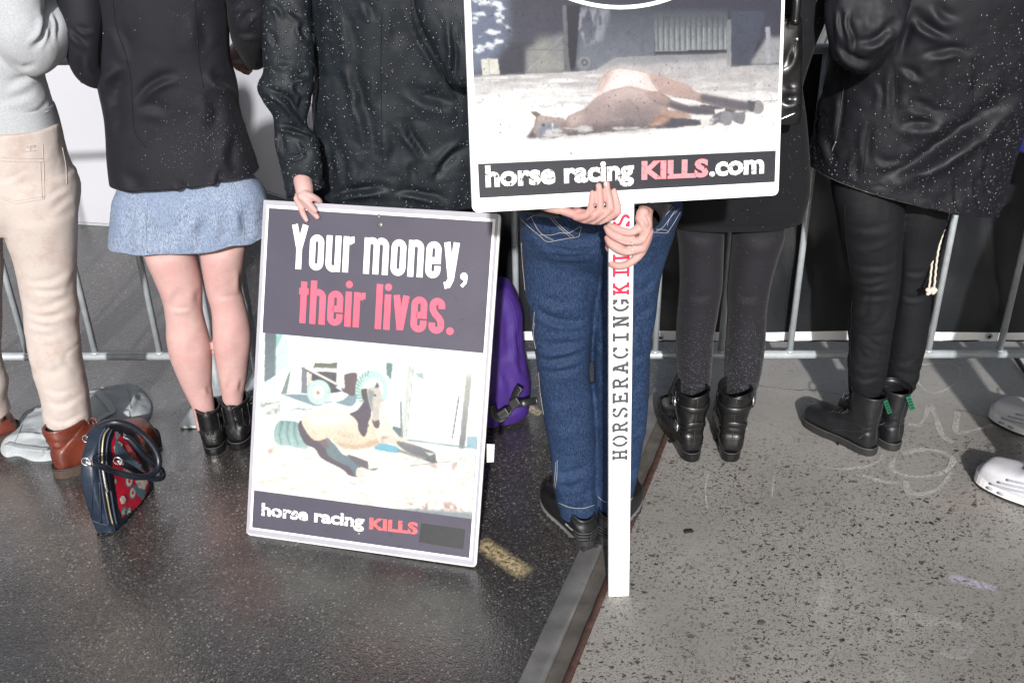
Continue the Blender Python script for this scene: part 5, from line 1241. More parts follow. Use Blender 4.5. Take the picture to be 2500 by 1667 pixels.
# ------------------------------------------------------------------ person in black jacket and blue skirt
h2 = gr(523, 1109); h2b = gr(578, 1097)
P2 = person('person with bare legs in black jacket, blue chambray skirt and black ankle boots', (h2+h2b)/2)
YL = 2.575
lg = merge(
    pxloft(rings(ZB, [(990, -60, 1300, -60, YL+.06), (985, 120, 1320, 120, YL+.045), (992, 240, 1326, 240, YL+.02), (998, 350, 1326, 320), (1062, 500, 1366, 480), (1108, 620, 1380, 590), (1130, 720, 1382, 720), (1140, 800, 1396, 790), (1142, 900, 1422, 890), (1165, 1020, 1443, 985), (1205, 1130, 1448, 1100), (1250, 1240, 1446, 1230), (1306, 1360, 1460, 1330), (1330, 1440, 1475, 1430), (1345, 1520, 1490, 1510)], YL), 110, 72, 'h', 1.0, 2.0, True, True),
    pxloft(rings(ZB, [(1375, -60, 1690, -60, YL+.07), (1372, 120, 1685, 120, YL+.055), (1370, 230, 1682, 220, YL+.035), (1370, 330, 1679, 300), (1394, 480, 1664, 430), (1416, 600, 1650, 570), (1440, 680, 1666, 650), (1452, 760, 1690, 740), (1455, 850, 1713, 860), (1458, 950, 1714, 960), (1480, 1080, 1702, 1060), (1500, 1190, 1688, 1170), (1520, 1310, 1664, 1300), (1528, 1400, 1660, 1400), (1535, 1480, 1665, 1480)], YL+0.02), 110, 72, 'h', 1.0, 2.0, True, True))
lg = remesh(lg, 0.0027, 6)
lg = cloth(lg, fl(ZB, ([(1150, 708), (1230, 720), (1320, 712)], 12, .0035, .3), ([(1450, 650), (1540, 640), (1640, 635)], 12, .003, .3), ([(1180, 560), (1175, 640), (1150, 710)], 26, .005, .4), ([(1345, 560), (1335, 640), (1350, 705)], 22, .004, .4), ([(1640, 430), (1636, 540), (1645, 620)], 16, .006, .4), ([(1462, 560), (1470, 640)], 18, .003, .4), ([(1290, 880), (1300, 1000), (1310, 1100)], 40, .003, .5), ([(1570, 850), (1590, 980), (1585, 1080)], 40, .003, .5), ([(1400, 1240), (1440, 1300)], 14, .003), ([(1545, 1180), (1540, 1290)], 16, .003), ([(1640, 1180), (1625, 1290)], 14, .003)), [((14, 14, 10), 0.0014, 21)], 1.05)
hd = merge(chain([un(616, 60, 2.74), un(596, 104, 2.83), un(576, 126, 2.885)], [0.026, 0.025, 0.022]))
for k, (a, b_, c) in enumerate((((566, 128), (576, 160), (588, 170)), ((574, 124), (588, 162), (597, 176)), ((582, 122), (599, 162), (605, 178)), ((590, 122), (608, 158), (611, 172)))):
    addg = chain([un(*a, 2.90), un(*b_, 2.945), un(*c, 2.93)], [0.0105, 0.0095, 0.0078]); hd.add(addg.verts(), addg.f)
addg = chain([un(576, 124, 2.88), un(566, 136, 2.875), un(563, 150, 2.88)], [0.012, 0.011, 0.009]); hd.add(addg.verts(), addg.f)
hd = remesh(hd, 0.003, 4)
figure(P2, (un(455, 430, 2.6)[0], 2.60, 0.86), [(0, 0)]*2, extra=merge(lg, hd), legs=False)
boot(P2, h2, (-0.16, 0.98), 'ankle', -1, 0.255, (m_leath, m_leath, m_dthread)); boot(P2, h2b, (0.12, 0.99), 'ankle', 1, 0.265, (m_leath, m_leath, m_dthread))
sk = pxloft(rings(ZB, [(880, -330, 1600, -380), (850, -180, 1690, -235), (790, -70, 1790, -130), (772, 20, 1838, -40), (765, 150, 1852, 70), (758, 275, 1862, 185)], 2.60), 110, 160, 'h', 0.50, 2.3, hem=.004)
sk = cloth(sk, fl(ZB, ([(1360, 60), (1350, 190), (1370, 290)], 30, .010), ([(1000, 60), (980, 200), (1000, 320)], 30, .008), ([(1620, 0), (1650, 120), (1640, 240)], 28, .010), ([(860, 20), (850, 160), (830, 280)], 26, .006), ([(1480, 80), (1500, 180), (1490, 270)], 22, .006), ([(1180, 60), (1190, 200)], 30, .006)), [((8, 8, 3), 0.008, 31), ((14, 14, 5), -0.0022, 33), ((45, 45, 45), 0.0010, 32)])
V = sk.verts(); lowz = np.clip((0.80-V[:, 2])/0.12, 0, 1); V[:, 2] += lowz*0.006*vnoise(V*np.array([16, 16, 0]), 5); sk.v = [V]
o = mk('skirt', sk, m_chamb, P2); b = bvh(o)
seams('hem_stitching', b, [[(775, 262), (900, 300), (1000, 325), (1080, 338), (1200, 325), (1350, 300), (1500, 280), (1700, 240), (1790, 205)]], 0.0006, m_chamb, o, 0.0005, ZB)
seams('side_seam', b, [[(1640, -40), (1660, 100), (1668, 240)], [(1010, -20), (1000, 150), (1005, 330)]], 0.0009, m_chamb, o, 0.0006, ZB)
jk = merge(pxloft(rings(ZA, [(520, -500, 1480, -500), (560, -150, 1540, -150), (585, 60, 1556, 60), (605, 230, 1560, 220), (630, 400, 1572, 400), (664, 548, 1612, 548), (692, 650, 1628, 640), (728, 790, 1640, 750), (738, 900, 1690, 920), (746, 1080, 1742, 1070), (762, 1240, 1768, 1160)], 2.60), 170, 180, 'h', 0.56, 2.25, hem=.005),
    pxloft(rings(ZA, [(430, -420, 760, -430, 2.60), (372, -150, 730, -160, 2.57), (386, 0, 716, -10, 2.54), (430, 180, 706, 170, 2.52), (445, 340, 694, 310, 2.52), (492, 480, 690, 400, 2.53), (562, 562, 700, 450, 2.55), (640, 592, 730, 470, 2.60), (700, 560, 780, 440, 2.68)]), 120, 90, 'v', 0.85, 2.1, True, True),
    pxloft(rings(ZA, [(1480, -420, 1800, -400, 2.60), (1530, -200, 1840, -200, 2.59), (1548, -20, 1850, -20, 2.60), (1560, 130, 1842, 130, 2.61), (1580, 240, 1838, 240, 2.65), (1622, 330, 1826, 340, 2.70), (1664, 412, 1812, 442, 2.76)]), 90, 80, 'v', 0.85, 2.1, hem=.004))
jk = cloth(jk, fl(ZA, ([(840, 470), (790, 530), (750, 620), (735, 720)], 30, .016), ([(930, 720), (1000, 620), (1110, 550), (1230, 540)], 20, .012), ([(1420, 480), (1480, 560), (1560, 590), (1610, 660)], 24, .015), ([(450, 200), (520, 260), (600, 330)], 14, .008), ([(500, 190), (570, 215), (640, 225)], 12, .006), ([(640, 545), (580, 470), (560, 380)], 16, .006), ([(770, 170), (830, 300), (880, 430)], 26, .006), ([(1350, 60), (1365, 240), (1330, 380)], 30, .006), ([(760, 640), (770, 800), (760, 950)], 30, .010),
    ([(1200, 1230), (1230, 1290), (1270, 1370)], 12, .008), ([(1020, 1360), (1030, 1400)], 9, .005), ([(1310, 1300), (1320, 1380)], 10, .006), ([(1500, 1150), (1480, 1280), (1490, 1340)], 14, .007), ([(1600, 900), (1560, 1050), (1600, 1200)], 26, .009), ([(1380, 640), (1440, 760), (1430, 900)], 30, .008), ([(1570, 90), (1590, 60), (1640, 20)], 14, .006), ([(800, 1180), (900, 1270), (1010, 1300)], 30, .007), ([(920, 760), (1040, 750), (1160, 790)], 26, .006), ([(1660, 200), (1700, 120), (1760, 90)], 14, .007), ([(1600, 240), (1680, 250), (1780, 240)], 12, .007)), [((7, 7, 4), 0.006, 41), ((7, 7, 5), -0.0034, 42)])
o = mk('jacket', jk, m_shell, P2); b = bvh(o)
seams('seam', b, [[(770, 0), (800, 200), (860, 380), (890, 520), (905, 720), (920, 900), (1000, 1010)], [(1330, 0), (1345, 200), (1360, 420), (1390, 600)], [(775, 1260), (880, 1335), (1000, 1372), (1130, 1385), (1270, 1368), (1400, 1340), (1560, 1300), (1700, 1215)]], 0.0011, m_shell, o, 0.0008, ZA)
def w2(px, c):
    x, y = px[:, 0]*2.8, px[:, 1]*2.8
    return 0.02+np.exp(-((x-1400)/260)**2-((y-950)/260)**2)+0.5*np.exp(-((x-1290)/90)**2-((y-60)/90)**2)+0.8*np.exp(-((x-1200)/60)**2-((y-1080)/50)**2)+0.25*np.exp(-((x-1700)/90)**2-((y-150)/200)**2)
drops('rain_drops', [o], 900, P2, m_bead, 0.0008, 0.0032, 5, w2, 1.3)

# ------------------------------------------------------------------ person in wet oilskin who steadies the leaning sign
P3 = person('person in dripping dark oilskin coat with one hand on top of the leaning sign', (un(900, 1000, 2.7)[0], 2.68))
def on1(x, y, h): u = p1.uv(x, y, (590, 470), 3.409); return p1.P([u], h)[0]
hg = G()
def addc(G_, pts, rad): c = chain(pts, rad); G_.add(c.verts(), c.f)
addc(hg, [un(*ZF(500, -130), 2.50), un(*ZF(520, -40), 2.47), un(*ZF(525, 45), 2.455)], [0.024, 0.024, 0.021])
addc(hg, [on1(482, 55, 0.014), on1(505, 120, 0.011), on1(528, 185, 0.009), on1(552, 232, 0.008)], [0.0098, 0.0088, 0.008, 0.0062])
addc(hg, [on1(520, 50, 0.018), on1(560, 105, 0.014), on1(608, 165, 0.010), on1(642, 208, 0.008)], [0.0102, 0.0095, 0.0085, 0.0066])
addc(hg, [on1(530, 40, 0.024), on1(572, 80, 0.022), on1(612, 128, 0.018), on1(636, 158, 0.016)], [0.0102, 0.0092, 0.0085, 0.0066])
addc(hg, [on1(560, 20, 0.024), on1(610, 40, 0.020), on1(640, 62, 0.006), on1(648, 78, -0.004)], [0.0102, 0.0095, 0.0085, 0.0072])
addc(hg, [un(*ZF(480, 30), 2.47), un(*ZF(500, 70), 2.49), un(*ZF(530, 110), 2.49)], [0.013, 0.011, 0.009])
hg = remesh(hg, 0.0022, 5)
f3 = [un(820, 1000, 2.68), un(1010, 1000, 2.66)]; ft3 = [np.array([p[0], 2.62, 0]) for p in f3]
figure(P3, (un(930, 470, 2.66)[0], 2.66, 0.88), (), extra=hg, legs=False, limbs=[chain([[p[0]*0.8+un(930, 470, 2.66)[0]*0.2, 2.67, 0.9], [p[0], 2.68, 0.5], [p[0], 2.68, 0.1]], [0.055, 0.042, 0.032]) for p in ft3])
for p, s_ in zip(ft3, (-1, 1)): boot(P3, p, (0.2*s_, 0.98), 'lace' if False else 'chukka', s_, 0.27, (m_leath, m_leath, m_dthread))
tr = G()
for p in ft3:
    X = p[0]; c = np.array([[X*0.8+un(930, 470, 2.66)[0]*0.2, 2.67, 0.92], [X, 2.68, 0.5], [X, 2.68, 0.14]])
    tr.add(*(lambda g: (g.verts(), g.f))(ringsurf(resample(c, 40), np.tile([0.085, 0, 0], (40, 1))*np.linspace(1.1, 0.75, 40)[:, None], np.tile([0, 0.09, 0], (40, 1))*np.linspace(1.1, 0.8, 40)[:, None], 40, 2, True, True)))
mk('trousers', cloth(tr, [], [((14, 14, 10), 0.004, 5)]), m_dark, P3)
ct = merge(pxloft(rings(ZE, [(420, -500, 1750, -500), (500, -200, 1800, -200), (535, 0, 1830, 0), (552, 250, 1850, 250), (562, 450, 1860, 450), (560, 650, 1870, 650), (548, 800, 1880, 800), (548, 950, 1890, 950), (560, 1150, 1900, 1150), (570, 1300, 1905, 1280), (580, 1470, 1905, 1440)], 2.66), 220, 220, 'h', 0.50, 2.4, hem=.005),
    pxloft(rings(ZE, [(300, -420, 640, -430, 2.64), (205, -180, 560, -200, 2.62), (190, -30, 535, -40, 2.60), (177, 110, 538, 110, 2.585), (180, 250, 548, 250, 2.57), (188, 400, 562, 400, 2.56), (186, 530, 566, 545, 2.55), (143, 645, 560, 640, 2.54), (182, 745, 540, 750, 2.535), (250, 850, 512, 890, 2.53), (268, 960, 545, 970, 2.525), (272, 1060, 590, 1050, 2.52), (305, 1190, 606, 1180, 2.515), (345, 1320, 626, 1290, 2.51), (376, 1445, 637, 1385, 2.50)]), 180, 110, 'v', 0.62, 2.15, hem=.004),
    pxloft(rings(ZE, [(1240, -300, 1800, -300, 2.58), (1290, -60, 1830, -60, 2.55), (1330, 120, 1840, 120, 2.53), (1420, 340, 1850, 330, 2.51), (1500, 500, 1860, 470, 2.50), (1560, 600, 1870, 540, 2.50), (1640, 640, 1880, 560, 2.52)]), 90, 90, 'v', 0.45, 2.1, True, True))
ct = cloth(ct, fl(ZE, ([(1220, 20), (1290, 150), (1360, 320), (1470, 500), (1640, 770)], 16, .010), ([(790, 380), (860, 640), (920, 860), (960, 1020), (1000, 1200)], 26, .014, .5), ([(820, 200), (850, 420), (880, 560)], 26, .006), ([(930, 0), (960, 80), (985, 170)], 18, .008), ([(1200, 870), (1260, 1000), (1330, 1110), (1390, 1180)], 16, .014, .8), ([(1500, 1250), (1450, 1290), (1445, 1350)], 12, .008), ([(1690, 1060), (1560, 1140), (1480, 1220), (1455, 1320)], 22, .018), ([(1230, 640), (1340, 720), (1500, 780), (1640, 790)], 34, .012), ([(680, 1460), (850, 1420), (1000, 1405), (1130, 1420)], 20, .016), ([(1150, 1420), (1350, 1440), (1560, 1500)], 18, .012), ([(640, 1000), (650, 1200), (660, 1400)], 26, .010), ([(760, 30), (800, 200), (830, 380)], 22, .005), ([(1120, 20), (1140, 200), (1130, 380)], 26, .006), ([(1560, 120), (1585, 350), (1570, 560), (1545, 620)], 16, .016), ([(1610, 150), (1630, 260), (1640, 400)], 14, .008), ([(1080, 900), (1120, 1080), (1110, 1260)], 26, .008), ([(740, 1080), (780, 1250), (770, 1380)], 20, .007), ([(1000, 500), (1040, 660), (1020, 800)], 26, .005), ([(1300, 1180), (1260, 1260), (1270, 1360)], 20, .008),
    ([(180, 650), (260, 690), (350, 740), (420, 830), (500, 950)], 16, .012, .8), ([(300, 935), (400, 955), (500, 990), (580, 1040)], 14, .012, .8), ([(480, 160), (465, 230), (510, 280), (535, 250)], 16, .010), ([(400, 600), (450, 570), (530, 560)], 16, .010), ([(430, 590), (420, 660), (470, 720)], 14, .009), ([(240, 30), (290, 90), (310, 160)], 16, .008), ([(360, 1180), (430, 1160), (500, 1130)], 9, .005), ([(390, 1390), (470, 1340), (560, 1350), (600, 1380)], 16, .012), ([(300, 960), (310, 1080), (340, 1160)], 14, .007), ([(440, 1020), (490, 1100), (500, 1180)], 14, .007), ([(200, 230), (240, 290), (260, 360)], 14, .006), ([(330, 60), (420, 120), (500, 140)], 18, .006), ([(260, 440), (330, 480), (420, 470)], 20, .006), ([(470, 700), (450, 780), (470, 860)], 14, .009)), [((6, 6, 3.5), 0.008, 51), ((12, 12, 7), -0.006, 52), ((27, 27, 18), -0.0026, 53)], 0.85)
o = mk('oilskin_coat', ct, m_rain, P3); b = bvh(o)
seams('seam', b, [[(1275, 0), (1290, 150), (1360, 330), (1470, 510), (1640, 780)], [(1060, 100), (1055, 500), (1060, 900), (1070, 1200)], [(340, 1190), (420, 1175), (500, 1130)], [(400, 1445), (480, 1450), (560, 1420), (630, 1370)]], 0.0012, m_rain, o, 0.001, ZE)
drops('rain_drops', [o], 3800, P3, m_bead, 0.0008, 0.0046, 6, lambda px, c: 0.6+0.4*vnoise(c*9, 3), 1.25)
cu = [on1(-30+0, 0, 0)]
# ------------------------------------------------------------------ person in jeans who holds the placard behind the back
h4 = gr(1438, 1338); t4 = gr(1325, 1253); h4b = gr(1478, 1330); t4b = gr(1568, 1262)
P4 = person('person in dark blue jeans and black trail shoes holding the placard behind the back', (h4+h4b)/2)
YJ = 2.125
LEG4 = [(1272, 560, 1462, 560, YJ), (1274, 640, 1461, 640, YJ), (1282, 711, 1454, 711, YJ-.01)] + rings(ZG, [(186, 1330, 742, 1390)], 2.11) + rings(ZH, [(130, 60, 461, 50), (148, 170, 452, 150), (163, 300, 446, 290), (178, 420, 462, 400), (190, 520, 474, 500), (212, 630, 479, 620), (228, 740, 480, 720), (241, 860, 480, 840), (256, 950, 486, 940), (276, 1020, 492, 1040), (284, 1062, 494, 1075)], 2.10)
LEG4B = [(1440, 560, 1648, 560, YJ), (1446, 640, 1621, 640, YJ), (1448, 711, 1609, 711, YJ-.005)] + rings(ZG, [(745, 1390, 1290, 1390)], 2.115) + rings(ZH, [(468, 60, 795, 60), (468, 180, 781, 190), (470, 300, 776, 300), (475, 420, 769, 420), (481, 560, 752, 560), (482, 680, 732, 680), (482, 800, 715, 800), (484, 900, 698, 890), (492, 980, 680, 960), (500, 1045, 672, 1015)], 2.105)
def on2(x, y, h):
    """point standing h in front of the placard, seen at zoom pixel"""
    p = ZL(x, y); u = p2_.uv(p[0], p[1], (0, 0), 1.0); return p2_.P([u], h)[0]
def onst(x, y, h):
    p = ZL(x, y); u = ps.uv(p[0], p[1]); return ps.P([u], h)[0]
K = 2.0/2430/6.03        # metres per zoom pixel at the hands
hl = G()
for pts, rad in (  # left hand: fingers over the front of the board
    ([(735, 300, .010), (722, 400, .013), (700, 500, .016), (676, 580, .019)], [40, 46, 50, 54]),
    ([(826, 200, .010), (832, 330, .014), (832, 440, .017), (822, 545, .020)], [46, 52, 54, 58]),
    ([(942, 170, .010), (950, 300, .014), (962, 420, .018), (962, 530, .022)], [47, 53, 55, 60]),
    ([(1052, 272, .010), (1068, 380, .014), (1078, 480, .018), (1070, 575, .022)], [44, 50, 53, 57])):
    addc(hl, [on2(*p) for p in pts], [r*K for r in rad])
for pts, rad in (
    ([(676, 580, .019), (600, 640, .012), (520, 660, .000)], [56, 56, 58]), ([(822, 545, .020), (740, 640, .014), (640, 700, .002)], [60, 58, 60]),
    ([(962, 530, .022), (880, 630, .014), (770, 720, .002)], [62, 58, 58]), ([(1070, 575, .022), (980, 660, .012), (870, 730, .000)], [58, 54, 52]),
    ([(520, 655, .000), (640, 690, -.002), (770, 715, -.004), (850, 735, -.006)], [62, 66, 62, 52]), ([(560, 610, -.004), (720, 640, -.004), (850, 680, -.006)], [70, 76, 60]),
    ([(300, 560, -.018), (420, 600, -.010), (540, 640, -.004)], [62, 66, 72]), ([(180, 545, -.025), (300, 570, -.018)], [66, 66]),
    ([(60, 500, -.045), (190, 545, -.025)], [70, 66]), ([(560, 560, -.015), (640, 470, -.022), (700, 390, -.022)], [50, 46, 42])):
    addc(hl, [on2(*p) for p in pts], [r*K for r in rad])
hl = remesh(hl, 0.0019, 5)
hr = G()
for pts, rad in (   # right hand round the stake
    ([(1010, 770, .006), (1090, 800, .012), (1190, 832, .014), (1300, 850, .016), (1430, 800, .014)], [46, 60, 64, 62, 66]),
    ([(965, 810, .002), (1010, 870, .010), (1120, 925, .015), (1250, 970, .017), (1400, 970, .017), (1500, 955, .014)], [44, 56, 66, 66, 66, 70]),
    ([(975, 965, .002), (1020, 1020, .010), (1120, 1080, .015), (1230, 1120, .017), (1350, 1110, .017), (1480, 1080, .014)], [44, 58, 68, 66, 64, 68]),
    ([(1040, 1335, .007), (1110, 1345, .012), (1210, 1335, .014), (1320, 1285, .014), (1410, 1220, .012)], [50, 58, 60, 62, 64]),
    ([(1430, 800, .012), (1500, 760, .010), (1520, 700, .008)], [76, 92, 96]), ([(1500, 955, .012), (1530, 860, .010), (1540, 760, .008)], [84, 92, 100]),
    ([(1480, 1080, .012), (1530, 960, .010), (1550, 840, .008)], [80, 84, 92]), ([(1410, 1220, .010), (1490, 1120, .008), (1560, 960, .006), (1580, 860, .006)], [74, 74, 72, 80]),
    ([(1520, 720, .008), (1515, 690, .002), (1540, 650, -.010)], [118, 124, 124]), ([(1470, 660, .008), (1500, 600, .004)], [90, 96]),
    ([(1545, 645, -.012), (1640, 520, -.050), (1780, 380, -.09)], [118, 110, 110]),
    ([(1010, 1130, -.026), (1012, 1190, -.030), (1020, 1230, -.032)], [36, 44, 40]), ([(1012, 1190, -.032), (1150, 1150, -.040), (1330, 1050, -.034), (1450, 930, -.012)], [44, 50, 56, 60])):
    addc(hr, [onst(*p) for p in pts], [r*K for r in rad])
hr = remesh(hr, 0.0019, 5)
hands = merge(hl, hr)
hands = cloth(hands, fl(ZL, ([(700, 520), (690, 600), (650, 640)], 7, .0012), ([(775, 460), (780, 560), (700, 660)], 8, .0022), ([(890, 480), (895, 570), (800, 690)], 8, .0022), ([(1015, 490), (1020, 600), (890, 720)], 8, .0022),
    ([(1150, 885), (1280, 905), (1420, 885)], 7, .002), ([(1130, 1005), (1280, 1045), (1430, 1025)], 7, .002), ([(1250, 1190), (1350, 1180), (1420, 1130)], 8, .002), ([(780, 255), (835, 262), (880, 255)], 5, .0005), ([(900, 205), (945, 212), (995, 205)], 5, .0005), ([(1080, 850), (1100, 800), (1090, 760)], 6, .0006), ([(1190, 880), (1200, 830), (1190, 780)], 6, .0005), ([(1650, 760), (1600, 900), (1520, 1060)], 10, .0010), ([(1440, 700), (1500, 780), (1520, 880)], 14, .0010), ([(1520, 640), (1580, 720), (1590, 820)], 12, .0010)), [((60, 60, 60), 0.0006, 61)], 1.9)
figure(P4, (un(1455, 450, 2.14)[0], 2.14, 0.94), (), extra=hands, legs=False, limbs=[inner(LEG4), inner(LEG4B)])
for mt in (): pass
bd = [c for c in P4.children if c.name.startswith('body')][0]; bd.data.materials.clear(); bd.data.materials.append(m_hand); b = bvh(bd)
# nails and rings
for z_, pts in ((ZL, [(912, 150), (945, 128), (978, 150), (984, 200), (944, 212), (908, 200)]), (ZL, [(1010, 1308), (1060, 1300), (1062, 1335), (1020, 1346), (1000, 1330)])):
    g = patch(b, pts, 0.0004, z_, dens=9)
    if g: mk('fingernail', g, M('fingernail', (0.62, 0.40, 0.37), 0.25, 0.05, 50), bd)
m_silver = M('silver ring', (0.75, 0.75, 0.73), 0.18, 0.1, 100, metal=0.9)
for line in ([(1290, 765), (1312, 800), (1306, 850), (1296, 895)], [(1318, 1028), (1345, 1060), (1358, 1100), (1350, 1150)]):
    Q = onsurf(b, line, 0.0006, 14, ZL)
    if Q is not None: mk('finger_ring', tube(Q, 0.0015, len(Q), 8), m_silver, bd)
m_mid = M('grey midsole', (0.15, 0.15, 0.155), 0.55, 0.12, 60); m_syn = M('black synthetic shoe', (0.008, 0.0085, 0.009), 0.42, 0.3, 40, 0.2, 300, 0.001)
boot(P4, h4, (-0.40, 0.915), 'trail', 1, 0.234, (m_syn, m_mid, m_dthread)); boot(P4, h4b, (0.40, 0.915), 'trail', -1, 0.234, (m_syn, m_mid, m_dthread))
YJ = 2.125
jn = merge(
    pxloft([(1285, 330, 1650, 318, YJ), (1270, 450, 1660, 440, YJ), (1266, 515, 1664, 503, YJ), (1268, 545, 1656, 530, YJ), (1269, 590, 1636, 580, YJ), (1276, 640, 1618, 640, YJ+.01, .42), (1300, 690, 1590, 685, YJ+.02, .22)], 60, 100, 'h', 0.60, 2.3, True, True),
    pxloft(LEG4, 150, 90, 'h', 0.86, 2.15, True, True), pxloft(LEG4B, 150, 90, 'h', 0.86, 2.15, True, True))
jn = remesh(jn, 0.0042, 6)
jn = cloth(jn, fl(ZG, ([(140, 620), (290, 735), (480, 770), (680, 755), (830, 700)], 20, .012, .6), ([(200, 690), (330, 800), (520, 840), (700, 830)], 18, .009), ([(260, 770), (400, 870), (560, 900), (740, 880)], 16, .007), ([(320, 860), (500, 950), (680, 960), (760, 940)], 18, .005), ([(190, 1280), (270, 1380), (400, 1455), (580, 1470), (740, 1400)], 20, .011, .7), ([(200, 1180), (330, 1290), (480, 1310), (640, 1280)], 26, .006), ([(840, 740), (800, 860), (790, 1050), (770, 1240), (780, 1390)], 16, .014, .5), ([(800, 1500), (860, 1420), (890, 1330)], 16, .008), ([(1100, 1420), (1200, 1380), (1290, 1300)], 18, .008), ([(1120, 1200), (1220, 1160), (1310, 1060)], 20, .006), ([(1180, 700), (1280, 680), (1400, 690)], 14, .008), ([(1100, 960), (1190, 900), (1280, 800)], 18, .006), ([(900, 700), (880, 800)], 12, .005)) +
    fl(ZH, ([(135, 120), (220, 165), (330, 155), (450, 110)], 16, .011, .7), ([(150, 205), (230, 240), (330, 225), (440, 180)], 14, .010, .7), ([(160, 270), (250, 305), (350, 280), (440, 240)], 15, .007), ([(300, 30), (350, 80), (450, 70)], 14, .007), ([(180, 430), (280, 470), (400, 450)], 20, .004), ([(200, 580), (300, 600), (440, 560)], 22, .004), ([(235, 790), (300, 860), (390, 850), (475, 800)], 16, .009, .7), ([(255, 910), (340, 930), (440, 880)], 12, .006), ([(280, 850), (310, 940), (320, 1010)], 14, .006), ([(440, 960), (400, 1010), (330, 1040)], 12, .006), ([(690, 90), (740, 150), (790, 130)], 16, .008), ([(690, 260), (730, 220), (780, 200)], 14, .007), ([(690, 420), (720, 380), (770, 370)], 16, .005), ([(690, 640), (720, 600), (745, 560)], 14, .005), ([(500, 300), (530, 360), (550, 420)], 14, .005), ([(490, 120), (520, 160), (556, 150)], 12, .006), ([(680, 860), (700, 820), (715, 780)], 10, .005)), [((12, 12, 6), 0.004, 71), ((15, 15, 16), -0.0036, 72)], 0.65)
o = mk('jeans', jn, m_denim, P4); b = bvh(o)
pk_l = [[(340, 505), (430, 610), (560, 720)], [(365, 505), (455, 610), (585, 715)], [(110, 545), (190, 625), (270, 690), (330, 745), (400, 745), (500, 722), (610, 705), (625, 670), (640, 620)], [(165, 560), (210, 530), (300, 510), (350, 505)], [(200, 530), (260, 640), (310, 690), (395, 738)], [(275, 690), (380, 690), (450, 672), (530, 672), (590, 640), (630, 615)],
    [(1500, 450), (1420, 530), (1350, 620), (1290, 660)], [(1440, 440), (1370, 520), (1330, 560)], [(1455, 470), (1400, 560), (1385, 610)], [(1290, 640), (1370, 645), (1385, 672), (1260, 668)], [(1500, 490), (1440, 590), (1390, 665)]]
seams('pocket_stitching', b, pk_l, 0.00052, m_thread, o, 0.0005, ZG)
seams('outseam_stitching', b, [[(118, 760), (125, 900), (138, 1060), (150, 1170)], [(232, 1360), (222, 1460), (205, 1540)]], 0.00052, m_thread, o, 0.0004, ZG)
seams('outseam_stitching', b, [[(145, 20), (140, 90), (152, 160)], [(168, 290), (178, 400), (196, 520)], [(262, 780), (258, 850), (250, 930)], [(270, 770), (268, 850), (258, 925)]], 0.00052, m_thread, o, 0.0004, ZH)
seams('hem_stitching', b, [[(275, 1000), (340, 1025), (410, 1030), (480, 1010)], [(492, 965), (520, 990), (552, 1000)], [(672, 985), (682, 970)]], 0.0006, m_thread, o, 0.0005, ZH)
jt = merge(pxloft([(1320, -560, 1640, -570, 2.14), (1280, -300, 1690, -310, 2.14), (1270, -50, 1680, -60, 2.14), (1268, 200, 1668, 190, 2.13), (1262, 380, 1668, 368, 2.13), (1266, 440, 1664, 428, 2.13)], 90, 120, 'h', 0.62, 2.3, hem=.005),
    pxloft(rings(ZL, [(1700, -2600, 2350, -2500, 2.16, .8), (1800, -1500, 2330, -1400, 2.12, .8), (1800, -700, 2260, -500, 2.06, .8), (1660, 60, 2080, 300, 1.98, .8), (1560, 300, 1900, 520, 1.935, 0.8), (1440, 420, 1790, 670, 1.893, 0.9), (1366, 508, 1704, 788, 1.869, 1.0)]), 90, 80, 'v', 0.8, 2.1, hem=.003),
    pxloft(rings(ZL, [(-300, -2600, -900, -2500, 2.16), (-400, -1500, -900, -1400, 2.12), (-430, -700, -830, -500, 2.06), (-220, 100, -420, 440, 1.97), (0, 220, -110, 640, 1.91), (210, 340, 140, 692, 1.868), (372, 420, 276, 690, 1.852)]), 90, 80, 'v', 0.8, 2.1, hem=.003))
jt = cloth(jt, [], [((9, 9, 6), 0.005, 81), ((40, 40, 30), 0.0012, 82)])
mk('jacket', jt, m_felt, P4)

# ------------------------------------------------------------------ person in black wool coat, tights and buckled boots
h5 = gr(1691, 1125); h5b = gr(1783, 1125)
P5 = person('person in long black wool coat, charcoal tights and buckled black boots', (h5+h5b)/2)
YT = 2.53
LEG5 = rings(ZI, [(180, 120, 370, 120, YT+.05), (160, 230, 392, 230, YT+.03), (152, 310, 396, 322), (163, 420, 394, 430), (168, 560, 390, 560), (164, 640, 380, 640), (156, 740, 362, 740), (150, 850, 345, 835), (150, 950, 338, 940), (156, 1040, 331, 1030), (166, 1110, 322, 1100), (172, 1180, 318, 1180)], YT)
LEG5B = rings(ZI, [(470, 120, 680, 120, YT+.05), (445, 230, 705, 230, YT+.03), (440, 322, 706, 322), (432, 420, 680, 420), (420, 540, 648, 530), (413, 640, 628, 630), (418, 740, 616, 740), (410, 850, 612, 850), (403, 950, 600, 960), (400, 1060, 582, 1060), (402, 1120, 566, 1120), (405, 1190, 560, 1190)], YT)
tg = merge(pxloft(LEG5, 110, 72, 'h', 1.02, 2.0, True, True), pxloft(LEG5B, 110, 72, 'h', 1.02, 2.0, True, True))
tg = remesh(tg, 0.005, 5); tg = cloth(tg, fl(ZI, ([(200, 640), (280, 660), (360, 640)], 14, .003), ([(440, 650), (520, 665), (600, 640)], 14, .003), ([(190, 1090), (250, 1110), (310, 1090)], 8, .004), ([(420, 1090), (490, 1110), (560, 1085)], 8, .004), ([(200, 1060), (260, 1075)], 7, .003)), [((14, 14, 10), 0.0014, 91)])
o = mk('tights', tg, m_tight, P5)
def w5(px, c):
    y = (px[:, 1]-420)*2.119; return 0.03+np.clip((y-540)/500, 0, 1)**2.2
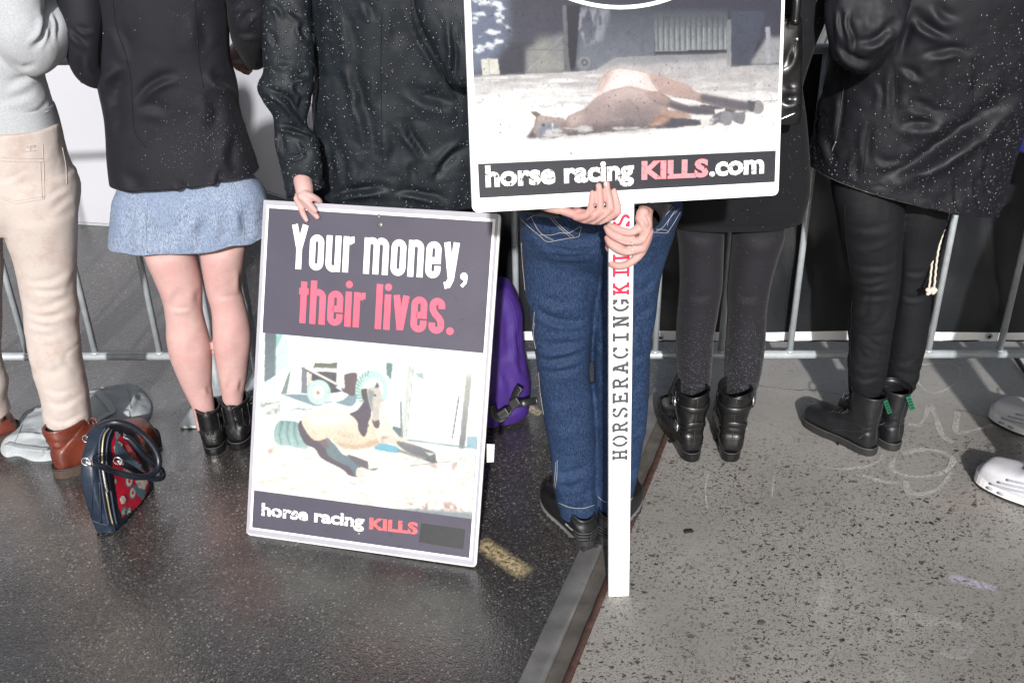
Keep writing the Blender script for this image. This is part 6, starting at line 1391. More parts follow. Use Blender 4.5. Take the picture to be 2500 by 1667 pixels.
drops('rain_drops', [o], 3600, P5, m_mist, 0.00025, 0.0007, 8, w5, 1.1, 0.7)
figure(P5, (un(1770, 500, 2.54)[0], 2.54, 0.86), (), legs=False, limbs=[inner(LEG5, 0.75), inner(LEG5B, 0.75)])
boot(P5, h5, (-0.13, 0.99), 'biker', 1, 0.27, (m_leath, m_leath, m_dthread)); boot(P5, h5b, (0.15, 0.99), 'biker', -1, 0.27, (m_leath, m_leath, m_dthread))
ct = merge(pxloft([(1600, -520, 1930, -530, 2.54), (1585, -250, 1960, -260, 2.54), (1585, 0, 1950, -10, 2.54), (1590, 180, 1952, 170, 2.54), (1592, 286, 1964, 280, 2.54), (1600, 400, 1976, 390, 2.54), (1622, 480, 1976, 470, 2.54), (1645, 545, 1960, 532, 2.54)], 150, 160, 'h', 0.50, 2.3, hem=.006),
    pxloft([(1850, -330, 2040, -330, 2.52), (1870, -120, 2048, -120, 2.50), (1880, 0, 2020, 0, 2.48), (1880, 60, 2010, 60, 2.46), (1872, 115, 1988, 115, 2.44), (1862, 170, 1966, 185, 2.42), (1852, 215, 1952, 240, 2.40)], 80, 70, 'v', 0.85, 2.1, True, True))
ct = cloth(ct, fl(ID, ([(1660, 548), (1740, 562), (1830, 565), (1940, 548)], 5, .004), ([(1910, 300), (1930, 400), (1945, 500)], 10, .007), ([(1800, 500), (1810, 560)], 9, .006), ([(1880, 420), (1890, 520)], 12, .006), ([(1900, 60), (1940, 90), (1985, 100)], 6, .006), ([(1910, 130), (1940, 150), (1965, 160)], 5, .005)), [((7, 7, 4), 0.005, 95)])
o = mk('coat', ct, m_felt, P5); b = bvh(o)
seams('hem_stitching', b, [[(1655, 540), (1740, 556), (1840, 558), (1940, 545)], [(1656, 543), (1740, 559), (1840, 561), (1940, 548)]], 0.0008, m_felt, o, 0.0006)
drops('rain_drops', [o], 420, P5, m_mist, 0.0003, 0.0010, 9, lambda px, c: 0.1+np.clip((px[:, 0]-1760)/150, 0, 1), 1.2)
hb = thing('handbag', 'black leather shoulder handbag hanging against the long wool coat beside the placard', 'handbag', un(1890, 300, 2.38))
gb = pxloft([(1815, 60, 1952, 38, 2.395), (1812, 75, 1955, 52, 2.39), (1808, 140, 1957, 130, 2.38), (1806, 210, 1957, 215, 2.375), (1806, 270, 1955, 275, 2.375), (1810, 300, 1950, 298, 2.38)], 60, 80, 'h', 0.35, 3.2, True, True)
gb = cloth(gb, fl(ID, ([(1905, 180), (1930, 150), (1942, 110)], 6, .006), ([(1905, 245), (1930, 250), (1950, 235)], 8, .010), ([(1910, 205), (1935, 215), (1952, 205)], 8, .006)), [((16, 16, 16), 0.003, 5)])
o = mk('bag_body', gb, m_leath, hb); b = bvh(o)
seams('zip', b, [[(1903, 292), (1925, 283), (1941, 276)]], 0.0022, m_chrome, hb, 0.001)
seams('flap_edge', b, [[(1905, 172), (1925, 160), (1938, 140), (1944, 100)]], 0.0018, m_leath, hb, 0.001)
q = hit(b, 1945, 96, 0.001)
if q is not None: mk('rivet', ringsurf(np.array([q, q+[0, -0.003, 0], q+[0, -0.0045, 0]]), np.array([[r, 0, 0] for r in (.0045, .004, .002)]), np.array([[0, 0, r] for r in (.0045, .004, .002)]), 14, 2, False, True), m_chrome, hb)
mk('strap', tube(np.array([un(1940, 60, 2.33), un(1945, -10, 2.36), un(1935, -150, 2.40), un(1900, -420, 2.44)]), 0.010, 30, 10), m_leath, hb)

# ------------------------------------------------------------------ person in black nylon parka and laced boots
h6 = gr(2131, 1109); t6 = gr(1972, 1026); h6b = gr(2186, 1098)
P6 = person('person in big black nylon parka, black jeans and laced boots with green heel loops', (h6+h6b)/2)
d6 = nrm(t6-h6); dq = nrm(np.array([-0.36, 0.93, 0]))
LEG6 = [(2070, 370, 2210, 370, 2.57)] + rings(ZK, [(180, -20, 480, 0, 2.55), (176, 70, 506, 130, 2.535), (200, 200, 500, 230), (230, 390, 491, 400), (248, 480, 486, 500), (264, 545, 478, 570), (260, 640, 465, 660), (256, 780, 448, 790), (251, 900, 432, 900), (254, 985, 418, 990), (258, 1050, 412, 1050)], 2.515)
LEG6B = [(2170, 380, 2290, 380, 2.60)] + rings(ZK, [(430, 0, 720, 40, 2.585), (440, 200, 704, 210), (450, 330, 662, 330), (455, 430, 642, 440), (456, 560, 632, 560), (452, 700, 626, 690), (440, 830, 604, 820), (430, 940, 576, 930), (425, 1010, 560, 1000)], 2.57)
bj = merge(pxloft(LEG6, 130, 80, 'h', 0.95, 2.1, True, True), pxloft(LEG6B, 130, 80, 'h', 0.95, 2.1, True, True))
bj = remesh(bj, 0.0048, 6)
bj = cloth(bj, fl(ZK, ([(240, 430), (330, 455), (420, 450), (485, 420)], 9, .006), ([(245, 480), (340, 510), (440, 490)], 9, .006), ([(262, 530), (350, 545), (460, 520)], 8, .006), ([(264, 580), (350, 595), (465, 575)], 8, .006), ([(225, 260), (340, 280), (470, 250)], 12, .004), ([(230, 330), (340, 350), (480, 320)], 12, .004), ([(500, 470), (560, 480), (630, 465)], 8, .005), ([(480, 580), (550, 600), (625, 590)], 8, .005), ([(260, 900), (340, 930), (420, 910)], 9, .004), ([(255, 950), (330, 975), (415, 955)], 7, .005), ([(450, 880), (510, 900), (570, 870)], 8, .004), ([(495, 250), (488, 400), (478, 560), (452, 760)], 9, .008)), [((14, 14, 9), 0.003, 101), ((15, 15, 22), -0.0034, 102)], 0.6)
o = mk('jeans', bj, m_bjean, P6); b = bvh(o)
seams('seam', b, [[(232, 150), (240, 300), (262, 470)], [(268, 600), (262, 800), (258, 950)]], 0.0010, m_bjean, o, 0.0008, ZK)
figure(P6, (un(2190, 450, 2.57)[0], 2.57, 0.86), (), face=(-0.4, 0.9), legs=False, limbs=[inner(LEG6), inner(LEG6B)])
boot(P6, h6, d6, 'lace', -1, 0.246, (m_leath2, m_rubber, m_dthread)); boot(P6, h6b, dq, 'lace', -1, 0.246, (m_leath2, m_rubber, m_dthread))
pkg = merge(pxloft(rings(ZJ, [(500, -560, 1800, -560), (450, -200, 1930, -180), (430, 150, 1920, 240), (436, 480, 1850, 560), (356, 750, 1730, 810), (304, 960, 1655, 1050), (286, 1110, 1575, 1320), (284, 1135, 1530, 1420)], 2.56), 200, 230, 'h', 0.62, 2.2, hem=.005),
    pxloft(rings(ZJ, [(420, -420, 1000, -430, 2.42), (368, -120, 985, -120, 2.36), (378, 100, 960, 40, 2.33), (408, 320, 920, 140, 2.32), (440, 425, 880, 210, 2.32), (530, 480, 830, 300, 2.33), (640, 508, 780, 400, 2.36), (700, 470, 760, 440, 2.40)]), 110, 110, 'v', 0.55, 2.1, True, True))
pkg = cloth(pkg, fl(ZJ, ([(970, 40), (920, 200), (880, 330), (840, 420)], 20, .014, .6), ([(965, 60), (1010, 160), (1100, 220), (1230, 290)], 22, .014), ([(1040, 430), (1120, 380), (1260, 360), (1380, 390)], 20, .012), ([(780, 1280), (950, 1180), (1120, 1090), (1300, 980), (1480, 840), (1736, 640)], 36, .024, .9), ([(850, 870), (980, 880), (1120, 870), (1250, 800)], 22, .012), ([(560, 330), (680, 300), (800, 240), (900, 120)], 20, .012), ([(440, 300), (520, 400), (640, 440), (760, 400)], 16, .012), ([(460, 60), (470, 180), (500, 280)], 12, .009), ([(540, 60), (520, 160), (560, 260), (560, 400)], 12, .009), ([(490, 560), (480, 700), (460, 860), (450, 980)], 12, .008), ([(850, 450), (830, 620), (820, 860)], 18, .009), ([(680, 820), (650, 950), (640, 1150)], 18, .007), ([(900, 640), (1000, 740), (1120, 800), (1250, 820)], 26, .009), ([(880, 460), (980, 520), (1060, 560)], 16, .006), ([(1270, 1200), (1260, 1340), (1280, 1460)], 12, .009), ([(1420, 1180), (1400, 1320), (1430, 1440)], 12, .009), ([(1500, 980), (1460, 1150), (1470, 1300)], 16, .009), ([(1140, 1380), (1160, 1460)], 9, .007), ([(600, 1050), (560, 1150), (590, 1250)], 14, .007), ([(1100, 20), (1180, 120), (1300, 160)], 24, .010), ([(1380, 400), (1400, 560), (1360, 700)], 22, .008), ([(700, 1080), (800, 1130), (950, 1100)], 20, .006), ([(350, 900), (400, 1050), (430, 1150)], 18, .008), ([(720, 560), (760, 640), (740, 760)], 14, .006)), [((5, 5, 3.4), 0.010, 111), ((12, 12, 9), -0.009, 112), ((27, 27, 20), -0.0036, 113)], 0.8)
o = mk('parka', pkg, m_parka, P6); b = bvh(o)
seams('seam', b, [[(850, 420), (860, 640), (820, 880)], [(1385, 380), (1380, 520), (1390, 700)], [(300, 1100), (420, 1200), (600, 1255), (770, 1330), (950, 1395), (1130, 1445), (1300, 1455), (1500, 1430)], [(680, 830), (655, 1000), (640, 1180)]], 0.0011, m_parka, o, 0.0009, ZJ)
seams('zip', b, [[(505, 600), (480, 760), (460, 900), (445, 985)]], 0.0018, m_blace, o, 0.001, ZJ); seams('zip_pull', b, [[(455, 968), (446, 990), (432, 1034)]], 0.0022, m_chrome, o, 0.004, ZJ)
def w6(px, c):
    x, y = (px[:, 0]-1880)*2.8, px[:, 1]*2.8
    return 0.02+np.clip((x*0.55+y-900)/500, 0, 1)+0.5*np.clip((x-1350)/200, 0, 1)
drops('rain_drops', [o], 1900, P6, m_bead, 0.0008, 0.0042, 10, w6, 1.4)
mk('shirt_hem', pxloft(rings(ZJ, [(330, 1000, 1480, 1210), (310, 1100, 1490, 1350), (303, 1150, 1490, 1418)], 2.56), 20, 120, 'h', 0.585, 2.2), M('pale grey jersey', (0.35, 0.36, 0.37), 0.9), P6)
m_rope = M('cream cotton cord', (0.55, 0.49, 0.41), 0.85, 0.15, 200, 0.4, 900)
for a, c in (((708, 180), (626, 556)), ((722, 190), (650, 552))):
    A_, C_ = un(*ZK(*a), 2.60), un(*ZK(*c), 2.46); L = resample(np.array([A_, (A_+C_)/2+np.array([0, 0.02, -0.004]), C_]), 60)
    ph_ = np.arange(60)*1.3; L = L+np.stack([np.cos(ph_), np.sin(ph_), 0*ph_], -1)*0.0006
    cd_ = mk('drawstring', tube(L, 0.0032, 60, 7), m_rope, P6)
    mk('knot', merge(chain([C_+[-.004, 0, .004], C_+[.004, 0.001, -.001], C_+[-.001, 0, -.008]], [.0062, .0068, .005])), m_rope, cd_)

# ------------------------------------------------------------------ person at the right edge in white trainers
sb_ = gr(2388, 1166); sb2 = gr(2500, 1216); dB = nrm(sb_-sb2); hB = sb_-dB*0.292
sa_ = gr(2424, 1012); dA = nrm(np.array([-0.80, 0.30, 0])); dA = nrm(gr(2430, 1020)-gr(2500, 1052)); hA = sa_-dA*0.292
P7 = person('person mostly outside the photo at the right, in white trainers and a blue jacket', (hA+hB)/2)
m_wh = M('white trainer mesh', (0.58, 0.58, 0.61), 0.6, 0.08, 40, 0.3, 700); m_whs = M('white foam sole', (0.70, 0.70, 0.71), 0.5, 0.06, 30)
boot(P7, hA, dA, 'sneak', 1, 0.295, (m_wh, m_whs, m_dthread)); boot(P7, hB, dB, 'sneak', 1, 0.295, (m_wh, m_whs, m_dthread))
hp = np.array([(hA[0]+hB[0])/2+0.02, (hA[1]+hB[1])/2, 0.9])
figure(P7, hp, (), face=(-0.9, 0.4), legs=False, limbs=[chain([[hp[0]*0.7+a[0]*0.3, hp[1]*0.6+a[1]*0.4, 0.9], [a[0]+0.01, a[1], 0.5], [a[0], a[1], 0.08]], [0.055, 0.042, 0.032]) for a in (hA+dA*0.055, hB+dB*0.055)])
tr = G()
for q, dd in ((hA, dA), (hB, dB)):
    a = q+dd*0.055; c = resample(np.array([[hp[0]*0.7+a[0]*0.3, hp[1]*0.6+a[1]*0.4, 0.92], [a[0]+0.01, a[1], 0.5], [a[0], a[1], 0.10]]), 50); s_ = np.linspace(1.1, 0.60, 50)[:, None]
    tr.add(*(lambda g: (g.verts(), g.f))(ringsurf(c, np.tile([0.085, 0, 0], (50, 1))*s_, np.tile([0, 0.085, 0], (50, 1))*s_, 44, 2.1, True, True)))
mk('trousers', cloth(remesh(tr, 0.008, 4), [], [((14, 14, 10), 0.005, 5)]), m_dark, P7)
o = mk('jacket', cloth(pxloft([(2560, -480, 2860, -480, 2.66), (2500, -200, 2930, -200, 2.66), (2468, 60, 2930, 60, 2.66), (2450, 250, 2930, 260, 2.66), (2440, 352, 2930, 370, 2.66)], 80, 120, 'h', 0.6, 2.2, hem=.005), [], [((7, 7, 5), 0.006, 5)]), m_blue, P7)

# ================================================================== things on the ground
# floral handbag beside the chestnut boot
nl, nr_, fr_ = gr(222, 1306), gr(284, 1307), gr(362, 1211)
ub = nrm(fr_-nr_); wb_ = nrm(nl-nr_); wb_ = nrm(wb_-ub*(wb_ @ ub)); zb_ = np.array([0, 0, 1.0]); LB = 0.235; WB = np.linalg.norm(nl-nr_)*1.02; HB = 0.285
cb = nr_+ub*LB/2+wb_*WB/2
hg_ = thing('handbag', 'navy handbag with red floral side panel and rolled handles standing on wet asphalt', 'handbag', cb)
m_navy = M('navy pebbled leather', (0.012, 0.020, 0.036), 0.42, 0.3, 60, 0.4, 420, 0.0012, 0.5)
def bprof(t):       # half length of the side outline at height fraction t
    return 0.5*LB*(1.0+0.06*math.sin(t*3.0)) * (max(0.0, 1-max(0, (t-0.42)/0.58)**2.1))**0.5
zs = np.concatenate([[0.0, 0.012], np.linspace(0.04, 0.9, 22), [0.94, 0.97, 0.99, 1.0]])
Cb = []; Ab = []; Bb = []
for t in zs:
    hl_ = max(bprof(t), 0.012); wd = WB/2*(1.0-0.45*t**1.5)
    if t == 0: hl_ -= 0.012; wd -= 0.008
    Cb.append(cb+zb_*(t*HB+0.002)-ub*0.018*t); Ab.append(ub*hl_); Bb.append(wb_*wd)
q = np.array([np.hstack(x) for x in zip(Cb, Ab, Bb)]); q = resample(q, 90)
gb = ringsurf(q[:, :3], q[:, 3:6], q[:, 6:9], 72, 4.5, True, True)
gb = cloth(gb, [], [((25, 25, 25), 0.003, 5)])
o = mk('bag_body', gb, m_navy, hg_); b = bvh(o)
def floral():
    q = MT('red floral printed leather'); v = q.n('ShaderNodeTexVoronoi'); v.inputs['Scale'].default_value = 24; q.l(q.mapped((1, 1, 1)), v.inputs['Vector'])
    base = q.ramp(q.noise(9, 2), [(0.46, (0.52, 0.014, 0.04)), (0.52, (0.22, 0.25, 0.28)), (0.56, (0.36, 0.34, 0.30)), (0.60, (0.46, 0.025, 0.06))], 'CONSTANT')
    pet = q.ramp(v.outputs['Distance'], [(0.0, (0.5, 0.05, 0.08)), (0.16, (0.62, 0.52, 0.48)), (0.34, (0.14, 0.20, 0.17)), (0.42, (0.05, 0.09, 0.15)), (0.47, (0.52, 0.014, 0.04))], 'CONSTANT')
    s2 = q.n('ShaderNodeSeparateColor'); q.l(v.outputs['Color'], s2.inputs[0]); c = q.mix(q.math('LESS_THAN', v.outputs['Distance'], 0.45), base, pet)
    c = q.mix(q.math('GREATER_THAN', s2.outputs[0], 0.45), base, c); q.set('Base Color', c); q.val(Roughness=0.35); return q.m
m_flor = floral()
g = patch(b, [(955, 570), (990, 590), (1070, 680), (1150, 800), (1215, 920), (1245, 1010), (1225, 1120), (1170, 1210), (1100, 1260), (1010, 1322), (975, 1200), (950, 1050), (930, 900), (925, 780), (925, 660)], 0.0015, ZC, dens=40)
if g: mk('floral_panel', g, m_flor, hg_)
# painted motifs on the panel
m_cream = M('cream paint', (0.55, 0.50, 0.44), 0.5); m_teal = M('slate blue paint', (0.10, 0.17, 0.22), 0.4, 0.3); m_leafp = M('sage paint', (0.28, 0.33, 0.26), 0.5)
for mt, polys in ((m_teal, [[(925, 660), (960, 640), (1060, 760), (1150, 830), (1210, 930), (1180, 960), (1090, 900), (1000, 840), (935, 790)], [(1090, 1040), (1150, 1000), (1215, 1080), (1190, 1170), (1120, 1120)]]), (m_cream, [[(930, 720), (975, 660), (1020, 690), (1000, 760), (950, 780)], [(1015, 800), (1090, 810), (1120, 850), (1060, 860), (1010, 830)], [(1110, 1000), (1180, 960), (1230, 1000), (1200, 1080), (1140, 1060)], [(985, 1150), (1000, 1125), (1030, 1125), (1045, 1155), (1030, 1190), (1000, 1195)]]), (m_leafp, [[(955, 730), (990, 700), (1005, 745), (970, 760)], [(940, 990), (960, 975), (970, 1010), (950, 1030)], [(1000, 1250), (1030, 1245), (1035, 1275), (1005, 1285)], [(1055, 1225), (1085, 1215), (1080, 1245), (1062, 1255)]]), (m_flor if False else M('rose paint', (0.50, 0.10, 0.12), 0.5), [[(1020, 690), (1070, 700), (1140, 790), (1110, 815), (1050, 770)], [(1005, 1145), (1025, 1142), (1030, 1170), (1008, 1175)], [(1175, 1045), (1192, 1048), (1188, 1080), (1172, 1078)]])):
    for po in polys:
        gp = patch(b, po, 0.0021+0.0002*len(po), ZC, dens=14)
        if gp: mk('painted_motif', gp, mt, hg_)
m_zip = M('brass zip teeth', (0.45, 0.38, 0.26), 0.35, 0.3, 600, 0.5, 900, metal=0.6)
seams('zip', b, [[(905, 560), (865, 620), (850, 720), (848, 830), (860, 960), (885, 1110), (915, 1270), (938, 1360)]], 0.0026, m_zip, hg_, 0.0012, ZC)
seams('zip_tape', b, [[(880, 560), (835, 640), (822, 760), (825, 900), (850, 1080), (880, 1260), (905, 1362)], [(930, 570), (900, 640), (885, 740), (885, 860), (900, 980), (925, 1120), (950, 1270), (970, 1360)]], 0.0028, M('navy zip tape', (0.03, 0.04, 0.065), 0.7), hg_, 0.0008, ZC)
seams('zip_pull', b, [[(845, 905), (855, 960), (870, 1040), (885, 1090)]], 0.0045, m_chrome, hg_, 0.004, ZC)
seams('seam', b, [[(752, 1310), (800, 1340), (870, 1362), (970, 1370), (1060, 1330), (1140, 1265), (1200, 1180)], [(945, 1365), (955, 1410), (970, 1450)], [(825, 1000), (835, 1180), (845, 1350)], [(775, 1000), (768, 1180), (760, 1300)]], 0.0018, m_navy, hg_, 0.001, ZC)
m_hand_ = M('navy rolled handle', (0.008, 0.011, 0.018), 0.35, 0.3, 60, 0.3, 300)
Yn = nr_[1]
for pts, dy in (([(745, 625), (780, 585), (860, 535), (960, 512), (1080, 540), (1190, 615), (1280, 720), (1322, 830), (1300, 915), (1220, 965), (1100, 962), (960, 925), (840, 880), (760, 855)], (0.10, 0.10, 0.10, 0.10, 0.11, 0.12, 0.12, 0.11, 0.09, 0.06, 0.03, 0.01, -0.02, -0.03)),
                ([(1040, 640), (1085, 660), (1150, 730), (1230, 810), (1300, 870), (1350, 925), (1345, 975), (1270, 980), (1180, 950), (1100, 900), (1010, 850)], (0.15, 0.15, 0.15, 0.16, 0.17, 0.17, 0.15, 0.13, 0.11, 0.08, 0.06))):
    L = np.array([un(*ZC(*p), Yn+d_) for p, d_ in zip(pts, dy)]); hn = mk('handle', tube(L, 0.0085, 80, 12), m_hand_, hg_)
    for e_, e2_ in ((L[0], L[1]), (L[-1], L[-2])):
        mk('rivet', chain([e_+nrm(e_-e2_)*0.004, e_+nrm(e_-e2_)*0.010], [0.009, 0.006], 6, 12), m_chrome, hn)
        rg = e_+nrm(e_-e2_)*0.014; th = np.linspace(0, 2*math.pi, 17); mk('ring', tube(np.array([rg+np.array([0.011*math.cos(a), 0, 0.011*math.sin(a)]) for a in th]), 0.002, 17, 7, False), m_chrome, hn)

# pale tote lying flattened
m_tote = weave('grey cotton canvas', (0.30, 0.33, 0.345), (0.385, 0.41, 0.42), 300, 0.85, blot=((0.27, 0.30, 0.32), 12, 0.55, 0.5))
def slump(outline, h, seed, n=120, m=26):
    Pg = np.array([gr(*p)[:2] for p in outline]); Pg = resample(np.vstack([Pg[-1:], Pg, Pg[:2]]), 400)
    k = 400/(len(outline)+2); Pg = Pg[int(k):int(400-k)]; Pg = Pg[np.linspace(0, len(Pg)-1, n, endpoint=False).astype(int)]
    c = Pg.mean(0); V = []
    for i in range(m):
        t = i/(m-1); r = 1-t**1.2
        q = c+(Pg-c)*r; e = np.linalg.norm(q-Pg, axis=1)
        z = h*(1-np.exp(-e/0.028))*(0.8+0.32*fbm(np.c_[q*9, np.full(n, seed)], 3, seed))+0.35*h*np.exp(-(vnoise(np.c_[q*11, np.full(n, seed+3)], seed+2)/0.12)**2)*(1-np.exp(-e/0.02))
        V.append(np.c_[q, 0.003+np.clip(z, 0, None)+0.004*(i > 0)])
    V.insert(0, np.c_[Pg, np.full(n, 0.0008)]); V = np.array(V); M_ = len(V)
    f = [(i*n+j, i*n+(j+1) % n, (i+1)*n+(j+1) % n, (i+1)*n+j) for i in range(M_-1) for j in range(n)]
    return G().add(V.reshape(-1, 3), f)
tt = thing('tote_bag', 'pale grey canvas tote bag lying flat on the asphalt behind the chestnut boot', 'tote bag', gr(190, 1010))
o = mk('bag_cloth', merge(slump([(104, 992), (62, 1012), (30, 1058), (2, 1094), (14, 1116), (46, 1114), (86, 1127), (140, 1120), (200, 1085), (215, 1040), (150, 1010)], 0.030, 4), slump([(190, 985), (250, 962), (312, 946), (352, 958), (373, 990), (356, 1030), (300, 1048), (215, 1070), (160, 1075), (150, 1020)], 0.050, 9)), m_tote, tt)
b = bvh(o)
for pts in ([(204, 940), (225, 945), (250, 970), (275, 1003), (262, 1016), (230, 1034)], [(20, 1085), (60, 1094), (100, 1100), (128, 1100)]):
    Q = onsurf(b, pts, 0.006, 30)
    if Q is not None and len(Q) > 4:
        T = nrm(np.gradient(Q, axis=0)); S = nrm(np.cross(T, np.array([0, 0, 1.0]))); mk('strap', ringsurf(Q, S*0.012, np.tile([0, 0, 0.0022], (len(Q), 1)), 10, 3, True, True), m_tote, tt)
for ln in ([(312, 950), (318, 990), (312, 1035)], [(60, 1020), (40, 1070), (20, 1100)]): seams('seam', b, [ln], 0.0014, m_tote, tt, 0.001)

# purple backpack leaning behind the sign
m_purp = weave('purple nylon', (0.036, 0.014, 0.13), (0.058, 0.024, 0.19), 420, 0.6, blot=((0.03, 0.012, 0.10), 8, 0.55, 0.5))
bpk = thing('backpack', 'purple backpack with black buckle strap standing between the sign and the jeans', 'backpack', gr(1150, 1050))
gp = pxloft([(1130, 702, 1225, 700, 2.74), (1095, 712, 1246, 708, 2.73), (1075, 740, 1262, 735, 2.73), (1068, 790, 1274, 778, 2.72), (1064, 850, 1279, 842, 2.71), (1060, 910, 1286, 900, 2.70), (1058, 960, 1295, 950, 2.70), (1060, 1005, 1293, 995, 2.70), (1070, 1030, 1284, 1016, 2.70)], 90, 110, 'h', 0.62, 2.9, True, True)
gp = cloth(gp, fl(ID, ([(1268, 790), (1262, 850), (1275, 920)], 6, .008), ([(1230, 760), (1235, 830), (1225, 900)], 8, .008), ([(1215, 900), (1235, 950), (1240, 1000)], 7, .006), ([(1255, 880), (1270, 920), (1285, 940)], 5, .006), ([(1200, 1010), (1240, 1020), (1280, 1010)], 6, .006)), [((12, 12, 9), 0.006, 5), ((50, 50, 50), 0.001, 6)])
V = gp.verts(); V[:, 2] += max(0, 0.003-V[:, 2].min()); gp.v = [V]
o = mk('bag_body', gp, m_purp, bpk); b = bvh(o)
seams('piping', b, [[(1232, 712), (1252, 750), (1262, 800), (1266, 850)], [(1194, 1040), (1240, 1044), (1280, 1030), (1290, 1010)]], 0.0028, m_purp, bpk, 0.001)
st_ = [un(*ZM(*p), y) for p, y in (((1595, 500), 2.52), ((1610, 555), 2.525), ((1650, 582), 2.53), ((1690, 550), 2.53), ((1740, 490), 2.53), ((1800, 480), 2.54), ((1888, 462), 2.53))]
L = resample(np.array(st_), 60); T = nrm(np.gradient(L, axis=0)); vd = nrm(L-CAM); S = nrm(np.cross(T, vd)); Nn = nrm(np.cross(T, S))
mk('webbing_strap', ringsurf(L, S*0.011, Nn*0.0018, 8, 3.5, True, True), m_black, bpk)
st_ = [un(*ZM(*p), 2.53) for p in ((1778, 380), (1752, 420), (1735, 470), (1742, 500))]; L = resample(np.array(st_), 30); T = nrm(np.gradient(L, axis=0)); S = nrm(np.cross(T, nrm(L-CAM))); Nn = nrm(np.cross(T, S))
mk('webbing_strap', ringsurf(L, S*0.012, Nn*0.002, 8, 3.5, True, True), m_black, bpk)
c_ = un(*ZM(1668, 550), 2.515); ux = nrm(un(*ZM(1700, 530), 2.515)-c_); uz = nrm(np.cross(ux, nrm(c_-CAM)))
bk = mk('buckle', box(c_, ux*0.017, uz*0.014, np.cross(ux, uz)*0.004), m_black, bpk, False); bevel(bk, 0.003)
for s_ in (-1, 1): mk('buckle_prong', box(c_+uz*0.006*s_-np.cross(ux, uz)*(-0.0055 if (np.cross(ux, uz) @ (c_-CAM)) < 0 else 0.0055), ux*0.012, uz*0.002, np.cross(ux, uz)*0.0012), m_rubber, bk, False)
c_ = un(*ZM(1740, 480), 2.52); bk2 = mk('ladder_buckle', box(c_, ux*0.016, uz*0.013, np.cross(ux, uz)*0.005), m_black, bpk, False); bevel(bk2, 0.003)
# chalk, gum and scraps on the concrete
def chalk_mat(k=1.0):
    q = MT('smudged chalk'); q.b.inputs['Base Color'].default_value = (0.60, 0.59, 0.58, 1); q.val(Roughness=0.9)
    n = q.noise(150, 6, 0.75); n2 = q.noise(14, 4); a = q.math('MULTIPLY', q.ramp(n, [(0.38, 0.0), (0.60, 0.85)]), q.ramp(n2, [(0.32, 0.25), (0.58, 1.0)]))
    q.set('Alpha', q.math('MULTIPLY', a, k)); return q.m
m_chalk = chalk_mat(0.8); m_faint = chalk_mat(0.38)
def chalk(label, lines, z, w=0.016, group='chalk drawings on the concrete'):
    g = G()
    for k, l in enumerate(lines):
        P = np.array([gr(*z(*p), 0.0022+0.0004*k) for p in l]); P = resample(P, 14*len(P)) if len(P) > 2 else P[0]+np.linspace(0, 1, 12)[:, None]*(P[1]-P[0])
        T = nrm(np.gradient(P, axis=0)); S = np.stack([-T[:, 1], T[:, 0], 0*T[:, 0]], -1); ww = w*(0.8+0.5*vnoise(P*25, k+3))[:, None]*0.6
        V = np.stack([P-S*ww, P+S*ww], 1).reshape(-1, 3); g.add(V, [(2*i, 2*i+1, 2*i+3, 2*i+2) for i in range(len(P)-1)])
    return tag(mk('chalk_drawing', g, m_faint if w > 0.02 else m_chalk, None, False), label, 'chalk drawing', group)
chalk('faint white chalk loop on the concrete in front of the nearer white trainer', [[(470, 1330), (450, 1380), (500, 1410), (590, 1420), (690, 1400), (740, 1350), (700, 1310), (600, 1295), (500, 1310)], [(520, 1440), (530, 1490), (590, 1500), (680, 1470), (730, 1400)]], ZK)
chalk('faint white chalk zigzag on the concrete beside the laced boots', [[(530, 1175), (580, 1180), (610, 1140), (630, 1085), (660, 1150), (690, 1230), (740, 1260)], [(760, 1120), (755, 1210), (830, 1205), (930, 1180)]], ZK)
chalk('pale chalk arc on the concrete close to the bottom rail', [[(560, 960), (600, 1010), (660, 1030), (730, 1000), (770, 960), (765, 910), (690, 890), (590, 900)]], ZK, 0.012)
chalk('pale chalk line curving in front of the laced boots', [[(90, 1365), (200, 1385), (310, 1375), (390, 1350), (410, 1315)], [(300, 1410), (400, 1440), (480, 1450)]], ZK, 0.012)
Zb = zm((1200, 1150), 1.809)
chalk('smudged chalk ring on the concrete, the leftmost smudge below the gum blob', [[(1480, 470), (1475, 560), (1440, 620), (1480, 680), (1560, 680), (1605, 630)]], Zb, 0.024)
chalk('smudged chalk hook on the concrete between two other smudges near the bottom', [[(1690, 720), (1740, 740), (1810, 710), (1790, 640), (1730, 600)]], Zb, 0.024)
chalk('smudged chalk squiggle on the concrete nearest the bottom right corner', [[(1870, 650), (1930, 655), (2000, 660), (2080, 690), (2120, 720), (2100, 770), (2050, 800), (1980, 780)]], Zb, 0.028)
chalk('small smudged chalk blot cut by the bottom edge of the concrete in view', [[(1750, 880), (1790, 910), (1810, 880)]], Zb, 0.03)
chalk('thin white dribble line on the concrete below the left buckled boot', [[(955, 10), (945, 80), (952, 160)]], Zb, 0.005)
chalk('thin white dribble line on the concrete right of the buckled boots', [[(1250, 0), (1243, 60), (1238, 110)]], Zb, 0.005)
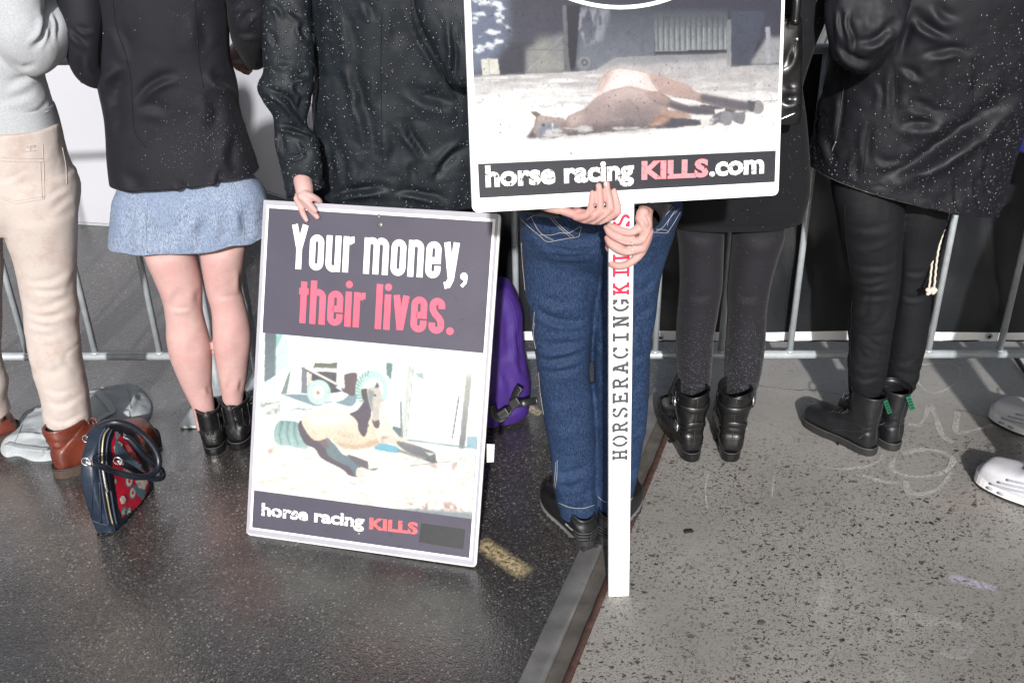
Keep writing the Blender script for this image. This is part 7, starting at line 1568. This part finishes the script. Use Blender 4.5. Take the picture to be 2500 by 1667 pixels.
def blob(name, label, cat, c, r, h, mt, seed):
    th = np.linspace(0, 2*math.pi, 25)[:-1]; V = []
    for s_, z in ((1, 0.0005), (0.85, h*0.7), (0.45, h), (0.0, h*0.95)):
        V += [[c[0]+r*s_*(1+0.22*vnoise(np.array([[math.cos(t)*1.3, math.sin(t)*1.3, seed]]), 3)[0])*math.cos(t), c[1]+r*s_*(0.8+0.2*vnoise(np.array([[math.cos(t)*1.3, math.sin(t)*1.3, seed+5]]), 4)[0])*math.sin(t), z] for t in th]
    f = [(i*24+j, i*24+(j+1) % 24, (i+1)*24+(j+1) % 24, (i+1)*24+j) for i in range(3) for j in range(24)]
    return tag(mk(name, G().add(V, f), mt), label, cat)
blob('chewing_gum', 'dark flattened blob of chewing gum on the concrete right of the stake', 'chewing gum', gr(1681, 1297), 0.014, 0.004, m_rubber, 3)
blob('leaf_scrap', 'brown scrap of wet leaf flat on the concrete near the bottom edge', 'leaf scrap', gr(1858, 1519), 0.011, 0.002, m_mud, 7)
c_ = gr(2560, 905); mt_ = thing('floor_plate', 'dark rubber-edged plate lying on the concrete under the barrier at the right edge', 'plate', c_)
pl_ = [gr(2476, 874), gr(2640, 860), gr(2660, 935), gr(2512, 930)]
n_ = 4; V = [p+[0, 0, 0.001] for p in pl_]+[p+[0, 0, 0.014] for p in pl_]; mk('plate', G().add(V, [(0, 1, 2, 3), (7, 6, 5, 4)]+[(i, i+4, (i+1) % 4+4, (i+1) % 4) for i in range(4)]), m_rubber, mt_, False)
V = [p*0.93+c_*0.07+[0, 0, 0.0145-0.0] for p in pl_]; mk('inlay', G().add([[v[0], v[1], 0.0155] for v in V], [(0, 1, 2, 3)]), m_galv, mt_, False)
c_ = gr(640, 985); pp = thing('paper_scrap', 'small pinkish paper scrap on the asphalt beside the leaning sign', 'paper scrap', c_)
V = [gr(608, 940), gr(620, 935), gr(650, 962), gr(640, 975)]; mk('paper', G().add([p+[0, 0, 0.003+0.006*(i % 2)] for i, p in enumerate(V)], [(0, 1, 2, 3)]), M('pinkish paper', (0.5, 0.44, 0.45), 0.8), pp, False)
# rain beads on the two signs
drops('rain_drops', [c for c in sg.children if c.name.startswith('dark_panel')], 900, sg, m_water, 0.0006, 0.0017, 20, None, 1.1, 0.5)
drops('rain_drops', [c for c in pk.children if c.name.startswith('black_band')], 450, pk, m_water, 0.0006, 0.0014, 21, None, 1.1, 0.5)
drops('rain_drops', [c for c in pk.children if c.name.startswith('photo_print')], 1500, pk, m_water, 0.0006, 0.0014, 22, lambda px, c: (px[:, 1] < 330)*1.0, 1.1, 0.5)
